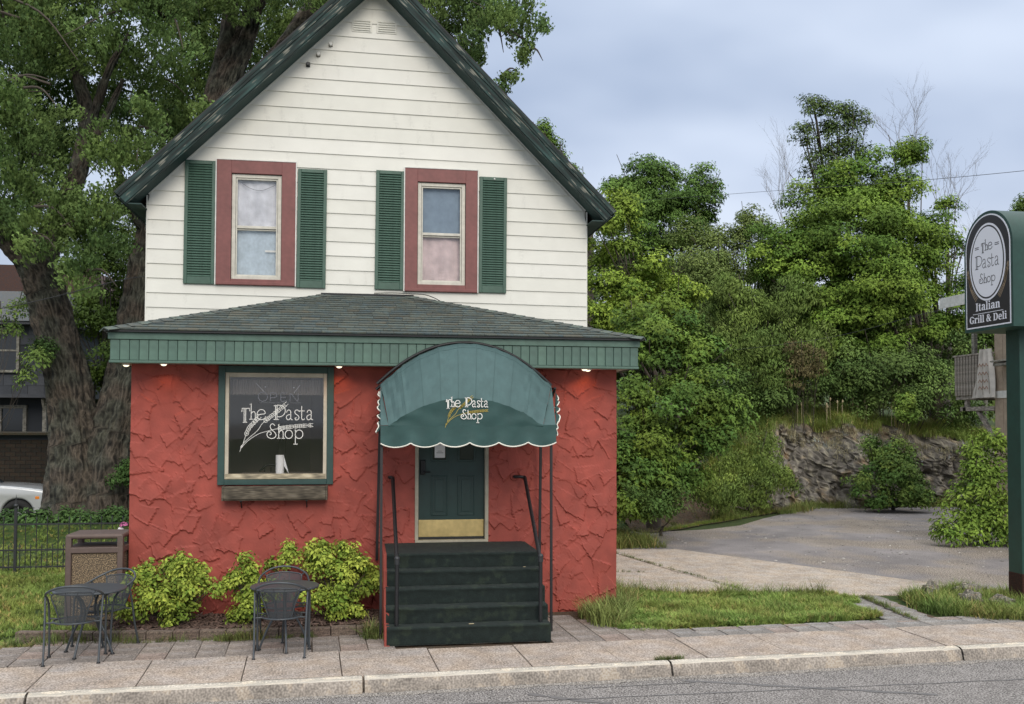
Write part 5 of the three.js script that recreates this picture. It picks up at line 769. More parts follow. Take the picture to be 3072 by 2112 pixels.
{ // roadside pylon sign, its faces looking up and down the street
  const s = thing('pylon_sign', 'green arched roadside sign on a tall square post', 'sign', [9.4, 0, 0.34], 0);
  const y0 = 3.94, y1 = 5.67, hw = 0.545, th = 0.4, R = hw;
  obj('post', rbx(-0.02, 0.28, 0.42, 3.95, -0.15, 0.15, 0.012, 2), M.signGreen, s);
  tag(obj('post_foot', rbx(-0.023, 0.283, -0.1, 0.43, -0.153, 0.153, 0.012, 2), M.rust, s), 'rusted foot of the post');
  const arch = (inset, dep, x) => { const a = hw - inset, sh = new THREE.Shape(); sh.moveTo(-a, y0 + inset); sh.lineTo(a, y0 + inset); sh.lineTo(a, y1 - R); sh.absarc(0, y1 - R, a, 0, Math.PI, false); sh.lineTo(-a, y0 + inset); const g = new THREE.ExtrudeGeometry(sh, { depth: dep, bevelEnabled: false, curveSegments: 40 }); g.rotateY(-Math.PI / 2); return boxUV(at(g, x, 0, 0)); };   // shape x -> +z
  const cab = obj('cabinet', arch(0, th * 2, th), M.signGreen, s);
  for (const sd of [-1, 1]) {
    const face = new THREE.Group(); face.name = 'sign_face'; face.position.set(sd * th, 0, 0); face.rotation.y = sd < 0 ? -Math.PI / 2 : Math.PI / 2; s.add(face);   // local x to the viewer's right, z outwards
    const plate = (a, yb, yt, z0, z1, Rr) => { const sh = new THREE.Shape(); sh.moveTo(-a, yb); sh.lineTo(a, yb); sh.lineTo(a, yt); sh.absarc(0, yt, a, 0, Math.PI, false); sh.lineTo(-a, yb); return boxUV(at(new THREE.ExtrudeGeometry(sh, { depth: z1 - z0, bevelEnabled: false, curveSegments: 40 }), 0, 0, z0)); };
    obj('white_border', plate(0.50, y0 + 0.045, y1 - R, 0.001, 0.006), M.signWhite, face); obj('black_panel', plate(0.48, y0 + 0.065, y1 - R, 0.002, 0.0075), M.signBlack, face);
    const oval = (a, b, z) => at(new THREE.CylinderGeometry(1, 1, 0.0015, 72).rotateX(Math.PI / 2).scale(a, b, 1), 0, 4.93, z);
    obj('oval', [oval(0.405, 0.565, 0.0085)], M.signWhite, face); obj('oval_ring', oval(0.375, 0.535, 0.0102), M.signBlack, face); obj('oval_white', oval(0.352, 0.512, 0.0118), M.signWhite, face);
    const K = 0.0009, word = (w, cx, cy, k) => { const all = w.flat(), xs = all.map((p) => p[0]), mx = (Math.min(...xs) + Math.max(...xs)) / 2, ys = all.map((p) => p[1]), my = (Math.min(...ys) + Math.max(...ys)) / 2; return ribbon(w, 0.0055, (x) => cx + (x - mx) * k, (x, y) => cy - (y - my) * k); };
    obj('lettering', [word(GLY.The, 0, 5.17, 0.00095), word(GLY.Pasta, 0, 4.945, 0.00125), word(GLY.Shop, 0, 4.675, 0.00092)].map((g) => at(g, 0, 0, 0.0135)), M.signGrey, face);
    obj('dash', [bx(-0.27, -0.18, 5.14, 5.152, 0.0128, 0.0135), bx(-0.27, -0.18, 5.165, 5.177, 0.0128, 0.0135), bx(0.18, 0.27, 5.14, 5.152, 0.0128, 0.0135), bx(0.18, 0.27, 5.165, 5.177, 0.0128, 0.0135)], M.signGrey, face);
    const text = (str, size, y) => { const g = new TextGeometry(str, { font, size, depth: 0.002, curveSegments: 4 }); g.computeBoundingBox(); const b = g.boundingBox; return at(g, -(b.min.x + b.max.x) / 2, y, 0.0078); };
    obj('wording', [text('Italian', 0.118, 4.235), text('Grill & Deli', 0.106, 4.06)], M.signWhite, face); obj('rule', bx(-0.34, 0.34, 4.188, 4.196, 0.0078, 0.009), M.signWhite, face);
    for (const m of [-1, 1]) obj('wheat_emblem', ribbon([0, 1, 2].flatMap((k) => { const out = [smooth([[m * (0.27 - k * 0.02), 4.38 + k * 0.02], [m * (0.38 + k * 0.012), 4.55 + k * 0.05], [m * (0.44), 4.72 + k * 0.07]])]; for (let i = 0; i < 6; i++) { const t = 0.45 + i * 0.1, x = lerp(0.3, 0.44, t) + k * 0.008, y = lerp(4.36, 4.74, t) + k * 0.05; out.push([[m * x, y], [m * (x + 0.022), y + 0.04]], [[m * x, y], [m * (x - 0.006), y + 0.045]]); } return out; }), 0.004, (x) => x, (x, y) => y).translate(0, 0, 0.0082), M.wheatTan, face);
  }
  obj('photo_cell', rbx(0.12, 0.24, 4.3, 4.52, hw, hw + 0.03, 0.008), M.signWhite, s);
}
{ // stones round the sign's foot
  const r = rngOf(64), rockGeo = (seed) => { const g = new THREE.IcosahedronGeometry(1, 3), p = g.attributes.position; for (let i = 0; i < p.count; i++) { const x = p.getX(i), y = p.getY(i), z = p.getZ(i), k = 1 + 0.32 * N3(x * 1.1 + seed, y * 1.1, z * 1.1) + 0.1 * N3(x * 3.3, y * 3.3 + seed, z * 3.3); p.setXYZ(i, x * k, y * k, z * k); } g.computeVertexNormals(); return boxUV(g); };
  [[8.62, 0.42, 0.2, 0.13, 0.12, 'flat pale boulder in the grass before the sign post'], [8.98, 0.6, 0.15, 0.11, 0.1, 'grey white stone against the sign post foot'], [8.45, -0.28, 0.24, 0.15, 0.12, 'dark mossy stone behind the grass by the sign'], [8.2, 0.05, 0.08, 0.11, 0.07, 'small upright white stone left of the sign'], [9.02, -0.22, 0.2, 0.13, 0.14, 'grey stone hidden behind the sign post grass']].forEach(([x, z, a, b, c, label], i) => { const m = obj('boulder', rockGeo(i * 7.3), M.stone); m.position.set(x, b * 0.45, z); m.scale.set(a, b, c); m.rotation.y = r() * 6; tag(m, label, 'stone', 'stones round the sign'); });
}
{ // black iron fence: tall pickets with short ones between
  const f = thing('iron_fence', 'black iron picket fence across the lawn behind the bin', 'fence', [0, 0, -4.65]);
  const tall = [], pk = (h) => mergeGeometries([at(new THREE.CylinderGeometry(0.008, 0.008, h, 6), 0, h / 2, 0), at(new THREE.ConeGeometry(0.014, 0.06, 6), 0, h + 0.03, 0)]), T0 = boxUV(pk(0.87)), S0 = boxUV(pk(0.40));
  const x0 = -9.6, x1 = -3.1; let k = 0;
  for (let x = x0; x < x1; x += 0.088, k++) { const m = obj(k % 2 ? 'picket' : 'short_picket', k % 2 ? T0 : S0, M.iron, f); m.position.set(x, 0.03, 0); }
  for (const y of [0.07, 0.36, 0.8]) obj('rail', bx(x0, x1, y, y + 0.025, -0.012, 0.012), M.iron, f);
  for (let x = -9.6; x < x1; x += 1.9) { const p = obj('post', [bx(x - 0.022, x + 0.022, -0.1, 1.1, -0.022, 0.022)], M.iron, f); obj('finial', [at(new THREE.SphereGeometry(0.036, 12, 8), x, 1.13, 0), at(new THREE.ConeGeometry(0.016, 0.18, 8), x, 1.25, 0)], M.iron, p); }
}
// ---------------------------------------------------------------- trees and plants
const LOBE = {   // crown masses: centre and radius in metres
  maple: [[-7.60, 11.62, -10.20, 1.21], [-6.77, 12.67, -12.06, 1.43], [-4.90, 11.63, -9.78, 1.21], [-4.72, 14.12, -15.75, 1.54], [-3.32, 14.25, -15.52, 1.41], [-1.87, 14.94, -16.28, 1.46], [-0.24, 13.02, -11.02, 0.99], [-7.33, 9.67, -9.21, 1.06], [-7.67, 11.61, -14.27, 1.31], [-6.01, 11.26, -13.00, 1.26], [-5.24, 12.02, -15.39, 1.26], [-3.82, 12.71, -15.65, 1.03], [-7.42, 8.13, -9.27, 0.96], [-7.74, 9.56, -13.83, 1.05], [-5.48, 8.70, -9.96, 0.91], [-5.10, 9.78, -12.90, 1.03], [-4.51, 10.27, -13.30, 0.70], [-4.67, 9.39, -8.80, 0.39], [-3.39, 9.62, -9.60, 0.40], [-6.74, 7.17, -9.19, 0.77], [-5.69, 6.78, -9.04, 0.77], [-7.86, 7.48, -10.37, 0.61], [-5.64, 8.27, -12.02, 0.66], [-5.83, 5.74, -8.59, 0.56], [-6.67, 6.30, -8.70, 0.42], [-8.77, 9.20, -10.47, 1.41], [-9.40, 11.82, -11.49, 1.48], [-7.54, 13.62, -11.14, 1.58], [-4.93, 13.73, -10.73, 1.58], [-2.21, 14.12, -11.30, 1.43], [0.87, 14.61, -11.81, 1.49], [1.71, 13.03, -10.71, 0.55], [2.37, 12.81, -10.61, 0.66], [3.00, 12.07, -9.52, 0.63], [3.89, 12.70, -10.38, 0.53], [3.94, 11.46, -9.39, 0.27], [3.43, 10.82, -9.49, 0.25], [2.65, 11.82, -10.60, 0.50], [2.02, 12.55, -11.69, 0.52], [3.01, 13.91, -10.48, 1.21]],
  dark_back: [[-8.10, 5.40, -19.59, 1.00], [-8.65, 4.40, -19.71, 0.71], [-7.48, 5.05, -20.52, 0.81], [-8.15, 7.25, -20.56, 0.88], [-7.50, 6.52, -20.48, 0.73], [-8.73, 6.37, -20.68, 0.73], [-7.30, 8.61, -21.39, 0.76], [-7.97, 7.67, -19.50, 0.78], [-7.52, 9.02, -20.40, 0.81], [-8.40, 8.24, -19.55, 0.64], [-7.38, 3.98, -19.53, 0.57]],
  house_sprig: [[-8.45, 5.51, -12.56, 0.35], [-7.29, 4.06, -10.39, 0.26], [-7.53, 3.65, -10.44, 0.20], [-8.66, 4.96, -12.61, 0.22]],
  corner: [[6.53, 2.18, -8.26, 0.81], [7.43, 2.79, -8.10, 0.91], [6.27, 3.20, -8.78, 0.62], [7.44, 3.96, -9.07, 0.95], [7.82, 3.19, -8.03, 0.81], [6.92, 4.38, -9.14, 0.74], [8.03, 2.49, -8.02, 0.61], [6.10, 1.40, -7.85, 0.69], [7.14, 1.58, -8.18, 0.61], [8.06, 4.17, -8.97, 0.58], [8.51, 2.90, -8.43, 0.46], [6.99, 5.23, -10.12, 0.61], [7.70, 4.85, -9.51, 0.54], [5.96, 0.85, -7.38, 0.48], [6.69, 1.11, -7.76, 0.49], [6.03, 2.38, -8.33, 0.50], [7.91, 1.87, -8.56, 0.52], [5.67, 1.62, -7.40, 0.53], [6.33, 1.31, -7.61, 0.59], [5.63, 0.79, -6.93, 0.33]],
  pale: [[7.12, 8.25, -14.05, 0.64], [7.77, 7.22, -13.99, 0.90], [7.01, 6.71, -14.12, 0.64], [7.74, 5.94, -13.02, 0.87], [7.14, 5.32, -13.13, 0.74], [9.04, 6.07, -13.82, 0.77], [6.99, 7.78, -15.10, 0.53], [8.84, 6.86, -14.84, 0.67], [7.90, 9.21, -15.93, 0.76], [6.46, 5.56, -13.23, 0.50]],
  dome: [[12.58, 12.65, -27.23, 1.54], [14.10, 12.85, -26.99, 1.16], [11.44, 12.65, -27.42, 0.96], [14.86, 12.27, -26.88, 0.81], [13.35, 11.30, -27.15, 1.73], [11.36, 10.90, -26.47, 1.50], [10.87, 12.65, -27.51, 0.77]],
  mid: [[13.46, 9.43, -23.14, 1.31], [12.45, 8.23, -22.33, 1.36], [14.50, 8.73, -23.00, 1.13], [14.52, 10.15, -23.97, 0.72], [13.10, 7.09, -21.25, 1.32], [14.40, 7.58, -21.03, 0.99], [14.84, 9.95, -22.91, 0.52], [15.52, 10.31, -22.79, 0.73], [15.62, 9.17, -21.80, 0.85], [15.40, 11.04, -23.80, 0.54]],
  big: [[18.44, 11.72, -20.26, 1.24], [17.15, 10.73, -20.49, 1.32], [19.83, 11.23, -20.05, 1.16], [15.57, 9.21, -19.78, 1.20], [16.97, 9.03, -18.55, 1.72], [19.54, 9.07, -19.15, 1.44], [21.15, 9.92, -19.88, 0.83], [15.60, 7.62, -18.81, 1.40], [17.34, 7.25, -18.04, 1.69], [20.02, 7.78, -19.12, 0.88], [17.54, 5.97, -17.54, 1.36], [19.19, 6.27, -17.27, 0.98], [16.14, 6.01, -18.27, 1.23], [20.01, 6.58, -17.13, 0.64], [22.32, 11.06, -20.68, 0.41], [20.62, 13.00, -20.88, 0.71], [22.58, 9.44, -20.69, 0.34], [14.46, 8.57, -19.97, 0.64]],
  oak: [[19.49, 16.43, -26.02, 0.58], [20.45, 16.10, -25.88, 0.73], [21.40, 15.80, -25.74, 0.54], [19.06, 15.37, -26.12, 0.54], [20.27, 15.02, -25.94, 0.81], [19.70, 14.17, -26.06, 0.81], [21.13, 14.60, -25.82, 0.58]],
  olive: [[13.06, 6.25, -18.24, 0.98], [14.25, 6.41, -18.05, 1.14], [14.55, 5.27, -17.02, 0.95], [12.52, 4.97, -17.35, 0.95], [13.33, 4.50, -16.73, 1.08], [12.30, 7.16, -18.33, 0.68]],
  under: [[15.72, 4.39, -16.87, 1.10], [17.17, 4.54, -16.63, 1.17], [14.33, 3.92, -16.59, 0.87], [18.33, 4.25, -16.46, 1.03], [16.33, 3.64, -16.29, 0.79], [19.06, 3.81, -16.36, 0.88], [17.76, 3.43, -16.07, 0.65], [12.99, 3.62, -16.31, 0.78], [12.48, 3.92, -16.89, 0.65], [19.48, 4.99, -16.25, 0.73], [19.79, 3.08, -16.26, 0.59], [20.99, 4.31, -17.05, 0.91]],
  sign_back: [[21.30, 7.64, -17.91, 0.56], [21.13, 5.83, -16.98, 0.76], [24.36, 10.59, -19.36, 0.36], [24.65, 10.75, -19.30, 0.50], [22.88, 6.83, -18.69, 0.64]],
  roof_peek: [[6.28, 12.14, -19.13, 0.45], [6.73, 11.56, -19.08, 0.42], [7.11, 11.08, -19.03, 0.39], [6.05, 12.74, -19.15, 0.30], [7.19, 10.47, -19.04, 0.45]],
  bush_r: [[13.33, 0.97, -6.21, 0.53], [13.05, 0.63, -6.26, 0.40], [13.57, 1.64, -6.15, 0.43], [13.52, 0.81, -5.78, 0.36], [13.45, 2.12, -6.36, 0.34], [13.70, 2.37, -6.11, 0.27], [12.26, 0.40, -5.79, 0.17], [13.19, 1.45, -6.22, 0.37], [12.76, 0.34, -5.91, 0.34], [13.23, 0.34, -5.84, 0.38], [13.62, 0.39, -5.78, 0.34], [12.34, 0.29, -5.68, 0.17]],
  rock_maple: [[15.58, 1.43, -13.94, 0.60], [15.74, 0.91, -13.73, 0.66], [15.31, 1.83, -13.97, 0.43], [16.21, 1.82, -14.03, 0.43], [16.15, 0.72, -13.47, 0.47], [14.72, 0.79, -13.69, 0.37], [15.14, 0.51, -13.43, 0.34], [15.72, 0.48, -13.24, 0.36], [16.36, 0.48, -13.24, 0.31]],
  left_rock: [[11.68, 1.33, -13.55, 0.54], [11.04, 0.84, -13.16, 0.57], [12.07, 0.94, -13.50, 0.44], [10.35, 1.49, -12.74, 0.50], [9.73, 0.81, -11.85, 0.54], [11.76, 2.02, -14.02, 0.42], [8.91, 0.99, -10.96, 0.52]],
  low_dark: [[5.81, 1.06, -7.20, 0.46], [6.19, 0.89, -6.84, 0.38], [6.72, 1.04, -7.25, 0.34]],
  far_a: [[10.91, 6.86, -31.73, 1.90], [13.71, 6.53, -32.31, 2.16], [15.92, 6.45, -30.95, 2.11], [12.41, 9.54, -32.42, 1.72], [16.15, 9.26, -32.85, 1.76]],
  far_b: [[17.61, 6.78, -29.66, 1.86], [19.84, 7.62, -29.28, 1.86], [22.09, 7.21, -28.94, 2.06], [19.64, 9.84, -30.26, 1.27], [19.68, 4.97, -26.35, 1.73], [16.83, 4.58, -26.81, 1.54]],
  far_c: [[23.99, 6.71, -27.64, 2.02], [26.19, 6.31, -27.30, 1.82], [27.54, 6.23, -26.08, 1.58], [28.90, 7.03, -25.84, 1.58], [23.49, 4.55, -24.75, 1.69], [25.72, 4.18, -24.41, 1.69], [21.26, 4.54, -25.10, 1.50]],
  top_sapling: [[16.81, 3.25, -14.70, 0.28], [16.65, 2.97, -14.74, 0.22], [16.99, 2.93, -14.69, 0.22]],
};
function sprigGeo(kind, n, len, seed, spread = len) { // a twig's worth of leaves round the origin; local y points away from the branch
  const r = rngOf(seed), pos = [], nor = [], shapes = { maple: [[0, 0], [0.3, -0.48], [0.42, -0.2], [1, 0], [0.42, 0.2], [0.3, 0.48]], kite: [[0, 0], [0.42, -0.26], [1, 0], [0.42, 0.26]], willow: [[0, 0], [0.4, -0.17], [1, 0], [0.4, 0.17]], heart: [[0, 0], [0.22, -0.34], [0.6, -0.26], [1, 0], [0.6, 0.26], [0.22, 0.34]] };
  const shape = shapes[kind === 'silver' ? 'maple' : kind === 'broad' ? 'heart' : kind];
  for (let i = 0; i < n; i++) {
    const a = i * 2.4 + r() * 0.8, l = len * (0.7 + 0.6 * r()), out = spread * (0.25 + 1.1 * Math.sqrt(i / n)) * (0.8 + 0.4 * r()), up = (r() - 0.5) * spread * 1.3;
    const tilt = kind === 'silver' ? -0.9 - 0.5 * r() : kind === 'willow' ? -0.7 + 0.8 * (r() - 0.5) : -0.25 + 0.75 * (r() - 0.5), roll = (r() - 0.5) * 1.1;
    const m = new THREE.Matrix4().makeRotationY(-a).multiply(new THREE.Matrix4().makeTranslation(out * 0.7, up, 0)).multiply(new THREE.Matrix4().makeRotationZ(tilt)).multiply(new THREE.Matrix4().makeRotationX(roll));
    const v = shape.map(([x, z]) => new THREE.Vector3(x * l, -0.22 * l * x * x + 0.25 * Math.abs(z) * l, z * l * (kind === 'silver' ? 0.8 : 1)).applyMatrix4(m));
    for (let k = 1; k + 1 < v.length; k++) pos.push(...v[0].toArray(), ...v[k].toArray(), ...v[k + 1].toArray());
  }
  const g = new THREE.BufferGeometry(); g.setAttribute('position', new THREE.Float32BufferAttribute(pos, 3)); g.computeVertexNormals(); return g;
}
const SPRIG = { maple: sprigGeo('maple', 17, 0.09, 1, 0.15), silver: sprigGeo('silver', 18, 0.095, 2, 0.15), kite: sprigGeo('kite', 18, 0.08, 3, 0.14), willow: sprigGeo('willow', 18, 0.09, 4, 0.13), shrub: sprigGeo('broad', 9, 0.047, 5, 0.055), bush: sprigGeo('kite', 14, 0.095, 6, 0.14), small: sprigGeo('kite', 12, 0.06, 7, 0.085), big: sprigGeo('maple', 17, 0.105, 8, 0.18) };
function crownSpots(lobes, o, seed) { // [position, up, tint factors] for every sprig: lobes carry sub-clumps, sub-clumps carry sprigs
  const r = rngOf(seed), out = [], gauss = () => { let x, y, z, l; do { x = r() * 2 - 1; y = r() * 2 - 1; z = r() * 2 - 1; l = x * x + y * y + z * z; } while (l > 1 || l < 0.01); l = Math.sqrt(l); return [x / l, y / l, z / l]; };
  for (const [cx, cy, cz, R] of lobes) {
    const n = Math.max(4, Math.round((o.clumps ?? 7) * R * R * (R < 0.8 ? 2.5 : 1) + 4));
    for (let k = 0; k < n; k++) {
      const d = gauss(); if (d[2] < -0.35 && r() < 0.55) d[2] *= -1;   // most of the foliage on the open side
      const q = 0.55 + 0.5 * r(), rs = Math.min(R * 0.55, (o.size ?? 0.75) * (0.65 + 0.7 * r())), sx = cx + d[0] * R * q, sy = cy + d[1] * R * q * (o.flat ?? 0.9), sz = cz + d[2] * R * q, f = 0.78 + 0.44 * r(), hue = r();
      const m = Math.round((o.dense ?? 26) * rs * rs / 0.4 + 3);
      for (let i = 0; i < m; i++) { const e = gauss(), s = Math.cbrt(r()), x = sx + e[0] * rs * s, y = sy + e[1] * rs * s * (o.layer ?? 0.5), z = sz + e[2] * rs * s; out.push([x, y, z, e[0] * 0.5 + d[0] * 0.5, 0.9 + e[1] * 0.4, e[2] * 0.5 + d[2] * 0.5, f * (0.78 + 0.44 * r()), hue]); }
    }
  }
  return out;
}
function crown(parent, name, spots, geo, tint, tint2, scale, seed, tone = 1.2) {
  const im = new THREE.InstancedMesh(geo, M.leaf, spots.length), m4 = new THREE.Matrix4(), q = new THREE.Quaternion(), q2 = new THREE.Quaternion(), Y = new THREE.Vector3(0, 1, 0), u = new THREE.Vector3(), c = new THREE.Color(), r = rngOf(seed);
  const o = parent.position;
  spots.forEach(([x, y, z, ux, uy, uz, f, h], i) => { u.set(ux, uy, uz).normalize(); q.setFromUnitVectors(Y, u).multiply(q2.setFromAxisAngle(Y, r() * 6.283)); const s = scale * (0.75 + 0.5 * r()); m4.compose(new THREE.Vector3(x - o.x, y - o.y, z - o.z), q, new THREE.Vector3(s, s, s)); im.setMatrixAt(i, m4); const w = clamp(h * 0.8 + 0.3 * (r() - 0.5)); f *= tone; im.setColorAt(i, c.setRGB(lerp(tint[0], tint2[0], w) * f, lerp(tint[1], tint2[1], w) * f, lerp(tint[2], tint2[2], w) * f)); });
  im.name = name; im.userData.kind = 'stuff'; parent.add(im); return im;
}
function limbs(base, lobes, r0, fork, seed, opts = {}) { // trunk to the fork height, then a bent limb to each crown mass
  const r = rngOf(seed), out = [], top = [base[0] + (r() - 0.5) * 0.3, fork, base[2] + (r() - 0.5) * 0.3];
  out.push(taper([base, [lerp(base[0], top[0], 0.5) + (r() - 0.5) * 0.15, lerp(base[1], fork, 0.5), base[2]], top], [r0 * 1.25, r0, r0 * 0.8], 14, 10, 0.15));
  for (const [x, y, z, R] of lobes) {
    const s = 0.3 + 0.7 * r(), a = [lerp(base[0], top[0], s), lerp(base[1], fork, s), lerp(base[2], top[2], s)], rr = r0 * (0.22 + 0.18 * r()), mid = [lerp(a[0], x, 0.55) + (r() - 0.5) * 0.5, lerp(a[1], y, 0.45) - 0.1, lerp(a[2], z, 0.55)];
    out.push(taper([a, mid, [x, y + R * 0.2, z]], [rr, rr * 0.6, rr * 0.2], 10, 6));
    for (let k = 0; k < (opts.twigs ?? 3); k++) { const e = [x + (r() - 0.5) * 2.2 * R, y + (r() - 0.3) * 1.6 * R, z + (r() - 0.4) * 1.8 * R]; out.push(taper([mid, [lerp(mid[0], e[0], 0.5), lerp(mid[1], e[1], 0.6), lerp(mid[2], e[2], 0.5)], e], [rr * 0.4, rr * 0.25, 0.012], 7, 5)); }
  }
  return out;
}
function tree(name, label, lobes, base, r0, fork, geo, o, tint, tint2, scale, seed, group, bark = M.twig, cat = 'tree') {
  const y = groundY(base[0], base[1]) - 0.05, t = thing(name, label, cat, [base[0], y, base[1]], 0, group);
  obj(cat === 'shrub' ? 'stems' : 'trunk', limbs([base[0], y, base[1]], lobes, r0, y + fork, seed, o).map((g) => at(g, -base[0], -y, -base[1])), bark, t);
  crown(t, cat === 'shrub' ? 'foliage' : 'crown', crownSpots(lobes, o, seed + 1), geo, tint, tint2, scale, seed + 2);
  return t;
}
{ // the twin-stemmed silver maple behind the house
  const P = [-6.3, groundY(-6.3, -11.4) - 0.1, -11.4], t = thing('silver_maple', 'huge twin-trunked maple with rough grey bark left of the house', 'tree', P), sub = (pts) => pts.map((p) => [p[0] - P[0], p[1] - P[1], p[2] - P[2]]);
  const L = sub([[-6.62, -0.1, -11.3], [-6.66, 1.6, -11.38], [-6.88, 3.39, -11.36], [-7.26, 5.08, -11.37], [-7.62, 6.31, -11.18], [-8.03, 6.88, -10.93], [-8.76, 7.68, -10.51]]), R = sub([[-5.95, -0.1, -11.3], [-5.98, 1.59, -11.49], [-5.68, 3.19, -11.61], [-5.42, 4.93, -11.71], [-5.14, 6.96, -11.99], [-4.41, 8.82, -12.22], [-3.68, 10.68, -12.25], [-3.02, 12.65, -12.48], [-2.53, 14.26, -12.36]]);
  const tr = obj('trunk', [taper(L, [0.84, 0.68, 0.5, 0.46, 0.43, 0.36, 0.24], 170, 96, 0.1, 0.045, 1), taper(R, [0.86, 0.64, 0.47, 0.45, 0.42, 0.37, 0.31, 0.25, 0.18], 220, 96, 0.1, 0.045, 5)], M.bark, t);
  const limb = (pts, rad) => obj('limb', taper(sub(pts), rad, 60, 20, 0.12, 0.02, pts[0][0]), M.bark, t);
  limb([[-7.57, 6.2, -11.18], [-7.17, 7.4, -11.28], [-6.72, 8.72, -11.37], [-6.63, 10.06, -11.52], [-7.01, 11.56, -11.53]], [0.34, 0.26, 0.22, 0.17, 0.1]);
  limb([[-3.9, 10.12, -12.3], [-3.64, 11.73, -12.61], [-3.42, 12.88, -12.54], [-3.32, 14.25, -12.48]], [0.3, 0.24, 0.2, 0.15]); limb([[-4.2, 9.27, -12.17], [-3.01, 11.33, -13.03], [-2.14, 12.7, -13.36], [-1.21, 14.01, -13.17], [-0.27, 14.97, -12.99]], [0.34, 0.28, 0.24, 0.2, 0.15]);
  limb([[-6.7, 9.2, -11.45], [-6.3, 10.2, -11.2], [-5.95, 11.09, -10.97], [-5.5, 11.9, -10.9]], [0.14, 0.11, 0.08, 0.03]); limb([[-6.8, 8.4, -11.33], [-6.2, 9.6, -11.1], [-5.64, 10.78, -10.93]], [0.16, 0.1, 0.04]); limb([[-5.14, 6.96, -11.99], [-5.5, 7.7, -11.7], [-5.74, 8.37, -11.53], [-6.1, 9.4, -11.4]], [0.14, 0.1, 0.08, 0.03]);
  limb([[-0.4, 14.9, -12.99], [1.0, 14.6, -12.3], [2.01, 13.81, -11.65], [3.24, 12.59, -10.48], [3.92, 11.95, -9.89]], [0.15, 0.11, 0.08, 0.05, 0.02]); limb([[2.0, 13.8, -11.6], [2.41, 13.0, -11.09], [2.59, 11.93, -10.61]], [0.05, 0.035, 0.015]);
  const r = rngOf(90), tw = []; for (const [x, y, z, R0] of LOBE.maple) for (let k = 0; k < 4; k++) { const a = [x + (r() - 0.5) * R0, y + R0 * 0.4 * r(), z + (r() - 0.5) * R0], e = [x + (r() - 0.5) * 2.6 * R0, y + (r() - 0.55) * 1.8 * R0, z + (r() - 0.5) * 2 * R0]; tw.push(taper(sub([a, [lerp(a[0], e[0], 0.5), lerp(a[1], e[1], 0.4) + 0.15, lerp(a[2], e[2], 0.5)], e]), [0.035, 0.022, 0.008], 8, 5)); }
  obj('twigs', tw, M.twig, t);
  crown(t, 'crown', crownSpots(LOBE.maple, { clumps: 5.6, size: 0.75, dense: 24, layer: 0.8 }, 91), SPRIG.silver, [0.062, 0.11, 0.034], [0.15, 0.215, 0.06], 1.0, 92);
  // a few leaf shoots on the trunk
  crown(t, 'trunk_shoots', crownSpots([[-5.35, 1.3, -10.55, 0.3], [-5.3, 1.55, -10.6, 0.2], [-7.3, 4.3, -10.8, 0.25]], { clumps: 30, size: 0.2, dense: 60 }, 93), SPRIG.kite, [0.04, 0.085, 0.02], [0.06, 0.11, 0.03], 0.8, 94);
}
const FOREST = 'trees on the slope behind the parking lot';
tree('background_tree', 'shady green tree seen between the big maple trunks', LOBE.dark_back, [-8.2, -20], 0.2, 2.2, SPRIG.maple, { clumps: 6, size: 0.7, dense: 20 }, [0.06, 0.1, 0.02], [0.13, 0.19, 0.03], 1.1, 100);
tree('sapling', 'thin sapling before the grey house windows', LOBE.house_sprig, [-8.9, -11.6], 0.03, 3.0, SPRIG.kite, { clumps: 14, size: 0.35, dense: 12, twigs: 2 }, [0.1, 0.17, 0.04], [0.15, 0.21, 0.05], 1, 101);
tree('corner_maple', 'dense dark maple right beside the red wall', LOBE.corner, [7.1, -9.7], 0.16, 1.8, SPRIG.maple, { clumps: 8, size: 0.62, dense: 30, layer: 0.36 }, [0.055, 0.115, 0.024], [0.15, 0.215, 0.032], 1.0, 110, FOREST);
tree('maple_tree', 'pale yellow green maple rising behind the porch roof corner', LOBE.pale, [9.8, -14.5], 0.2, 3.5, SPRIG.maple, { clumps: 7, size: 0.7, dense: 24, layer: 0.4 }, [0.1, 0.17, 0.026], [0.22, 0.29, 0.04], 1.05, 120, FOREST);
tree('maple_tree', 'round dark topped tree against the sky left of the bare twigs', LOBE.dome, [13.5, -27], 0.3, 6, SPRIG.big, { clumps: 7, size: 0.85, dense: 22, layer: 0.4 }, [0.065, 0.125, 0.028], [0.11, 0.185, 0.036], 1.0, 130, FOREST);
tree('mixed_tree', 'dull grey green tree below the bare twigs', LOBE.mid, [15.2, -22.5], 0.22, 4, SPRIG.kite, { clumps: 6, size: 0.75, dense: 22, layer: 0.55 }, [0.1, 0.145, 0.04], [0.15, 0.195, 0.055], 1.25, 140, FOREST);
tree('maple_tree', 'largest bright green maple in the middle of the slope', LOBE.big, [20.3, -18.5], 0.3, 4.5, SPRIG.maple, { clumps: 7.6, size: 0.85, dense: 25, layer: 0.36 }, [0.075, 0.145, 0.024], [0.175, 0.25, 0.036], 1.15, 150, FOREST);
tree('oak_tree', 'sparse tall oak top standing above the largest maple', LOBE.oak, [20.4, -26], 0.28, 9, SPRIG.kite, { clumps: 7, size: 0.65, dense: 17, layer: 0.55 }, [0.06, 0.095, 0.03], [0.1, 0.145, 0.04], 1.4, 160, FOREST);
tree('olive_bush', 'olive green bushy growth below the dull tree', LOBE.olive, [14.2, -17.5], 0.1, 1.4, SPRIG.willow, { clumps: 7, size: 0.65, dense: 26, layer: 0.7 }, [0.095, 0.15, 0.036], [0.155, 0.21, 0.05], 1.3, 170, FOREST, M.twig, 'shrub');
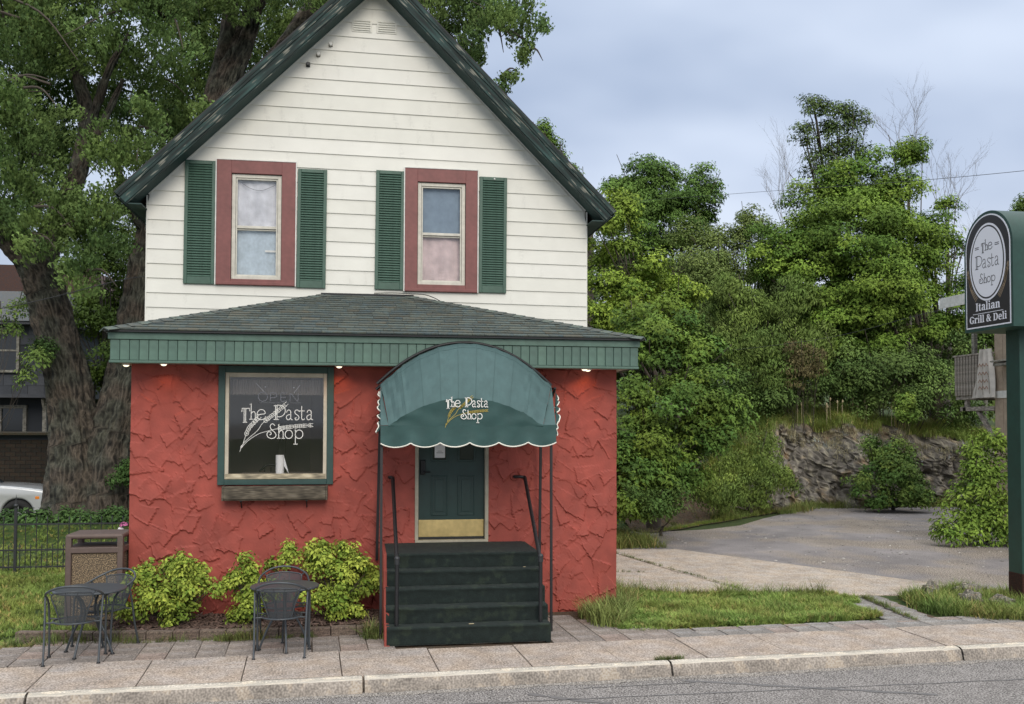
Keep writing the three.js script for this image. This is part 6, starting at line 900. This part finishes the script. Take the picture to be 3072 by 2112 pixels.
tree('understory_bush', 'dark thicket along the top of the rock ledge', LOBE.under, [17.4, -17.6], 0.1, 1.2, SPRIG.kite, { clumps: 7, size: 0.6, dense: 24, layer: 0.6 }, [0.065, 0.115, 0.03], [0.12, 0.18, 0.045], 1.15, 180, FOREST, M.twig, 'shrub');
tree('maple_tree', 'green maple showing behind the arched sign', LOBE.sign_back, [23, -17], 0.2, 4, SPRIG.maple, { clumps: 8, size: 0.6, dense: 20 }, [0.06, 0.115, 0.024], [0.12, 0.18, 0.034], 1.1, 190, FOREST);
tree('maple_tree', 'treetop peeping over the right slope of the white gable', LOBE.roof_peek, [7.6, -18.4], 0.2, 6, SPRIG.maple, { clumps: 12, size: 0.55, dense: 18 }, [0.075, 0.14, 0.024], [0.13, 0.21, 0.034], 1.05, 200, FOREST);
tree('ash_bush', 'leafy bright bush at the lot edge beside the sign post', LOBE.bush_r, [13.6, -6.3], 0.05, 0.5, SPRIG.bush, { clumps: 12, size: 0.4, dense: 34, layer: 0.6 }, [0.1, 0.18, 0.03], [0.2, 0.28, 0.045], 0.95, 210, null, M.twig, 'shrub');
tree('maple_bush', 'young maple bush growing against the rock face', LOBE.rock_maple, [16.0, -14.0], 0.05, 0.4, SPRIG.maple, { clumps: 16, size: 0.4, dense: 30 }, [0.065, 0.13, 0.03], [0.17, 0.225, 0.045], 0.9, 220, null, M.twig, 'shrub');
tree('wild_bush', 'loose green bushes left of the rock face', LOBE.left_rock, [11.0, -13.0], 0.05, 0.4, SPRIG.willow, { clumps: 12, size: 0.45, dense: 30, layer: 0.8 }, [0.09, 0.14, 0.034], [0.18, 0.24, 0.05], 1.0, 230, null, M.twig, 'shrub');
tree('low_bush', 'low dark bush on the ground behind the red wall corner', LOBE.low_dark, [6.9, -8.4], 0.04, 0.3, SPRIG.small, { clumps: 26, size: 0.32, dense: 46 }, [0.045, 0.09, 0.022], [0.08, 0.13, 0.03], 1.1, 240, null, M.twig, 'shrub');
tree('sapling', 'small bright sapling on top of the rock ledge', LOBE.top_sapling, [16.6, -15.2], 0.03, 0.3, SPRIG.maple, { clumps: 40, size: 0.25, dense: 50 }, [0.1, 0.18, 0.034], [0.2, 0.27, 0.045], 0.8, 250);
tree('dead_bush', 'brownish dying bush in the thicket', [[14.0, 4.9, -15.9, 0.55], [13.7, 4.2, -15.9, 0.45], [14.3, 4.4, -15.9, 0.4]], [14.1, -16.6], 0.04, 0.4, SPRIG.willow, { clumps: 12, size: 0.4, dense: 12, twigs: 6 }, [0.1, 0.085, 0.04], [0.13, 0.115, 0.05], 1.0, 260, null, M.twig, 'shrub');
[[LOBE.far_a, [14, -34], 'hazy green trees closing the slope behind the pale maple', 270], [LOBE.far_b, [21, -32], 'hazy green trees closing the slope behind the thicket', 275], [LOBE.far_c, [27, -28], 'hazy green trees closing the slope behind the sign', 280], [[[2, 6, -24, 2.6], [0.5, 4, -23, 2], [3.5, 4.2, -24, 2.2], [5.5, 6, -25, 2.4], [6.5, 3.8, -24, 2]], [3, -24], 'green trees standing behind the restaurant', 285], [[[-14, 6, -40, 3.5], [-18, 5, -41, 3], [-10, 5, -40, 3], [-22, 6, -42, 3.4], [-6, 4.5, -40, 2.6]], [-14, -40], 'far green trees behind the grey house', 290]].forEach(([l, b, label, sd]) => tree('slope_tree', label, l, b, 0.25, 4, SPRIG.big, { clumps: 3.2, size: 1.0, dense: 17, layer: 0.5 }, [0.09, 0.13, 0.04], [0.14, 0.19, 0.05], 1.5, sd, FOREST));
{ // leafless twigs rising from the canopy
  const bare = (label, base, tip, R, n, seed) => {
    const t = thing('bare_tree', label, 'tree', [base[0], groundY(base[0], base[2]) - 0.05, base[2]], 0, 'leafless trees on the slope'), r = rngOf(seed), out = [], B = t.position;
    const grow = (p, d, l, rad, dep) => { const e = [p[0] + d[0] * l, p[1] + d[1] * l, p[2] + d[2] * l], m = [lerp(p[0], e[0], 0.5) + (r() - 0.5) * l * 0.14, lerp(p[1], e[1], 0.5), lerp(p[2], e[2], 0.5)]; out.push(taper([p, m, e].map((q) => [q[0] - B.x, q[1] - B.y, q[2] - B.z]), [rad, rad * 0.8, rad * 0.55], 5, 5)); if (!dep) return; const k = 2 + (r() < 0.6 ? 1 : 0); for (let i = 0; i < k; i++) { const s = 0.45 + 0.55 * r(), q = [lerp(p[0], e[0], s), lerp(p[1], e[1], s), lerp(p[2], e[2], s)], v = V([d[0] + (r() - 0.5) * 1.25, d[1] + (r() - 0.35) * 0.7, d[2] + (r() - 0.5) * 1.1]).normalize(); grow(q, v.toArray(), l * (0.5 + 0.25 * r()), rad * 0.6, dep - 1); } };
    out.push(taper([[0, 0, 0], [(tip[0] - B.x) * 0.4, (base[1] - B.y) * 0.6, 0.1], [base[0] - B.x, base[1] - B.y, base[2] - B.z]], [0.13, 0.09, 0.06], 12, 6));
    const D = V([tip[0] - base[0], tip[1] - base[1], tip[2] - base[2]]), len = D.length(); D.normalize(); for (let i = 0; i < n; i++) grow([...base], V([D.x + (r() - 0.5) * R, D.y + (r() - 0.5) * R * 0.4, D.z + (r() - 0.5) * R * 0.6]).normalize().toArray(), len * (0.4 + 0.25 * r()), 0.011, 4);
    obj('trunk', out, M.twigPale, t);
  };
  bare('leafless grey twigs left of the oak top against the sky', [16.7, 9.6, -22.6], [15.6, 13.6, -22.7], 0.9, 6, 300); bare('leafless twigs standing highest right of the oak top', [21.9, 12.6, -22.7], [21.7, 16.2, -22.6], 0.7, 5, 310); bare('leafless twigs at the right shoulder of the big maple', [22.8, 10.4, -21.6], [22.9, 13.4, -21.6], 1.0, 6, 320); bare('thin leafless twigs just left of the arched sign', [22.8, 7.6, -19.6], [23.2, 10.2, -19.6], 1.1, 4, 330);
}
{ // yellow-green shrubs along the red wall
  const shrub = (label, lobes, x, z, seed, tips0) => { const rt = rngOf(seed + 7), tips = [...tips0]; for (const [a, b, c, R] of lobes) for (let k = 0; k < 3; k++) { const q = rt() * 6.283; tips.push([a + Math.cos(q) * R * 1.35, b + (0.2 + 1.0 * rt()) * R, Math.max(0.2, c + Math.sin(q) * R * 0.8)]); } const t = thing('golden_shrub', label, 'shrub', [x, 0.07, z], 0, 'yellow green shrubs along the red wall'), r = rngOf(seed), st = [];
    for (const [a, b, c, R] of lobes) for (let k = 0; k < 5; k++) { const e = [a + (r() - 0.5) * 2 * R - x, b + (r() - 0.2) * R * 1.1 - 0.07, c + (r() - 0.5) * 2 * R - z]; st.push(taper([[(r() - 0.5) * 0.15, 0, (r() - 0.5) * 0.12], [e[0] * 0.45, e[1] * 0.55, e[2] * 0.45], e], [0.011, 0.008, 0.003], 10, 5)); }
    for (const e of tips) st.push(taper([[(r() - 0.5) * 0.1, 0, 0], [(e[0] - x) * 0.5, (e[1] - 0.07) * 0.55, (e[2] - z) * 0.5], [e[0] - x, e[1] - 0.07, e[2] - z]], [0.009, 0.006, 0.003], 10, 5));
    obj('stems', st, M.twig, t);
    crown(t, 'foliage', crownSpots([...lobes.map(([a, b, c, R]) => [a, b, c, R * 0.84]), ...tips.map((e) => [e[0], e[1] - 0.03, e[2], 0.085])], { clumps: 38, size: 0.12, dense: 190, layer: 0.9, flat: 0.95 }, seed), SPRIG.shrub, [0.12, 0.2, 0.028], [0.42, 0.48, 0.08], 1.0, seed + 1, 1.0); };
  shrub('broad yellow green shrub at the left corner of the red wall', [[-2.58, 0.4, 0.6, 0.24], [-2.25, 0.5, 0.52, 0.3], [-1.95, 0.42, 0.6, 0.27], [-2.4, 0.62, 0.5, 0.2], [-2.1, 0.72, 0.48, 0.17], [-2.75, 0.28, 0.66, 0.16], [-2.2, 0.25, 0.75, 0.2]], -2.2, 0.5, 400, [[-2.3, 0.86, 0.5], [-2.62, 0.72, 0.5], [-1.95, 0.8, 0.5]]);
  shrub('thin lanky yellow green shrub between the two fuller shrubs', [[-1.42, 0.5, 0.5, 0.16], [-1.3, 0.32, 0.6, 0.16], [-1.12, 0.45, 0.52, 0.13], [-1.5, 0.62, 0.48, 0.14], [-1.35, 0.2, 0.75, 0.13]], -1.3, 0.5, 410, [[-1.4, 0.84, 0.46], [-1.05, 0.78, 0.46], [-0.9, 0.86, 0.45], [-0.87, 0.98, 0.46], [-0.8, 0.88, 0.45]]);
  shrub('tall yellow green shrub next to the entrance steps', [[-0.35, 0.62, 0.52, 0.3], [-0.1, 0.55, 0.5, 0.26], [-0.5, 0.4, 0.6, 0.22], [-0.2, 0.35, 0.64, 0.25], [-0.45, 0.82, 0.48, 0.18], [-0.12, 0.8, 0.48, 0.16], [0.05, 0.42, 0.52, 0.17], [-0.25, 0.2, 0.72, 0.16]], -0.3, 0.5, 420, [[-0.47, 1.02, 0.48], [-0.22, 0.98, 0.47], [0.18, 0.66, 0.48], [0.1, 0.5, 0.5], [-0.62, 0.8, 0.48]]);
}
{ // broad-leaved bed in front of the maple, and pink flowers by the wall
  const spots = []; const r = rngOf(500);
  const pl = (label, x, z, R, seed, tint, tint2) => { const y = groundY(x, z), t = thing('hosta', label, 'plant', [x, y, z], 0, 'broad leaved plants under the maple'); crown(t, 'foliage', crownSpots([[x, y + R * 0.4, z, R]], { clumps: 24, size: 0.3, dense: 60, flat: 0.5 }, seed), SPRIG.kite, tint, tint2, 1.1, seed); };
  [[-7.6, -9.9], [-7.05, -9.8], [-6.55, -10.0], [-6.0, -9.9], [-5.45, -9.9], [-5.0, -9.7]].forEach(([x, z], i) => pl(['leafy plant in front of the parked car wheel', 'leafy plant at the left foot of the maple', 'leafy plant before the middle of the maple trunk', 'leafy plant below the maple fork', 'leafy plant at the right foot of the maple', 'leafy plant between maple and red wall'][i], x, z, 0.22 + 0.07 * r(), 510 + i, [0.04, 0.085, 0.026], [0.075, 0.13, 0.036]));
  const f = thing('pink_flowers', 'pink flowers blooming at the left edge of the red wall', 'flowers', [-3.75, -0.02, -3.2]); obj('stems', [0, 1, 2].map((k) => rod([k * 0.03 - 0.03, 0, 0], [k * 0.05 - 0.06, 0.75 + k * 0.09, 0.02], 0.006, 5)), M.shutter, f);
  const fl = (x, y, z, R) => { const q = []; for (let i = 0; i < 26; i++) { const a = r() * 6.283, b = r() * 1.4, d = V([Math.cos(a) * Math.sin(b), Math.cos(b), Math.sin(a) * Math.sin(b)]), g = new THREE.CircleGeometry(R * 0.5, 6); g.scale(1, 0.7, 1); g.applyQuaternion(new THREE.Quaternion().setFromUnitVectors(new THREE.Vector3(0, 0, 1), d)); q.push(at(g, x + d.x * R, y + d.y * R, z + d.z * R)); } return q; };
  obj('bloom', fl(-0.06, 0.77, 0.02, 0.06), M.petal, f); obj('bloom', fl(0.0, 0.86, 0.03, 0.05), M.petalWhite, f); obj('bloom', fl(0.05, 0.93, 0.02, 0.06), M.petal, f);
  crown(f, 'foliage', crownSpots([[-3.8, 0.35, -3.2, 0.25], [-3.7, 0.55, -3.2, 0.15]], { clumps: 40, size: 0.2, dense: 60 }, 530), SPRIG.kite, [0.03, 0.07, 0.02], [0.05, 0.1, 0.025], 0.8, 531);
}
{ // rock ledge at the end of the parking lot
  const n = 150, m = 60, pos = [], uv = [], idx = [];
  for (let j = 0; j <= m; j++) for (let i = 0; i <= n; i++) {
    const s = i / n, t = j / m, x = lerp(11.2, 20.5, s), z0 = lotEdge(x) +  0.55 * Math.sin(x * 1.3) - (x < 12.6 ? (12.6 - x) * 1.5 : 0) + (x > 17 ? (x - 17) * 0.25 : 0), top = 2.55 * sstep(11.0, 13.2, x) * (1 - 0.25 * sstep(17.4, 20.5, x)) + 0.25 * N2(x * 0.7, 5) + 0.15;
    let y, z; if (t < 0.7) { const q = t / 0.7; y = -0.1 + top * Math.pow(q, 0.95); z = z0 + 0.9 - 0.75 * q - 0.5 * Math.pow(q, 5); } else { const q = (t - 0.7) / 0.3; y = -0.1 + top + 0.5 * q - 0.05; z = z0 - 0.35 - 3.2 * q; }
    const face = 1 - sstep(0.66, 0.8, t), xs = Math.round((x + 0.18 * N2(y * 1.1, x * 0.6)) * 2.6) / 2.6, ys = Math.round((y + 0.25 * N2(x * 1.3, y)) * 1.6) / 1.6, cr = 0.9 * N3(xs * 3.7, ys * 2.9, 3) + 0.35 * N3(x * 4.1, y * 1.3, 7) + 0.2 * N3(x * 7, y * 6, 2), st = Math.floor(N3(x * 0.7, y * 0.9, 9) * 3) / 3;
    pos.push(x + 0.08 * N3(x * 3, y * 3, 1) * face, y + 0.06 * N3(x * 2, y * 2, 11), z + face * (0.2 * cr + 0.25 * st)); uv.push(x, y + z * 0.3);
  }
  for (let j = 0; j < m; j++) for (let i = 0; i < n; i++) { const a = j * (n + 1) + i, b = a + n + 1; idx.push(a, a + 1, b, b, a + 1, b + 1); }
  const g = new THREE.BufferGeometry(); g.setAttribute('position', new THREE.Float32BufferAttribute(pos, 3)); g.setAttribute('uv', new THREE.Float32BufferAttribute(uv, 2)); g.setIndex(idx);
  const gg = g.toNonIndexed(); gg.computeVertexNormals();
  const rk = obj('rock_ledge', gg, M.rock); tag(rk, 'dark cracked rock ledge at the end of the parking lot', 'rock');
  // grass and straw on its top and brow, weeds at its foot
  const P = (i, j) => { const k = (j * (n + 1) + i) * 3; return [pos[k], pos[k + 1], pos[k + 2]]; }, r = rngOf(600), topG = [], straw = [], foot = [];
  for (let q = 0; q < 9000; q++) { const i = Math.floor(r() * (n + 1)), j = Math.floor(lerp(0.68, 1, r()) * m), p = P(i, j); topG.push([p[0] + (r() - 0.5) * 0.1, p[1] - 0.02, p[2] + (r() - 0.5) * 0.1, 0.9 + 0.9 * r()]); }
  for (let q = 0; q < 4200; q++) { const i = Math.floor(r() * (n + 1)), j = Math.floor(lerp(0.4, 0.76, Math.sqrt(r())) * m), p = P(i, j); if (N2(p[0] * 1.1, p[1] * 1.4) > -0.1) straw.push([p[0], p[1] - 0.02, p[2] + 0.02, 0.7 + 0.8 * r()]); }
  for (let q = 0; q < 1600; q++) { const x = lerp(9.5, 20, r()), z = lotEdge(x) + 0.35 + 0.9 * r() * r(); foot.push([x, 0, z - 0.5 * (x < 12 ? 1 : -0.6), 0.5 + 0.9 * r()]); }
  grass('ledge_grass', 'green grass growing on top of the rock ledge', topG, TUFT[2], [0.25, 0.37, 0.095], 0.35, 601); grass('ledge_straw', 'dry straw hanging over the brow of the rock ledge', straw, TUFT[1], [0.46, 0.42, 0.27], 0.35, 602); grass('foot_weed', 'weeds along the foot of the rock ledge', foot, TUFT[2], [0.14, 0.2, 0.055], 0.4, 603);
  const bankG = []; for (let q = 0; q < 2600; q++) { const x = lerp(7, 12.5, r()), z = lotEdge(x) - r() * 4; if (N2(x * 0.9, z * 0.9) < -0.15 && lotEdge(x) - z < 2.4) continue; bankG.push([x, groundY(x, z), z, 0.4 + 0.7 * r()]); }
  grass('bank_grass', 'patchy grass and weeds on the soil bank', bankG, TUFT[1], [0.14, 0.195, 0.055], 0.4, 604);
  const edgeG = []; for (let q = 0; q < 900; q++) { const t = r(), x = lerp(7.2, 12.2, t); edgeG.push([x, 0, lotEdge(x) + 0.25 + 0.3 * r(), 0.4 + 0.5 * r()]); }
  grass('edge_grass', 'bright grass fringe between soil bank and asphalt', edgeG, TUFT[1], [0.16, 0.25, 0.05], 0.3, 605);
  const slopeG = []; for (let q = 0; q < 2600; q++) { const x = lerp(10.2, 13.2, r()), z = lotEdge(x) - 0.2 - r() * 3.2; slopeG.push([x, Math.max(groundY(x, z), x > 12 ? 0.2 : 0) + 0.02, z, 0.6 + 0.8 * r()]); }
  grass('slope_grass', 'rough green grass sloping down left of the rock ledge', slopeG, TUFT[2], [0.17, 0.24, 0.065], 0.35, 606);
  // tall seed heads
  for (let k = 0; k < 15; k++) { const x = [14.0, 14.15, 15.0, 15.1, 15.2, 15.35, 15.5, 15.62, 16.0, 16.2, 16.32, 16.4, 17.2, 17.4, 17.8][k] + 0.05 * r(), z = -16.2 - 0.4 * r(), y = 2.55, h = 0.55 + 0.35 * r(), s = thing('seed_head', 'pale dry seed head standing in the ledge grass', 'weed', [x, y, z], 0, 'dry seed heads on the rock ledge'); obj('stalk', rod([0, 0, 0], [0.04 * (r() - 0.5), h, 0], 0.007, 5), M.straw, s); obj('head', at(new THREE.IcosahedronGeometry(0.038, 1).scale(0.8, 1.5, 0.8), 0, h, 0), M.straw, s); }
}
// ---------------------------------------------------------------- neighbours, car and wires
{ // grey shingled house on the left
  const h = thing('grey_house', 'old grey shingled house behind the maple', 'building', [-12.2, 0, -22.3], -0.06), r = rngOf(700);
  obj('wall', [bx(-7, 2.0, 3.5, 5.95, -6, -0.06), bx(-7, 1.6, 0, 3.5, -6, -1.0)], M.slateDark, h);
  const sg = rbx(-0.265, 0.265, -0.178, 0.178, -0.012, 0.012, 0.004);
  for (let j = 0; j < 7; j++) for (let i = 0; i < 9; i++) { const x = -2.6 + i * 0.54 + (j % 2) * 0.27, y = 3.68 + j * 0.352; if (x > 1.75 || (x > -0.42 && x < 0.75 && y > 4.25 && y < 5.85)) continue; const m = obj('shingle', sg, M.slate[Math.floor(r() * 3)], h); m.position.set(x, y, -0.045 + 0.004 * r()); m.rotation.x = -0.03; }
  const w = obj('window', [bx(-0.3, 0.62, 5.74, 5.84, -0.05, 0.03), bx(-0.3, 0.62, 4.3, 4.38, -0.05, 0.05), bx(0.53, 0.62, 4.38, 5.74, -0.05, 0.025), bx(-0.3, -0.21, 4.38, 5.74, -0.05, 0.025), bx(-0.21, 0.53, 5.03, 5.09, -0.05, 0.018)], M.oldTrim, h); obj('pane', bx(-0.21, 0.53, 4.38, 5.74, -0.05, -0.02), M.darkGlass, w); obj('curtain', bx(-0.2, 0.52, 4.5, 5.6, -0.055, -0.051), M.oldTrim, w);
  obj('belt_board', bx(-7, 2.02, 3.44, 3.56, -1.0, -0.01), M.slate[1], h); obj('eave', [bx(-7.2, 2.3, 5.93, 6.03, -6, 0.4)], M.slate[1], h);
  const rf = (() => { const g = new THREE.BufferGeometry(); const P = [[-7.3, 6.04, 0.45], [2.4, 6.04, 0.45], [1.2, 7.5, -3], [-7.3, 7.5, -3], [2.4, 6.04, -6.4], [-7.3, 6.04, -6.4]], p = []; for (const t of [[0, 1, 2], [0, 2, 3], [1, 4, 2], [3, 2, 4], [3, 4, 5]]) for (const k of t) p.push(...P[k]); g.setAttribute('position', new THREE.Float32BufferAttribute(p, 3)); g.computeVertexNormals(); return boxUV(g); })();
  const dbl = M.farRoof.clone(); dbl.side = THREE.DoubleSide; obj('roof', rf, dbl, h);
  const pw = obj('porch_window', [bx(-0.4, -0.3, 2.1, 3.2, -1.0, -0.9), bx(0.42, 0.54, 2.1, 3.2, -1.0, -0.9), bx(-0.3, 0.42, 3.08, 3.2, -1.0, -0.9), bx(-0.3, 0.42, 2.1, 2.18, -1.0, -0.88)], M.oldTrim, h); obj('pane', bx(-0.3, 0.42, 2.18, 3.08, -1.0, -0.96), M.darkGlass, pw);
  obj('porch_post', [bx(1.28, 1.4, 2.1, 3.44, -0.5, -0.38), bar([1.34, 3.4, -0.2], [1.34, 2.95, -0.44], 0.08, 0.08)], M.oldTrim, h);
}
{ const h = thing('red_roofed_house', 'distant house with red roof and chimney behind the grey one', 'building', [-15.5, 0, -36]); obj('wall', bx(-5, 3, 0, 8.6, -5, 0), M.slate[0], h); const g = new THREE.ExtrudeGeometry(new THREE.Shape([[-5.5, 8.6], [3.5, 8.6], [2.6, 10.1], [-5.5, 10.1]].map((p) => new THREE.Vector2(...p))), { depth: 5, bevelEnabled: false }); obj('roof', boxUV(at(g, 0, 0, -4.7)), M.redRoof, h); obj('chimney', bx(-1.2, -0.4, 9.8, 12.2, -3, -2.2), M.oldBrick[1], h); }
{ // low outbuilding with brick-pattern walls
  const s = thing('outbuilding', 'low dark brick patterned outbuilding behind the parked car', 'building', [-11.6, 0, -18.5], -0.06), r = rngOf(720);
  obj('wall', bx(-5, 3.4, 0, 2.2, -4, -0.03), M.slateDark, s);
  const b = rbx(-0.148, 0.148, -0.058, 0.058, -0.012, 0.012, 0.004); for (let j = 0; j < 16; j++) for (let i = 0; i < 11; i++) { const m = obj('brick', b, M.oldBrick[Math.floor(r() * 3)], s); m.position.set(-0.15 + i * 0.305 + (j % 2) * 0.15, 0.1 + j * 0.126, -0.02); }
  obj('roof', [bx(-5.2, 3.6, 2.2, 2.27, -4.2, 0.3), bar([-0.8, 2.3, 0.3], [-0.8, 2.75, -2], 8.8, 0.04, [1, 0, 0])], M.mossRoof, s);
}
{ // silver sport utility vehicle, nose to the right
  const c = thing('parked_car', 'silver parked car whose front shows left of the maple', 'car', [-8.52, 0, -12.75], 0.03); c.scale.setScalar(0.9);   // wheel centre near x = 0.3
  const side = new THREE.Shape(); side.moveTo(-3.5, 0.42); side.lineTo(-2.75, 0.42); side.absarc(-2.35, 0.42, 0.44, Math.PI, 0, true); side.lineTo(-0.12, 0.36); side.absarc(0.36, 0.4, 0.46, Math.PI, 0, true); side.lineTo(1.1, 0.4); side.quadraticCurveTo(1.2, 0.42, 1.2, 0.55); side.lineTo(1.17, 0.78); side.quadraticCurveTo(1.12, 0.93, 0.95, 0.97); side.quadraticCurveTo(0.3, 1.08, -0.35, 1.1); side.lineTo(-3.45, 1.12); side.quadraticCurveTo(-3.55, 0.8, -3.5, 0.42);
  const ex = (sh, d, bv) => { const g = new THREE.ExtrudeGeometry(sh, { depth: d - 2 * bv, bevelEnabled: true, bevelSize: bv * 0.7, bevelThickness: bv, bevelSegments: 4, curveSegments: 20 }); return toCreasedNormals(at(g, 0, 0, -d / 2 + bv), 0.7); };
  obj('body', boxUV(ex(side, 1.84, 0.09)), M.carPaint, c);
  const cab = new THREE.Shape([[-0.45, 1.1], [-1.1, 1.66], [-3.2, 1.68], [-3.42, 1.1]].map((p) => new THREE.Vector2(...p))); obj('cabin', boxUV(ex(cab, 1.6, 0.08)), M.darkGlass, c); obj('roof_panel', rbx(-3.15, -1.15, 1.66, 1.72, -0.7, 0.7, 0.03, 3), M.carPaint, c);
  for (const z of [-0.83, 0.83]) for (const x of [-2.35, 0.36]) { const s = Math.sign(z), w = obj('wheel', at(new THREE.TorusGeometry(0.29, 0.1, 14, 40).scale(1, 1, 1.15), x, 0.38, z), M.tyre, c); obj('rim', [at(new THREE.CylinderGeometry(0.235, 0.235, 0.1, 32, 1, true).rotateX(Math.PI / 2), x, 0.38, z + s * 0.04), ...[0, 1, 2, 3, 4].map((k) => { const a = k * 1.2566 + 0.3; return bar([x, 0.38, z + s * 0.075], [x + Math.cos(a) * 0.23, 0.38 + Math.sin(a) * 0.23, z + s * 0.085], 0.07, 0.03, [0, 0, 1]); }), at(new THREE.CylinderGeometry(0.06, 0.06, 0.05, 20).rotateX(Math.PI / 2), x, 0.38, z + s * 0.08)], M.alloy, w); obj('disc', at(new THREE.CylinderGeometry(0.22, 0.22, 0.04, 24).rotateX(Math.PI / 2), x, 0.38, z), M.black, w); }
  obj('arch_liner', [0.36, -2.35].map((x) => bx(x - 0.42, x + 0.42, 0.4, 0.82, -0.78, 0.78)), M.black, c);
  for (const z of [-0.7, 0.7]) { const s = Math.sign(z); const l = obj('headlight', [rbx(0.84, 1.14, 0.74, 0.9, z - 0.2, z + 0.2, 0.05, 3)], M.lampGlass, c); obj('turn_signal', rbx(0.8, 0.92, 0.78, 0.87, z + s * 0.14, z + s * 0.225, 0.02, 2), M.amber, l); }
  obj('bumper', rbx(0.9, 1.26, 0.38, 0.6, -0.9, 0.9, 0.08, 4), M.carPaint, c); obj('grille', rbx(1.12, 1.2, 0.62, 0.86, -0.42, 0.42, 0.02), M.black, c); obj('door_line', [bx(-0.62, -0.605, 0.45, 1.08, 0.915, 0.925), bx(-1.72, -1.705, 0.45, 1.08, 0.915, 0.925)], M.black, c); obj('trim_strip', [rbx(-3.4, -0.15, 0.55, 0.62, 0.915, 0.935, 0.008)], M.tyre, c);
}
{ // tan building with a wooden balcony at its rear corner, right edge of the view
  const b = thing('tan_building', 'tan panelled building at the right edge behind the sign', 'building', [14.72, 0, -7.5]);
  obj('wall', bx(0.015, 9, 0, 6.6, 0, 8.2), M.tan, b);
  const pn = [rbx(-0.008, 0.008, 0, 2.93, 0.004, 0.284, 0.003), rbx(-0.008, 0.008, 3.37, 6.5, 0.004, 0.284, 0.003)];
  for (let i = 0; i < 28; i++) for (const g of pn) { const m = obj('wall_panel', g, M.tan, b); m.position.set(0.006, g === pn[0] ? 0.27 : 0, 0.29 * i); }
  obj('band_board', rbx(-0.022, 0.012, 3.2, 3.37, -0.01, 8.2, 0.005), M.white, b); obj('lower_panel_strip', bx(0.001, 0.014, 0, 0.27, 0, 8.2), M.tan, b);
  obj('ledge', [rbx(-0.3, 0.0, 3.93, 4.0, 0.35, 1.6, 0.01), rbx(-0.34, 0.0, 4.02, 4.06, 0.3, 1.65, 0.01)], M.oldTrim, b);
  obj('eave', [bx(-0.25, 9, 5.62, 5.72, -1.7, 8.6), bx(-0.28, -0.25, 5.5, 5.76, -1.72, 8.6)], M.white, b);
  const d = obj('balcony', [bx(0.0, 2.5, 3.36, 3.42, -1.42, -0.01), bx(-0.03, 0.0, 3.2, 3.355, -1.45, -0.01), bx(0, 2.5, 3.2, 3.355, -1.45, -1.42)], M.greywood, b);
  obj('lower_beam', [bx(-0.02, 2.5, 2.92, 3.01, -1.2, -1.08), bx(-0.02, 0.06, 2.92, 3.02, -1.3, -0.01)], M.greywood, d); obj('beam_strut', bx(0, 0.08, 3.02, 3.2, -1.15, -1.05), M.greywood, d); obj('brace', bar([0.05, 2.2, -0.03], [0.05, 2.92, -0.7], 0.08, 0.08, [1, 0, 0]), M.greywood, d);
  const bal = rbx(-0.02, 0.02, -0.49, 0.49, -0.036, 0.036, 0.004); for (let z = -1.4; z < -0.02; z += 0.115) { const m = obj('baluster', bal, M.greywood, d); m.position.set(-0.05, 3.79, z); } for (let x = 0.1; x < 2.4; x += 0.11) { const m = obj('baluster', bal, M.greywood, d); m.position.set(x, 3.79, -1.47); }
  obj('handrail', [rbx(-0.08, 0.02, 4.26, 4.3, -1.5, 0), rbx(0.02, 2.5, 4.26, 4.3, -1.5, -1.42)], M.greywood, d); obj('post', rbx(0.0, 0.1, 3.42, 5.62, -0.86, -0.76), M.oldTrim, d);
  const bl = thing('blanket', 'patterned blanket hung over the balcony rail', 'blanket', [14.62, 3.3, -7.68]), g = new THREE.PlaneGeometry(0.8, 1.15, 14, 30), p = g.attributes.position; for (let i = 0; i < p.count; i++) { const x = p.getX(i), y = p.getY(i) / 1.1 + 0.5; p.setX(i, x * (0.55 + 0.5 * (1 - y)) - 0.1 * (1 - y)); p.setZ(i, 0.04 * Math.sin(x * 24 + y * 3)); } g.computeVertexNormals(); g.rotateY(-Math.PI / 2); obj('cloth', at(g, 0, 0.5, 0), M.blanket, bl);
  for (const y of [0.12, 0.28, 0.46, 0.66]) { const q = []; for (let i = 0; i < 6; i++) q.push(bar([-0.05, y + (i % 2) * 0.07, -0.22 + i * 0.06], [-0.05, y + ((i + 1) % 2) * 0.07, -0.16 + i * 0.06], 0.008, 0.018)); obj('stripe', q, M.blanketBrown, bl); }
}
{ // overhead wires
  const wire = (label, pts, r) => tag(obj('overhead_wire', tube(pts, r, 80, 5), M.black), label, 'wire', 'overhead wires');
  wire('thin overhead wire crossing the treetops right of the gable', [[16.5, 7.6, -1.0], [13.61, 7.86, -4.94], [12.77, 10.3, -17.14], [10.17, 11.8, -25.62]], 0.006);
  wire('lower overhead wire sagging before the thicket', [[12.9, 5.05, -5.0], [12.08, 4.98, -5.27], [11.4, 4.72, -9.2], [9.4, 4.55, -12.2], [6.9, 4.45, -14.0]], 0.006);
  wire('overhead wire passing before the big maple trunk', [[-8, 3.2, 0.5], [-5.18, 4.21, -1.95], [-3.98, 5.3, -5.77], [-3.3, 5.6, -8]], 0.007);
}
scene.traverse((o) => { if (o.isMesh) { o.castShadow = true; o.receiveShadow = true; } });
renderer.render(scene, camera);
